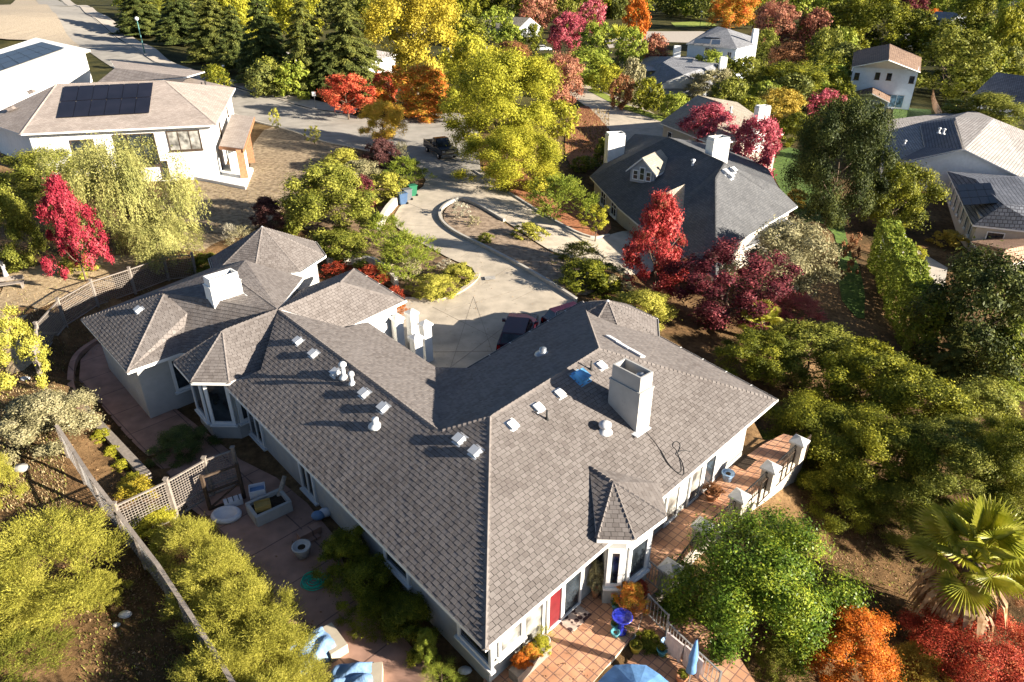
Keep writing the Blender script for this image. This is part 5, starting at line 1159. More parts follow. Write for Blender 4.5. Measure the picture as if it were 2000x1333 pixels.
pl_('feathery conifer at the right edge below the dark oak','cedar2','lf_bright',1965,690,130,180,.5,name='conifer_tree',lod=2)
pl_('dark conifer left of the feathery one','cedar1','lf_firolive',1870,680,110,150,.5,name='conifer_tree',lod=2)
pl_('yellow green shrub beside the pavilion terrace','dome2','lf_ygreen',1790,495,36,32,.1,name='shrub')
pl_('golden shrub near the conservatory house','dome3','lf_gold',1855,465,56,40,.1,name='shrub')
pl_('brown bare hedge left of the clipped hedge','thin3','lf_tanred',1660,500,44,90,.2,name='dry_shrub',cat='shrub')
# bottom right
pl_('big glossy green tree in front of the tile patio','round2','lf_green',1485,1160,305,310,.2,name='green_tree',lod=3)
pl_('small glossy green tree between the big one and the orange tree','round3','lf_green',1625,1215,110,130,.3,name='green_tree',lod=2)
pl_('flaming orange tree at the bottom edge','maple3','lf_orange',1655,1268,215,215,.3,name='orange_tree',lod=3)
pl_('scarlet tree in the lower right corner','round1','lf_red',1910,1275,210,150,.3,name='red_tree',lod=3)
pl_('olive gold shrub between orange and scarlet trees','sprig1','lf_gold',1785,1300,120,90,.1,name='shrub',lod=2)
pl_('brown gold shrub left of the orange tree','sprig2','lf_olive',1520,1290,90,110,.1,name='shrub',lod=2)
pl_('dry brown undergrowth below the palm','thin2','lf_tanred',1960,1130,90,90,.1,name='dry_shrub',cat='shrub',lod=2)
# --- around the neighbouring houses
for a in [
 ('deep pink tree near the parked white car','round2','lf_rose',1107,66,62,66,1.2),
 ('rosy tree behind the deep pink one','round1','lf_rose',1158,34,46,54,1.2),
 ('orange tree beside the far road','round3','lf_orange',1244,42,50,70,1),
 ('rust brown tree at the top centre','round1','lf_dusty',1052,18,60,70,1.2),
 ('green tree at top right of the rust brown one','round2','lf_olive',1100,22,50,60,1.2),
 ('green tree left of the small far palm','broad1','lf_bright',1165,85,60,70,1),
 ('green tree right of the small far palm','round3','lf_bright',1232,95,54,66,1),
 ('dark tree with reddish top before the blue grey house','round1','lf_dusty',1280,95,50,56,.8),
 ('long bright green tree row above the side road','broad2','lf_bright',1150,125,110,66,.8),
 ('yellow green tree at the end of the side road','round2','lf_ygreen',1190,150,56,50,.6),
 ('grey green slender tree before the solar house','column1','lf_sage',1235,160,46,80,.3),
 ('orange tinted shrub tree below the slender one','round1','lf_tanred',1215,180,40,60,.3),
 ('round green shrub tree by the solar house wall','round3','lf_oak',1265,185,56,60,.3),
 ('green shrub right by the tan house eave','round2','lf_bright',1318,208,54,50,.2),
 ('grey green tree before the second white chimney','broad1','lf_sage',1395,165,90,60,.4),
 ('olive tree right of the second white chimney','round1','lf_olive',1430,180,56,56,.4),
 ('pink tree behind the dark roof ridge','round2','lf_rose',1385,252,96,92,2.6),
 ('tall pink red tree at the right white chimney','round1','lf_rose',1478,292,86,115,2.5),
 ('tan brown tree between pink tree and roof','thin1','lf_tanred',1350,250,40,56,.3),
 ('orange gold round tree by the chimney of the tan house','round3','lf_gold',1522,206,82,66,.5),
 ('pink topped tree beside the tall conifer','round1','lf_rose',1613,208,60,64,.5),
 ('bright green shrub above the pink topped tree','round2','lf_bright',1600,180,60,50,.4),
 ('wide dark green tree group behind the orange gold tree','broad3','lf_oak',1545,160,150,66,.4),
 ('rusty red tree right of the grey blue house','round3','lf_dusty',1512,55,86,80,1),
 ('orange tree above the grey blue house','round1','lf_orange_green',1430,20,80,60,1),
 ('dark tree behind the orange one at top','round2','lf_oak',1475,18,60,60,1),
 ('brown orange tree left of the big dark tree','round1','lf_dusty',1592,62,60,70,1),
 ('tan twiggy tree below the rusty red tree','dome2','lf_tanred',1542,112,80,56,.4),
 ('green tree to the right of the tan twiggy tree','round2','lf_olive',1615,100,60,80,.6),
 ('green bush tree right of the tall side chimney','round3','lf_olive',1495,90,50,60,.6),
 ('very large dark tree at the top right','broad2','lf_oak',1685,40,150,100,1.2),
 ('broad oak right of the blue white house','broad1','lf_olive',1862,122,128,106,1.2),
 ('tall yellow poplar at the top right','column2','lf_ygreen',1962,66,46,80,1),
 ('green tree behind the yellow poplar','round1','lf_oak',1905,40,80,100,1),
 ('large clipped hedge dome at the right edge','dome1','lf_olive',1925,222,150,80,.1),
 ('small orange tree before the far grey roof','round3','lf_orange',1822,34,30,28,.5),
 ('plum coloured tree at top right','round2','lf_plum',1785,14,50,50,.8),
 ('dark green tree in the top right corner','round3','lf_oak',1985,60,60,90,.8),
 ('gold green shrub by the right edge garden','round1','lf_gold',1990,90,40,46,.4),
 ('green tree behind the cream roofed house','round2','lf_oak',955,8,70,40,1),
 ('lime shrub below the cream roofed house','dome3','lf_bright',1000,78,56,50,.2),
 ('brown green hedge ball near the parked white car','dome1','lf_tanred',1000,108,80,50,.2),
 ('olive shrub row left of the white garage house','broad1','lf_ygreen',890,135,90,44,.3),
 ('green hedge by the parked white car','column1','lf_oak',1040,75,36,46,.2),
 ('dark tree left of the blue white house garage','broad2','lf_oak',1612,145,64,70,.5),
 ('dark green shrub at the foot of the tan house','dome2','lf_oak',1555,250,70,60,.2),
 ('golden brown shrub by the pale roof corner','dome3','lf_gold',1555,385,44,36,.1)]:
    pl_(*a)
# filler greenery packed between the far roofs
rnd = random.Random(8); k = 0
for (x0,x1,y0,y1,n) in [(860,1000,-14,20,7),(1000,1400,-16,12,14),(1400,2010,-16,12,18),(1600,1655,80,130,5),(1760,1860,60,90,4),(1480,1660,130,200,8),(1300,1480,185,215,4),(1880,2000,110,170,5),(1000,1120,110,140,4),(620,760,-14,30,8),(240,640,-22,14,22),(420,740,90,150,8),(880,1010,40,70,4),(1380,1480,120,150,3),(1600,1645,180,230,3),(1850,1990,150,180,4),(1000,1400,-18,-2,14),(1400,2010,-18,0,20),(1560,1660,30,120,6),(1760,1800,50,75,2),(1880,1990,60,130,6)]:
    for _ in range(n):
        pl_('green tree in the dense greenery between far roofs', ['round1','broad2','round3'][k%3], ['lf_oak','lf_olive','lf_oak','lf_bright','lf_firolive'][k%5], rnd.uniform(x0,x1), rnd.uniform(y0,y1), rnd.uniform(46,76), rnd.uniform(44,66), .8, group='green trees between the far roofs', lod=0); k += 1
def plant_at(label, kind, leaf, x, y, w, h, name='juniper_shrub'):
    o = bpy.data.objects.new(name, proto(kind, 2)); COL.objects.link(o); o.location = (x, y, zt(x,y)-.05); o.scale = (w,w,h); o.material_slots[0].link = 'OBJECT'; o.material_slots[0].material = MATS[leaf]; return tag(o, label, 'shrub')
plant_at('tall juniper added past the bottom edge to shade the gully','sprig2','lf_juniper',-4.4,10.4,3.6,3.4)  # unseen junipers carrying the row on, added to shade the gully
plant_at('broad juniper added out of view to widen the gully shade','sprig1','lf_juniper',-7.0,9.6,3.8,3.8)
plant_at('unseen juniper added below the patio to cast shade','sprig3','lf_juniper',-3.2,7.6,4.0,5.0)
# --- fan palms
def palm(label, bx, by, ht, rad, nf, skirt, seed, lodn=26, ptop=None):
    g = random.Random(seed); base = gnd(bx, by); base.z -= .1
    root = thing('fan_palm', base, label, 'palm tree')
    m = MB(); m.smooth = True; m.lathe(base, [(.42,0),(.36,ht*.1),(.30,ht*.5),(.28,ht)], 14); m.build('trunk', 'bark', root)
    top = base + Vector((0,0,ht))
    for i in range(nf):
        a = i*2.39996; e = 1.35 - 1.6*(i/nf)**1.1 + g.uniform(-.12,.12); d = Vector((math.cos(a)*math.cos(e), math.sin(a)*math.cos(e), math.sin(e)))
        L = rad*.52*g.uniform(.85,1.1); c = top + d*L + Vector((0,0,-.12*L*max(0,.6-e)))
        m = MB(); m.tube([top, (top+c)/2+Vector((0,0,.10)), c], [.05,.04,.028], 5)
        f = m.build('petiole', 'lf_palm', root)
        m = MB(); up = Vector((0,0,1)); s = d.cross(up); s = s.normalized() if s.length > .1 else Vector((1,0,0)); nn = s.cross(d).normalized(); k = lodn; RL = rad*.52*g.uniform(.9,1.15); span = R(118)
        droop = .35 + .35*max(0, -e)
        for j in range(k):
            b0, b1 = -span+2*span*j/k, -span+2*span*(j+1)/k; bm = (b0+b1)/2; ll = RL*(.72+.28*math.cos(bm*.75))*g.uniform(.94,1.03)
            def pt(b, r, fold): q = c + (d*math.cos(b)+s*math.sin(b))*r; return q + nn*(fold*r*.05 - droop*.30*(r/RL)**2*RL*.6) + Vector((0,0,-.16*droop*(r/RL)**2*RL))
            p0 = c; r1 = ll*.62
            m.add([p0, pt(b0,r1,-1), pt(bm,r1,1.2), pt(b1,r1,-1), pt(bm,ll,0)+Vector((0,0,-.05*ll))], [(0,1,2),(0,2,3),(1,4,2),(2,4,3)])
        m.build('frond', 'lf_palm', root)
    if skirt:
        m = MB()
        for i in range(420):
            a = g.uniform(0,6.283); z = g.random(); r = .35+.1*z; p = base + Vector((math.cos(a)*r, math.sin(a)*r, ht*(.35+.62*z))); o = Vector((math.cos(a), math.sin(a), 0)); t = Vector((-o.y,o.x,0)); L = g.uniform(.8,1.5)*rad/1.9; w = g.uniform(.05,.13); q = p + o*L*g.uniform(.35,.75) + Vector((0,0,-L))
            mid = (p+q)/2 + o*.2*L
            m.add([p, mid-t*w, q, mid+t*w], [(0,1,2,3)])
        m.build('dead_frond_skirt', 'dead_frond', root)
    return root
lm('dead_frond', [(.14,.07,.035),(.34,.19,.09),(.58,.42,.26)], .15)
palm('large fan palm with brown skirt at lower right', 1840,1240, 4.2, 2.55, 23, True, 3, 30)
palm('small fan palm between red bushes and the right roof', 1478,668, 1.7, 1.5, 18, False, 5, 22)
palm('distant fan palm among green trees beyond the side road', 1206,128, 6.0, 4.6, 20, False, 7, 12)
# dry grass, fallen leaves and small debris lying on the open slopes
def scatter(name, areas, n, size, material, upright=False, dz=.03):
    P_, N_ = [], []
    for (x0,y0,x1,y1,w) in areas:
        for _ in range(int(n*w)):
            p = gnd(rnd.uniform(x0,x1), rnd.uniform(y0,y1)); P_.append((p.x, p.y, zt(p.x,p.y)+dz)); N_.append((rnd.uniform(-1,1), rnd.uniform(-1,1), .25 if upright else 1.4))
    me = leaf_mesh(name, np.array(P_), np.array(N_), size, .28 if upright else .5, np.tile([0,0,1.],(len(P_),1)) if upright else None, .5)
    me.materials[0] = MATS[material]; o = bpy.data.objects.new(name, me); COL.objects.link(o); return tag(o, kind='stuff')
lm('heather', [(.10,.055,.02),(.22,.14,.05),(.34,.24,.09)], .1)
lm('dry_grass', [(.20,.13,.06),(.36,.26,.13),(.50,.40,.22)], .1)
lm('weed', [(.09,.11,.02),(.20,.21,.04),(.34,.31,.08)], .15)
lm('litter', [(.10,.05,.025),(.24,.13,.06),(.42,.28,.15)], .1)
scatter('heather_tufts', [(1105,215,1190,300,1)], 2600, .22, 'heather', True, .06)
scatter('dry_grass', [(0,700,130,1000,.3),(330,320,560,470,.3),(0,540,300,700,.2),(900,400,1150,540,.12)], 14000, .055, 'dry_grass', True, .03)
scatter('weeds', [(0,700,130,1000,.2),(150,1100,420,1333,.15),(1560,930,1850,1250,.3),(330,320,560,470,.15),(0,540,300,700,.1),(900,400,1180,560,.1)], 7000, .06, 'weed', True, .03)
scatter('fallen_leaves', [(860,380,1180,700,.35),(690,480,960,600,.2),(800,300,960,400,.15),(1000,1100,1300,1333,.2),(400,980,700,1333,.1)], 1100, .035, 'litter', dz=.12)
scatter('leaf_litter', [(0,800,330,1200,.35),(150,1100,420,1333,.2),(330,330,560,470,.15),(1560,930,1720,1130,.2),(0,520,300,640,.15),(1560,1080,1800,1250,.15)], 9000, .04, 'litter')
# ================================================================ patios, fences and small things
def tilemat(name, c1, c2, cm, bw, bh, rot, mortar=.02, off=0.0, rough=.7):
    m = bpy.data.materials.new(name); m.use_nodes = True; n = m.node_tree.nodes; l = m.node_tree.links; b = n['Principled BSDF']; b.inputs['Roughness'].default_value = rough
    tc = n.new('ShaderNodeTexCoord'); mp = n.new('ShaderNodeMapping'); mp.inputs['Rotation'].default_value = (0,0,rot); l.new(tc.outputs['Object'], mp.inputs[0])
    br = n.new('ShaderNodeTexBrick'); br.offset = off; br.inputs['Scale'].default_value = 1; br.inputs['Brick Width'].default_value = bw; br.inputs['Row Height'].default_value = bh; br.inputs['Mortar Size'].default_value = mortar; br.inputs['Mortar Smooth'].default_value = .2
    br.inputs['Color1'].default_value = (*c1,1); br.inputs['Color2'].default_value = (*c2,1); br.inputs['Mortar'].default_value = (*cm,1); l.new(mp.outputs[0], br.inputs['Vector'])
    no = n.new('ShaderNodeTexNoise'); no.inputs['Scale'].default_value = 1.4; no.inputs['Detail'].default_value = 6; l.new(tc.outputs['Object'], no.inputs['Vector'])
    mr = n.new('ShaderNodeMapRange'); mr.inputs[1].default_value=.3; mr.inputs[2].default_value=.7; mr.inputs[3].default_value=.72; mr.inputs[4].default_value=1.25; l.new(no.outputs['Fac'], mr.inputs[0])
    mx = n.new('ShaderNodeMix'); mx.data_type='RGBA'; mx.blend_type='MULTIPLY'; mx.inputs['Factor'].default_value=1; l.new(br.outputs['Color'], mx.inputs['A']); l.new(mr.outputs[0], mx.inputs['B']); l.new(mx.outputs['Result'], b.inputs['Base Color'])
    bp = n.new('ShaderNodeBump'); bp.inputs['Strength'].default_value=.4; bp.inputs['Distance'].default_value=.01; bp.invert = True; l.new(br.outputs['Fac'], bp.inputs['Height']); l.new(bp.outputs[0], b.inputs['Normal'])
    MATS[name] = m
tilemat('patio_pink', (.37,.215,.155), (.39,.23,.17), (.17,.10,.08), 2.3, 2.3, R(-46), .03)
tilemat('terracotta', (.52,.25,.135), (.60,.33,.19), (.26,.14,.10), .31, .31, R(-45), .02)
tilemat('deck_brown', (.24,.12,.08), (.29,.15,.10), (.10,.06,.045), 1.6, .14, R(10), .012)
mat('cloth_blue', (.13,.28,.52), .75, .2, 3, bump=.3, bscale=5)
mat('cover_blue', (.17,.31,.54), .65, .25, 2.2, bump=.7, bscale=6, col2=(.27,.41,.62))
mat('cloth_pink', (.70,.58,.54), .85, .08, 3, bump=.2, bscale=9)
mat('pot_blue', (.02,.03,.35), .2, .2, 5, spec=.6)
mat('pot_teal', (.10,.32,.36), .3, .2, 5)
mat('pot_terracotta', (.50,.22,.11), .75, .15, 5)
mat('pot_white', (.56,.54,.51), .5, .1, 5)
mat('pot_yellow', (.55,.42,.05), .45, .15, 5)
mat('pot_sky', (.30,.45,.65), .4, .15, 5)
mat('soil', (.04,.027,.017), .95, .4, 9)
mat('iron', (.03,.028,.026), .55, .2, 6)
mat('rail_grey', (.28,.27,.26), .5, .15, 6)
mat('hose_green', (.04,.48,.32), .4, .15, 6)
mat('cardboard', (.50,.33,.10), .8, .1, 4)
mat('plastic_white', (.72,.72,.74), .5, .05, 4)
mat('plastic_grey', (.13,.14,.15), .55, .1, 4)
mat('plastic_blue', (.06,.11,.20), .5, .12, 4)
mat('plastic_green', (.02,.14,.07), .5, .12, 4)
mat('joint', (.27,.225,.175), .9, .2, 5)
mat('stone', (.40,.37,.33), .9, .25, 5, bump=.5, bscale=9)
mat('wall_cream', (.66,.60,.50), .9, .12, 2, bump=.3, bscale=20)
mat('water', (.05,.30,.50), .08, .2, 1)
mat('car_black', (.012,.014,.018), .18, .3, 3, spec=.7)
mat('car_maroon', (.045,.008,.016), .2, .3, 3, spec=.7)
mat('car_white', (.66,.67,.68), .25, .06, 3, spec=.6)
mat('tyre', (.012,.012,.012), .85, .2, 8)
mat('rim', (.40,.41,.42), .35, .1, 6, metal=.8)
mat('lamp_white', (.75,.75,.72), .4, .05, 5)
mat('light_red', (.4,.01,.01), .25, .1, 5)
mat('teal_steel', (.10,.24,.22), .5, .15, 5)
m = bpy.data.materials.new('mat_pattern'); m.use_nodes = True; n = m.node_tree.nodes; l = m.node_tree.links
tc = n.new('ShaderNodeTexCoord'); vo = n.new('ShaderNodeTexVoronoi'); vo.inputs['Scale'].default_value = 4.6; l.new(tc.outputs['Object'], vo.inputs['Vector']); ra = n.new('ShaderNodeValToRGB'); ra.color_ramp.elements[0].position=.42; ra.color_ramp.elements[1].position=.47
ra.color_ramp.elements[0].color=(.06,.03,.03,1); ra.color_ramp.elements[1].color=(.55,.42,.34,1); l.new(vo.outputs['Distance'], ra.inputs[0]); l.new(ra.outputs[0], n['Principled BSDF'].inputs['Base Color']); n['Principled BSDF'].inputs['Roughness'].default_value=.95; MATS['mat_pattern'] = m

sheet('patio', [(188,672),(250,690),(330,790),(420,860),(470,900),(540,935),(600,985),(650,1045),(690,1150),(745,1215),(790,1250),(850,1320),(870,1420),(640,1420),(590,1320),(560,1240),(500,1120),(420,1030),(395,1012),(360,985),(330,930),(300,905),(245,850),(195,790),(155,745),(158,705)], 'patio_pink', .06, .8, 0, flat=0.0, lift=True)
strip('path_kerb', [(192,670),(160,690),(142,715),(137,750),(150,785),(175,830)], .3, .28, 'patio_pink', sm=2)
be = thing('timber_edging', gnd(220,865), 'long weathered timber beam edging the planted slope on the left', 'edging')
m = MB(); m.bar(gnd(160,800)+Vector((0,0,.2)), gnd(290,940)+Vector((0,0,.2)), .38, .34); m.build('beam', 'wood_pale', be)
# tile terrace on its retaining wall
tp = [(940,1360),(948,1310),(1250,1040),(1490,870),(1530,850),(1580,862),(1520,925),(1450,985),(1380,1045),(1330,1100),(1300,1140),(1262,1175),(1245,1235),(1150,1345),(1120,1400),(930,1420)]
TPW = [tuple(at(*q,0)[:2]) for q in tp]
ts = thing('terrace_base', at(1400,1000,-1), 'stucco retaining wall that carries the tiled terrace', 'retaining wall')
m = MB(); m.prism(inset(TPW, .02), -3.4, .04); m.build('retaining_wall', 'stucco_tan', ts)
sheet('terrace_tiles', TPW, 'terracotta', .065, 50, 0, world=True, flat=0.0)
sheet('lower_deck', [(1243,1237),(1258,1180),(1330,1225),(1420,1310),(1470,1400),(1120,1420),(1150,1347)], 'terracotta', -.28, 50, flat=0.0)
ld = thing('deck_base', at(1300,1300,-1), 'base of the lower terrace below the step', 'deck'); m = MB(); m.prism([tuple(at(*q,-.3)[:2]) for q in [(1243,1237),(1258,1180),(1330,1225),(1420,1310),(1470,1400),(1120,1420),(1150,1347)]], -3, -.3); m.build('retaining_wall', 'stucco_tan', ld)
# pillars of the terrace
CAPS = [(1563,857,'farthest terrace pillar at the house corner'),(1507,908,'second terrace pillar with pale pyramid cap'),(1446,964,'third terrace pillar, half behind the green tree'),(1374,1022,'fourth terrace pillar above the green tree'),(1310,1104,'nearest terrace pillar by the white railing')]
for x, y, lab in CAPS:
    p = at(x,y,1.2); pl = thing('terrace_pillar', (p.x,p.y,.0), lab, 'pillar', 'terrace pillars')
    m = MB(); m.box((p.x,p.y,.5),(.54,.54,1.0), rz=R(45)); m.build('shaft', 'stucco_tan', pl)
    m = MB(); c = .42; q = [Vector((p.x+math.cos(R(90*k))*c*1.15, p.y+math.sin(R(90*k))*c*1.2, 1.0)) for k in range(4)]; q2 = [v+Vector((0,0,.1)) for v in q]
    m.add(q+q2+[Vector((p.x,p.y,1.3))], [(3,2,1,0),(0,1,5,4),(1,2,6,5),(2,3,7,6),(3,0,4,7),(4,5,8),(5,6,8),(6,7,8),(7,4,8)]); m.build('cap', 'pot_white', pl)
def railing(label, pts, h, material, gap=.13, posts=True, cat='railing', name='railing', bw=.02, z0=None):
    P3 = [Vector(p) for p in pts]; t = thing(name, P3[0], label, cat)
    for i, (a, b) in enumerate(zip(P3, P3[1:])):
        u = Vector((0,0,h)); MB().bar(a+u, b+u, .05, .04).build('rail', material, t); MB().bar(a+Vector((0,0,.1)), b+Vector((0,0,.1)), .035, .03).build('rail', material, t)
        L = (b-a).length; k = max(2, int(L/gap)); m = MB()
        for j in range(1, k): p = a+(b-a)*j/k; m.bar(p+Vector((0,0,.1)), p+u, bw)
        m.build('balusters', material, t)
    if posts:
        for p in P3: m = MB(); m.bar(p, p+Vector((0,0,h+.05)), .06); m.build('post', material, t)
    return t
cp = [at(x,y,1.2) for x,y,_ in CAPS]
for i in range(4):
    a, b = cp[i], cp[i+1]; o = Vector((.35,-.35,0))
    railing('dark iron railing between terrace pillars, %s' % ['at the house corner','beside the oak belt','above the green tree','behind the green tree'][i], [Vector((a.x,a.y,.05)), Vector((b.x,b.y,.05))], .95, 'iron', .14, False)
railing('black timber guard rail outside the second pillar', [at(1572,895,-.6), at(1478,990,-.6)], 1.3, 'wood_dark', .5, True, bw=.05)
railing('pale grey stair railing by the bay window', [at(1256,1128,.05), at(1292,1160,.05)], 1.0, 'rail_grey')
railing('grey railing at the head of the terrace steps', [at(1262,1200,.0), at(1300,1240,-.3)], .95, 'rail_grey')
rl = railing('grey railing along the lower terrace hung with cloths', [at(1300,1255,-.3), at(1345,1300,-.3), at(1400,1352,-.3)], .95, 'rail_grey')
for (x0,y0,x1,y1,lab) in ((1304,1236,1336,1262,'upper pale pink cloth hung over the terrace railing'),(1340,1262,1374,1294,'lower pale pink cloth hung over the terrace railing')):
    a, b = at(x0,y0,.66), at(x1,y1,.66); m = MB(); k = 8; d = (b-a); o = d.cross(Vector((0,0,1))).normalized(); vs = []
    for side in (-1,1):
        for i in range(k+1):
            for j in range(6): vs.append(a+d*i/k + o*side*(.03+.01*j+.015*math.sin(i*2.1+j)*(j>0)) + Vector((0,0,.03-.16*j)))
    n1 = (k+1)*6; fs = [(s_*n1+i*6+j, s_*n1+i*6+j+1, s_*n1+(i+1)*6+j+1, s_*n1+(i+1)*6+j) for s_ in (0,1) for i in range(k) for j in range(5)] + [(i*6, (i+1)*6, n1+(i+1)*6, n1+i*6) for i in range(k)]
    m.add(vs, fs); tag(m.build('hung_cloth', 'cloth_pink'), lab, 'cloth')
# lattice fences
def lattice(label, tops, h, material='wood_pale', cell=.1, post='wood_pale', mid=False, bottoms=None):
    B_ = []
    for x, y in tops: p = gnd(x, y, h); B_.append(Vector((p.x, p.y, zt(p.x,p.y))))
    t = thing('lattice_fence', B_[0], label, 'fence')
    for p in B_: m = MB(); m.box(p+Vector((0,0,h/2+.05)), (.13,.13,h+.2)); m.box(p+Vector((0,0,h+.17)), (.18,.18,.04)); m.build('post', post, t)
    for a, b in zip(B_, B_[1:]):
        [MB().bar(a+Vector((0,0,z)), b+Vector((0,0,z)), .09, .05).build('rail', post, t) for z in ((h, .12, h*.3) if mid else (h, .12))]; m = MB(); d = b-a; L = d.length; k = int(L/cell)
        for i in range(1, k): p = a+d*i/k; m.bar(p+Vector((0,0,.12)), p+Vector((0,0,h-.02)), .022, .012)
        for j in range(1, int((h-.15)/cell)): z = Vector((0,0,.12+j*cell)); m.bar(a+z, b+z, .012, .022)
        m.build('lattice_panel', material, t)
    return t
lattice('long wooden lattice fence behind the house on the bark slope', [(62,690),(70,635),(113,588),(177,551),(252,527),(319,504),(375,498)], 1.75, cell=.125)
lattice('wooden lattice fence screening the patio with stepped panels', [(224,990),(325,942),(399,900),(455,880)], 1.9, mid=True, cell=.115)
gt = thing('garden_gate', at(470,960,0), 'dark timber gate frame in shade beside the lattice fence', 'gate')
a, b = at(412,1000,0), at(478,975,0)
for p in (a,b): m = MB(); m.bar(p, p+Vector((0,0,1.9)), .12); m.build('gate_post', 'wood_dark', gt)
[MB().bar(a+Vector((0,0,z)), b+Vector((0,0,z)), .08).build('gate_rail', 'wood_dark', gt) for z in (.15,1.0,1.8)]; MB().bar(a+Vector((0,0,.2)), b+Vector((0,0,.95)), .06).build('gate_brace', 'wood_dark', gt)
# wire fence down the left slope
wf = thing('wire_fence', gnd(200,960,0), 'long wire mesh fence with flat top rail running down the left slope', 'fence')
B_ = []
for x, y in [(110,831),(144,882),(177,932),(222,990),(262,1044),(308,1104),(350,1168),(392,1232),(432,1296),(470,1360)]: p = gnd(x,y,1.7); B_.append(Vector((p.x,p.y,zt(p.x,p.y))))
for p in B_: m = MB(); m.bar(p, p+Vector((0,0,1.7)), .1); m.build('post', 'wood_pale', wf)
for a, b in zip(B_, B_[1:]):
    u = Vector((0,0,1.7)); m = MB(); m.bar(a+u, b+u, .14, .04); m.build('top_rail', 'wood_pale', wf); m = MB(); L = (b-a).length
    for i in range(1, int(L/.16)): p = a+(b-a)*i/int(L/.16); m.bar(p+Vector((0,0,.05)), p+u, .008)
    for j in range(1, 11): z = Vector((0,0,.05+j*.155)); m.bar(a+z, b+z, .007)
    m.build('wire_mesh', 'rail_grey', wf)
# timber things on the far left bank
bn = thing('wooden_bench', gnd(22,566), 'plain wooden bench on the bark at the left edge', 'bench'); c = gnd(22,566)
m = MB(); m.box(c+Vector((0,0,.45)), (1.7,.5,.06), rz=R(25)); m.build('seat', 'wood_pale', bn)
for s in (-.7,.7): m = MB(); m.box(c+Vector((s*math.cos(R(25)),s*math.sin(R(25)),.21)), (.1,.45,.42), rz=R(25)); m.build('leg', 'wood_pale', bn)
m = MB(); m.box(c+Vector((-.1,.24,.7)), (1.7,.05,.3), rz=R(25)); m.build('backrest', 'wood_pale', bn)
m = MB(); m.smooth = True; m.lathe(gnd(12,540), [(.2,0),(.16,.1),(.10,.5),(.16,.8),(.1,.95),(.12,1.05),(.001,1.18)], 12); tag(m.build('garden_statue', 'pot_white'), 'white garden statue standing by the wooden bench', 'statue')
for x, y, s, lab in ((42,918,.32,'white flat stone lying on the left slope'),(245,1203,.2,'pale stone in the dark gully'),(50,742,.22,'pale broken post stub by the left fence'),(228,1222,.12,'tiny pale stone in the dark gully'),(908,1312,.2,'grey stone ball at the house corner')):
    m = MB(); m.smooth = True; g = random.Random(x); m.lathe(gnd(x,y), [(s*.7,-.02),(s,s*.25),(s*.8,s*.6),(.001,s*.75)], 9, 1.2, .8); tag(m.build('garden_stone', 'pot_white' if s < .3 else 'stone'), lab, 'stone')
# --- patio clutter
c = at(443,1010,.06); m = MB(); m.smooth = True; m.lathe(c, [(.02,.10),(.34,.10),(.38,.22),(.48,.24),(.54,.14),(.52,.02),(.3,0)][::-1], 20, 1.15, .9); tag(m.build('dog_bed', 'plastic_white'), 'round white pet bed on the pink patio', 'pet bed')
cr = thing('wire_crate', at(457,990,.06), 'small white barred crate beside the pet bed', 'crate'); c = at(457,986,.06); m = MB()
m.box(c+Vector((0,0,.16)), (.72,.34,.3), rz=R(30)); m.build('box', 'plastic_white', cr); m = MB(); M_ = R(30)
for k in (-.2,.02,.24): m.box(c+Vector((k*math.cos(M_),k*math.sin(M_),.32)), (.03,.36,.03), rz=M_)
m.build('strap', 'iron', cr)
def pot(label, x, y, r, h, material, leaf=None, kind='dome1', lw=.6, lh=.5, z=.07, rim=None, lod=0, name='plant_pot'):
    c = at(x, y, z); t = thing(name, c, label, 'plant pot'); m = MB(); m.smooth = True
    m.lathe(c, [(r*.68,0),(r*.95,h*.7),(r,h*.86),(r*1.1,h*.88),(r*1.1,h),(r*.92,h),(r*.88,h*.86)], 18); m.build('pot', material, t)
    m = MB(); m.lathe(c, [(r*.9,h*.84),(.001,h*.88)], 14); m.build('soil', 'soil', t)
    if leaf:
        o = bpy.data.objects.new('plant', proto(kind, lod)); COL.objects.link(o); o.parent = t; o.location = (0,0,h*.85); o.scale = (lw,lw,lh); o.material_slots[0].link='OBJECT'; o.material_slots[0].material = MATS[leaf]
    return t
pot('white rimmed planter on the patio near the hose', 592,1085,.33,.5,'pot_white')
m = MB(); m.smooth = True; c = at(612,1136,.07); ps = []; g = random.Random(2)
for k in range(9):
    r = .12 + .37*k/8; ox, oy = g.uniform(-.05,.05), g.uniform(-.05,.05)
    for j in range(22): a = 6.283*j/22; ps.append(c + Vector((math.cos(a)*(r+.045*math.sin(3*a+k))+ox*j/22, math.sin(a)*(r*.92+.03*math.cos(2*a+k))+oy*j/22, .015+.012*(k%3)+.006*math.sin(5*a))))
ps += [c+Vector((.5,.25,.02)), c+Vector((.75,.7,.02)), c+Vector((.7,1.2,.03))]
m.tube(ps, .02, 6); tag(m.build('garden_hose', 'hose_green'), 'coiled green garden hose on the pink patio', 'hose')
pb = thing('storage_bench', at(530,1010,.06), 'low grey planter bench cluttered with boxes near the gate', 'planter'); c = at(528,1000,.06); m = MB()
for dx, dy, sx, sy in ((0,-.5,1.5,.14),(0,.5,1.5,.14),(-.7,0,.14,.9),(.7,0,.14,.9)): m.box(c+Matrix.Rotation(R(40),3,'Z')@Vector((dx,dy,.26)), (sx,sy,.5), rz=R(40))
m.build('planter_wall', 'stucco_grey', pb); m = MB(); m.box(c+Vector((0,0,.2)), (1.3,.9,.3), rz=R(40)); m.build('soil', 'soil', pb)
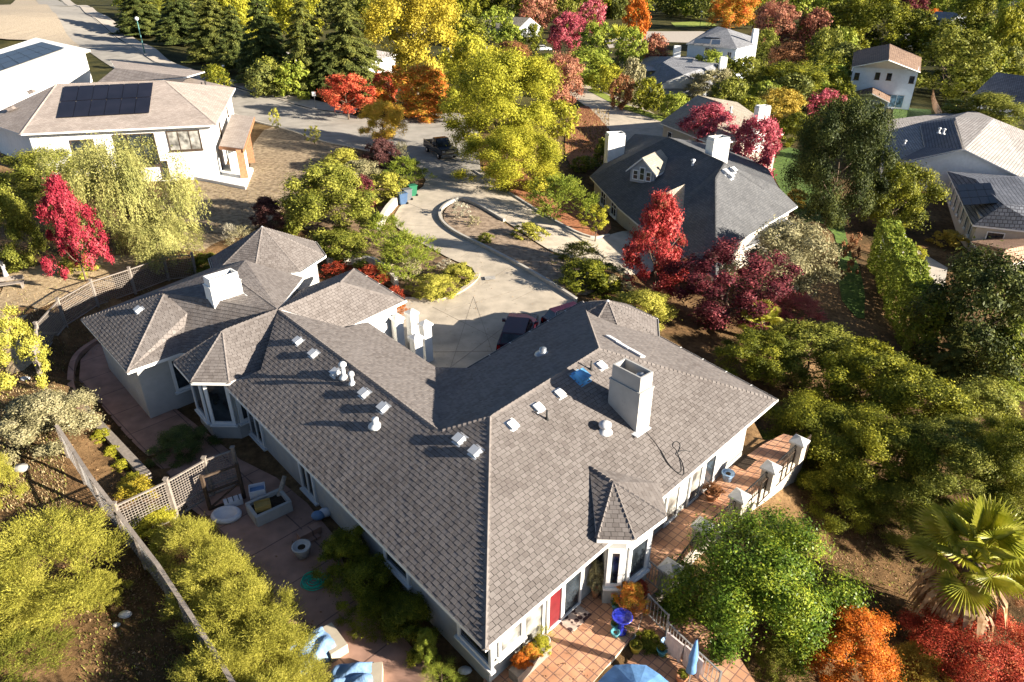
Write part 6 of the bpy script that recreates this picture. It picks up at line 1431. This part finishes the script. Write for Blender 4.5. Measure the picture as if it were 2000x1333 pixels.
def obox(label, x, y, z, sz, rz, material, cat='box', name='storage_box', inner=None):
    c = at(x,y,z); t = thing(name, c, label, cat); sx, sy, sz_ = sz; T = Matrix.Rotation(rz,3,'Z'); m = MB(); w = .025
    for dx, dy, ax, ay in ((0,-sy/2,sx,w),(0,sy/2,sx,w),(-sx/2,0,w,sy-w),(sx/2,0,w,sy-w)): m.box(c+T@Vector((dx,dy,sz_/2)), (ax,ay,sz_), rz=rz)
    m.build('side', material, t); m = MB(); m.box(c+Vector((0,0,sz_*.35)), (sx-w,sy-w,sz_*.6), rz=rz); m.build('contents', inner or 'soil', t); return t
obox('open white laundry bin full of blue cloth by the planter', 505,968,.3,(.62,.5,.45),R(20),'plastic_white',inner='cover_blue')
obox('open cardboard box beside the white bin', 514,992,.45,(.6,.42,.25),R(25),'cardboard',inner='cardboard')
for x, y, lab in ((622,1012,'crumpled white and blue bag by the patio steps'),(636,1006,'second crumpled bag against the shaded wall')):
    m = MB(); m.smooth = True; m.lathe(at(x,y,.1), [(.2,0),(.27,.12),(.2,.26),(.09,.33),(.001,.31)], 8, 1.1, .8); tag(m.build('cloth_bag', 'cover_blue' if x < 630 else 'plastic_white'), lab, 'bag')
st = thing('patio_steps', at(600,1040,0), 'two low shaded steps at the edge of the pink patio', 'steps'); 
for k in range(2): m = MB(); m.box(at(604-k*2,1042+k*14,.08+.12*(1-k)), (.9,.36,.16+.24*(1-k)), rz=R(42)); m.build('step', 'patio_pink', st)
lg = thing('leaning_log', at(545,985,.1), 'grey driftwood log leaning by the shaded wall', 'log'); m = MB(); m.smooth = True; m.tube([at(540,985,.1), at(548,960,.5), at(556,930,1.0)], [.13,.11,.09], 8); m.build('log', 'bark_pale', lg)
# covered loungers at the bottom
def cover(label, x, y, rz, L, Wd, lobes=1):
    c = at(x,y,.06); t = thing('covered_lounger', c, label, 'garden furniture'); T = Matrix.Rotation(rz,3,'Z')
    m = MB(); m.box(c+T@Vector((L*.42,-Wd*.1,.2)), (L*.4,Wd*.9,.4), rz=rz); m.build('frame', 'tan_panel', t)
    m = MB(); m.smooth = True; n = 18; vs = []
    for i in range(n+1):
        for j in range(n+1):
            u, v = -1+2*i/n, -1+2*j/n; e = max(abs(u),abs(v)); f = (1-e**4); w = abs(math.sin(v*math.pi*lobes/2+math.pi/2*(lobes % 2)))**.5 if lobes > 1 else 1
            z = .52*f**.45*(.75+.25*w) + .09*math.sin(3.2*u+2*v)*f + .06*math.sin(7*v-4*u)*f
            k = 1-.12*(e**6)*(abs(u*v))
            vs.append(c+T@Vector((u*L/2*k+.02*math.sin(9*v), v*Wd/2*k+.02*math.sin(8*u), .03+z)))
    m.add(vs, [(i*(n+1)+j,(i+1)*(n+1)+j,(i+1)*(n+1)+j+1,i*(n+1)+j+1) for i in range(n) for j in range(n)]); m.build('cover', 'cover_blue', t)
cover('lounger under a rumpled blue cover beside the juniper row', 612,1278,R(40),1.5,1.25)
cover('wide seat under a blue cover with two humps at the bottom edge', 690,1337,R(8),1.5,1.1,2)
# --- terrace clutter
m = MB(); p = at(1122,1207,.075); m.box(p, (1.05,.68,.03), rz=R(46)); o = m.build('doormat', 'mat_pattern'); tag(o, 'cream doormat with dark spots before the terrace door', 'doormat')
bb = thing('bird_bath', at(1212,1236,.07), 'glossy cobalt blue bird bath on a pedestal', 'bird bath'); c = at(1212,1234,.07)
m = MB(); m.smooth = True; m.lathe(c, [(.2,0),(.2,.05),(.11,.12),(.08,.4),(.12,.62)], 16); m.build('pedestal', 'pot_blue', bb); m = MB(); m.smooth = True; m.lathe(c, [(.10,.6),(.3,.68),(.36,.76),(.33,.77),(.24,.71),(.001,.68)], 20); m.build('bowl', 'pot_blue', bb)
pot('small teal pot behind the blue bird bath',1201,1190,.13,.28,'pot_teal','lf_green','dome1',.3,.3)
pot('teal pot left of the bird bath pedestal',1200,1228,.13,.24,'pot_teal','lf_green','dome2',.25,.2)
pot('empty turquoise pot nearest the step',1201,1242,.15,.2,'pot_teal')
pot('large terracotta pot with orange flowering bush',1226,1196,.34,.5,'pot_terracotta','lf_orange_green','dome2',1.15,.8,lod=1)
pot('terracotta pot with red poinsettia by the wall corner',1246,1172,.24,.35,'pot_terracotta','lf_red','dome3',.8,.5,lod=1)
pot('white pot with succulent on the lower terrace',1229,1250,.18,.28,'pot_white','lf_green','grass1',.4,.3,z=-.26)
pot('yellow glazed pot on the lower terrace',1241,1272,.2,.32,'pot_yellow','lf_oak','dome1',.32,.2,z=-.26)
pot('pale blue pot by the hung cloths',1299,1268,.17,.38,'pot_sky',z=-.26)
pot('dark green pot in front of the pale blue one',1292,1278,.17,.26,'pot_teal','lf_oak','dome2',.3,.25,z=-.26)
pot('terracotta pot beside the folded parasol',1330,1330,.2,.34,'pot_terracotta','lf_oak','dome3',.3,.2,z=-.26)
pot('white pot with spiky plant against the terrace wall',1062,1262,.2,.3,'pot_white','lf_juniper','grass2',.7,.5)
pot('small lime pot in front of the spiky plant',1056,1283,.13,.2,'pot_yellow')
pot('slim terracotta pot with pale climbing plant by the bay',1162,1166,.14,.4,'pot_terracotta','lf_sage','column1',.6,1.3,lod=1)
pot('round turquoise urn by the terrace wall',1420,938,.26,.42,'pot_sky')
pot('terracotta bowl with red brown plant in the terrace middle',1390,975,.3,.3,'pot_terracotta','lf_tanred','dome1',.8,.5,lod=1)
sheetm = MB(); sheetm.box(at(1455,903,.08), (1.0,.6,.03), rz=R(46)); tag(sheetm.build('door_mat', 'soil'), 'dark green mat at the far end of the terrace', 'mat')
o = plant('dark cactus like bush inside the lower terrace','dome3','lf_oak',1264,1250,64,52,.1,name='shrub',lod=1)
px_ = thing('planter_box', at(1030,1305,.07), 'long wooden planter with orange and lime plants against the wall', 'planter'); c = at(1036,1300,.07)
m = MB(); m.box(c+Vector((0,0,.2)), (1.6,.4,.4), rz=R(46)); m.build('box', 'wood_pale', px_)
for k, lf in ((-.45,'lf_orange'),(0,'lf_orange_green'),(.5,'lf_ygreen')):
    o = bpy.data.objects.new('plant', proto('dome%d' % (1+(k>0)), 1)); COL.objects.link(o); o.parent = px_; o.location = c-px_.location+Vector((k*math.cos(R(46)),k*math.sin(R(46)),.35)); o.scale = (.6,.6,.5); o.material_slots[0].link='OBJECT'; o.material_slots[0].material = MATS[lf]
# parasols
pa = thing('open_parasol', at(1245,1392,-.3), 'open blue eight sided parasol at the bottom edge', 'parasol'); c = at(1243,1366,1.7); r = 1.22
m = MB(); pts_ = [c+Vector((r*math.cos(R(22.5+45*k)), r*math.sin(R(22.5+45*k)), -.05)) for k in range(8)]; ap = c+Vector((0,0,.5))
for k in range(8): a, b = pts_[k], pts_[(k+1)%8]; m.add([ap, a, (a+b)/2+Vector((0,0,.05)), b, a-Vector((0,0,.12)), b-Vector((0,0,.12))], [(0,1,2),(0,2,3),(1,4,5,3,2)])
m.build('canopy', 'cloth_blue', pa); m = MB(); m.bar((c.x,c.y,-.28), (c.x,c.y,ap.z+.08), .05); m.build('pole', 'wood_pale', pa)
m = MB()
for k in range(8): m.bar(ap-Vector((0,0,.06)), pts_[k]-Vector((0,0,.03)), .02)
m.build('ribs', 'wood_pale', pa)
pc = thing('folded_parasol', at(1343,1345,-.28), 'folded blue parasol standing upright by the railing', 'parasol'); c = at(1343,1345,-.28)
m = MB(); m.bar(c, c+Vector((0,0,2.3)), .045); m.build('pole', 'wood_pale', pc); m = MB(); m.smooth = True; m.lathe(c, [(.05,.75),(.17,.85),(.13,1.2),(.15,1.5),(.08,2.0),(.03,2.3)], 10, 1, .8); m.build('canopy', 'cloth_blue', pc)
# --- entry columns and low walls
for x, y, lab in ((775,622,'white entry column nearest the entry roof'),(804,612,'white entry column with pointed cap at the back'),(830,634,'tall white entry column nearest the drive'),(812,660,'shaded entry column by the curved wall')):
    p = at(x,y,2.35); t = thing('entry_column', (p.x,p.y,.07), lab, 'column', 'columns at the entry'); m = MB(); m.box((p.x,p.y,1.2), (.5,.5,2.3), rz=R(42)); m.build('shaft', 'stucco_white', t)
    m = MB(); m.box((p.x,p.y,2.37), (.66,.66,.1), rz=R(42)); q = [Vector((p.x+math.cos(R(87+90*k))*.45, p.y+math.sin(R(87+90*k))*.45, 2.42)) for k in range(4)]; m.add(q+[Vector((p.x,p.y,2.62))], [(0,1,4),(1,2,4),(2,3,4),(3,0,4)]); m.build('cap', 'stucco_white', t)
def lowwall(label, pix, w, h, material='wall_cream', sm=1): return tag(strip('garden_wall', pix, w, h, material, sm=sm, kind=None), label, 'wall')
lowwall('white garden wall behind the red bushes', [(640,522),(700,516),(740,522),(775,560)], .3, .7)
lowwall('cream retaining wall beside the waste bins', [(742,452),(752,425),(775,398),(790,390)], .4, .75)
lowwall('low curved entry wall linking the columns', [(800,690),(815,680),(832,660)], .2, .7)
lowwall('white curved terrace wall of the garden near the pavilion', [(1770,505),(1790,560),(1806,615)], .3, .5)
sheet('pavilion_terrace', [(1758,490),(1790,488),(1850,525),(1845,560),(1800,612),(1782,600)], 'pavement', .1, 3)
sheet('pool', [(1440,203),(1462,198),(1476,207),(1470,218),(1446,216)], 'water', .12, 6)
def board_fence(label, pix, h, material):
    P_ = [gnd(*p) for p in pix]; t = thing('board_fence', P_[0], label, 'fence')
    for a, b in zip(P_, P_[1:]):
        m = MB(); n = max(2, int((b-a).length/.22)); g = random.Random(4)
        for i in range(n): p = a+(b-a)*(i+.5)/n; m.box(p+Vector((0,0,h/2+g.uniform(-.03,.03))), (.2,.03,h), rz=math.atan2(b.y-a.y,b.x-a.x))
        m.build('boards', material, t); m = MB(); m.bar(a+Vector((0,0,h*.8)), b+Vector((0,0,h*.8)), .08); m.build('rail', material, t)
board_fence('brown board fence right of the small lawn', [(1818,190),(1822,212),(1834,240)], 1.9, 'wood')
board_fence('red brown board fence before the pale tile house', [(1815,352),(1850,372)], 1.6, 'wood_red')
board_fence('timber fence below the clipped hedge', [(1790,640),(1806,672),(1822,705)], 1.6, 'wood')
# --- lamp posts, sign, poles, bins
def lamp(label, bx, by, ty, r, material, head):
    b = gnd(bx, by); z = b.z
    while proj((b.x,b.y,z))[1] > ty and z < 40: z += .05
    h = z-b.z; t = thing('street_lamp' if head == 'lamp' else 'street_sign', b, label, 'street lamp' if head == 'lamp' else 'sign')
    m = MB(); m.smooth = True; m.tube([b, b+Vector((0,0,h*.93))], [r, r*.6], 8); m.build('post', material, t)
    m = MB()
    if head == 'lamp': m.smooth = True; m.lathe(b+Vector((0,0,h*.9)), [(r*.8,0),(r*2.6,h*.03),(r*3.2,h*.07),(r*1.8,h*.1),(.001,h*.11)], 12); m.build('lantern', 'lamp_white', t)
    else: m.box(b+Vector((0,-.06,h*.88)), (.55,.04,h*.24)); m.build('sign_panel', 'lamp_white', t)
lamp('tall teal street lamp at the top left bend', 283,106,34,.13,'teal_steel','lamp'); lamp('short white headed lamp on the pavement below the firs', 442,163,128,.07,'rail_grey','lamp'); lamp('white street sign on a thin post by the red street tree', 617,214,180,.05,'rail_grey','sign')
lamp('dark lamp post beside the far lawn', 1367,52,22,.12,'iron','lamp')
up_ = thing('utility_pole', gnd(1754,96), 'leaning wooden utility pole at the upper right', 'pole'); b = gnd(1754,96); z = b.z
while proj((b.x,b.y,z))[1] > 40: z += .1
tp_ = Vector((b.x+.9,b.y,z)); m = MB(); m.smooth = True; m.tube([b, tp_], [.2,.13], 8); m.build('pole', 'wood', up_); m = MB(); m.bar(tp_+Vector((-1.3,0,-.5)), tp_+Vector((1.3,0,-.5)), .14); m.build('crossarm', 'wood', up_)
for x, y, mm, lab in ((787,399,'plastic_blue','blue grey waste bin at the front of the row'),(796,391,'plastic_grey','grey waste bin in the middle of the row'),(806,383,'plastic_green','green waste bin at the back of the row')):
    c = gnd(x,y,.05); t = thing('waste_bin', c, lab, 'waste bin', 'waste bins by the drive'); T = R(-60)
    m = MB(); q = [Vector((a*.28,bb*.32,0)) for a,bb in ((-1,-1),(1,-1),(1,1),(-1,1))]; Rm = Matrix.Rotation(T,3,'Z'); vs = [c+Rm@v+Vector((0,0,.06)) for v in q]+[c+Rm@(v*1.22)+Vector((0,0,1.0)) for v in q]; m.add(vs, [(3,2,1,0),(4,5,6,7),(0,1,5,4),(1,2,6,5),(2,3,7,6),(3,0,4,7)]); m.build('bin_body', mm, t)
    m = MB(); m.box(c+Vector((0,0,1.05)), (.74,.84,.07), rz=T); m.box(c+Rm@Vector((0,.45,0))+Vector((0,0,1.02)), (.6,.06,.06), rz=T); m.build('lid', mm, t)
    for s in (-1,1): m = MB(); m.smooth = True; e = c+Rm@Vector((s*.28,.34,.12)); ax = Rm@Vector((.05,0,0)); m.tube([e-ax,e+ax],.12,10); m.build('wheel','tyre',t)
# drain cover on the drive
m = MB(); m.box(at(957,543,.1), (.75,.6,.02), rz=R(10)); tag(m.build('drain_cover', 'stone'), 'square pale drain cover set in the drive', 'drain cover')
# dark joint lines scored in the courtyard concrete
for a, b in (((925,582),(880,720)),((925,582),(965,700)),((845,602),(1000,680)),((845,690),(990,688)),((880,720),(985,640)),((860,612),(1040,560)),((800,400),(870,430)),((775,440),(862,445)),((830,480),(885,455)),((900,505),(935,485)),((940,560),(1010,515)),((840,350),(905,360)),((1010,400),(985,432)),((1080,440),(1050,474)),((1150,475),(1120,512)),((1000,590),(1075,555))):
    strip('drive_joint', [a, b], .02, .078, 'joint', sm=0)
# --- vehicles
def car(label, x, y, rz, paint, L=4.6, Wd=1.85, H=1.65, kind='suv', name='parked_car', cat='car', z=None):
    c = gnd(x,y) if z is None else at(x,y,z); c = c+Vector((0,0,.08)); t = thing(name, c, label, cat, None); T = Matrix.Rotation(rz,3,'Z'); f = lambda u,v,w: c+T@Vector((u*L, v*Wd, w*H))
    if kind == 'pickup': low = [(-.5,.42),(-.5,.62),(-.1,.62),(.22,.62),(.46,.58),(.5,.50),(.5,.28),(-.5,.28)]; cab = [(-.12,.62,.42),(-.07,.97,.36),(.10,1.0,.36),(.24,.62,.42)]
    else: low = [(-.5,.38),(-.49,.6),(-.3,.62),(.18,.62),(.45,.56),(.5,.44),(.5,.2),(-.5,.2)]; cab = [(-.48,.62,.43),(-.40,.96,.36),(.02,1.0,.36),(.2,.62,.43)]
    m = MB(); n = len(low); vs = [f(u, s*(.5 if w < .6 else .47), w) for s in (-1,1) for u, w in low]; m.add(vs, [tuple(range(n))[::-1], tuple(range(n,2*n))] + [(i,(i+1)%n,n+(i+1)%n,n+i) for i in range(n)])
    body = m.build('body', paint, t)
    m = MB(); k = len(cab); vs = [f(u, s*v, w) for s in (-1,1) for u, w, v in cab]; m.add(vs, [(1,2,k+2,k+1)]); vs2 = [f(u, s*v*.98, w-.012) for s in (-1,1) for u, w, v in cab]; m.add(vs2, [(0,1,2,3)[::-1],(k,k+1,k+2,k+3),(0,1,k+1,k),(3,2,k+2,k+3)])
    m.build('cabin', paint, t)
    def quad(nm, a, mm='pane', off=.012): 
        m = MB(); nn = (Vector(a[1])-Vector(a[0])).cross(Vector(a[2])-Vector(a[0])).normalized(); cc = sum((Vector(q) for q in a), Vector())/4; 
        if nn.dot(cc-(c+Vector((0,0,H*.6)))) < 0: nn = -nn
        m.add([Vector(q)+nn*off for q in a], [tuple(range(len(a)))]); return m.build(nm, mm, t)
    lerp = lambda a,b,q: a+(b-a)*q
    def onp(i, j, q, s): return f(lerp(cab[i][0],cab[j][0],q), s*lerp(cab[i][2],cab[j][2],q), lerp(cab[i][1],cab[j][1],q))
    quad('windscreen', [onp(3,2,.08,-.9), onp(3,2,.08,.9), onp(3,2,.92,.9), onp(3,2,.92,-.9)]); quad('rear_window', [onp(0,1,.12,-.85), onp(0,1,.12,.85), onp(0,1,.9,.85), onp(0,1,.9,-.85)])
    for s in (-1,1):
        xm = .05; quad('side_window', [onp(0,3,.14,s), onp(0,3,.48,s)+Vector((0,0,.04)), f(xm,s*.37,.94), onp(1,2,.08,s)-Vector((0,0,.08))], off=.03); quad('side_window', [onp(0,3,.52,s)+Vector((0,0,.04)), onp(0,3,.86,s), onp(3,2,.85,s), f(xm+.02,s*.37,.94)], off=.03)
        for u in (-.32,.31):
            m = MB(); m.smooth = True; ax = T@Vector((0,.11,0)); p = f(u, s*.46, 0)+Vector((0,0,.33)); m.tube([p-ax,p+ax],.36,16); w = m.build('tyre','tyre',t); m = MB(); m.smooth = True; m.tube([p+ax*s*.9,p+ax*s*1.08],.21,12); m.build('rim','rim',w)
        quad('headlight', [f(.501,s*.44,.44), f(.501,s*.28,.44), f(.49,s*.28,.53), f(.49,s*.44,.53)], 'lamp_white'); quad('tail_light', [f(-.5,s*.46,.44), f(-.5,s*.36,.44), f(-.5,s*.36,.58), f(-.5,s*.46,.58)], 'light_red')
        m = MB(); m.box(f(.16,s*.55,.64), (.16,.2,.16), rz=rz); m.build('mirror', paint, t)
    quad('grille', [f(.503,-.24,.40), f(.503,.24,.40), f(.495,.24,.52), f(.495,-.24,.52)], 'rim'); m = MB(); m.box(f(.505,0,.27), (.16,Wd*.96,.2), rz=rz); m.build('bumper','plastic_grey' if kind == 'pickup' else paint,t); m = MB(); m.box(f(-.505,0,.27), (.14,Wd*.94,.18), rz=rz); m.build('bumper','plastic_grey',t)
    if kind == 'pickup':
        m = MB(); m.box(f(-.31,0,.628), (L*.35,Wd*.84,.02), rz=rz); m.build('truck_bed','dark_inside',t)
        for s in (-1,1): m = MB(); m.box(f(-.31,s*.46,.65), (L*.37,.09,.1), rz=rz); m.build('bed_rail',paint,t)
    return t
car('black pickup truck parked where the drive meets the road', 861,304,R(-63),'car_black',5.9,2.1,2.1,'pickup','pickup_truck','pickup truck')
car('maroon car in the courtyard half hidden by the roof eave', 1012,672,R(80),'car_maroon',4.5,1.8,1.65,z=.1)
car('second maroon car deeper behind the courtyard eave', 1128,642,R(30),'car_maroon',4.3,1.8,1.5,z=.1)
car('white car parked near the deep pink tree', 1062,100,R(10),'car_white',4.6,1.9,1.6)
rv = thing('camper_van', gnd(1186,26), 'boxy white camper at the top centre edge', 'camper van'); c = gnd(1186,26); m = MB(); m.box(c+Vector((0,4,2.0)), (2.6,8,3.0)); m.build('body','car_white',rv)
m = MB(); m.box(c+Vector((0,-.02,2.5)), (2.0,.06,1.0)); m.build('rear_window','pane',rv)
for s in (-1,1):
    for v in (1.5,6.5): m = MB(); m.smooth=True; p = c+Vector((s*1.15,v,.45)); m.tube([p-Vector((.15,0,0)),p+Vector((.15,0,0))],.45,14); m.build('tyre','tyre',rv)
# staked saplings on the dry slope
for a in (('staked sapling on the dry slope below the white house',372,372,30,50),('thin sapling between road and white house',538,232,22,38),('leafy sapling at the road edge above the dry slope',612,262,30,32)): plant(a[0],'thin2','lf_juniper',*a[1:],.5,name='sapling',cat='sapling',lod=0)
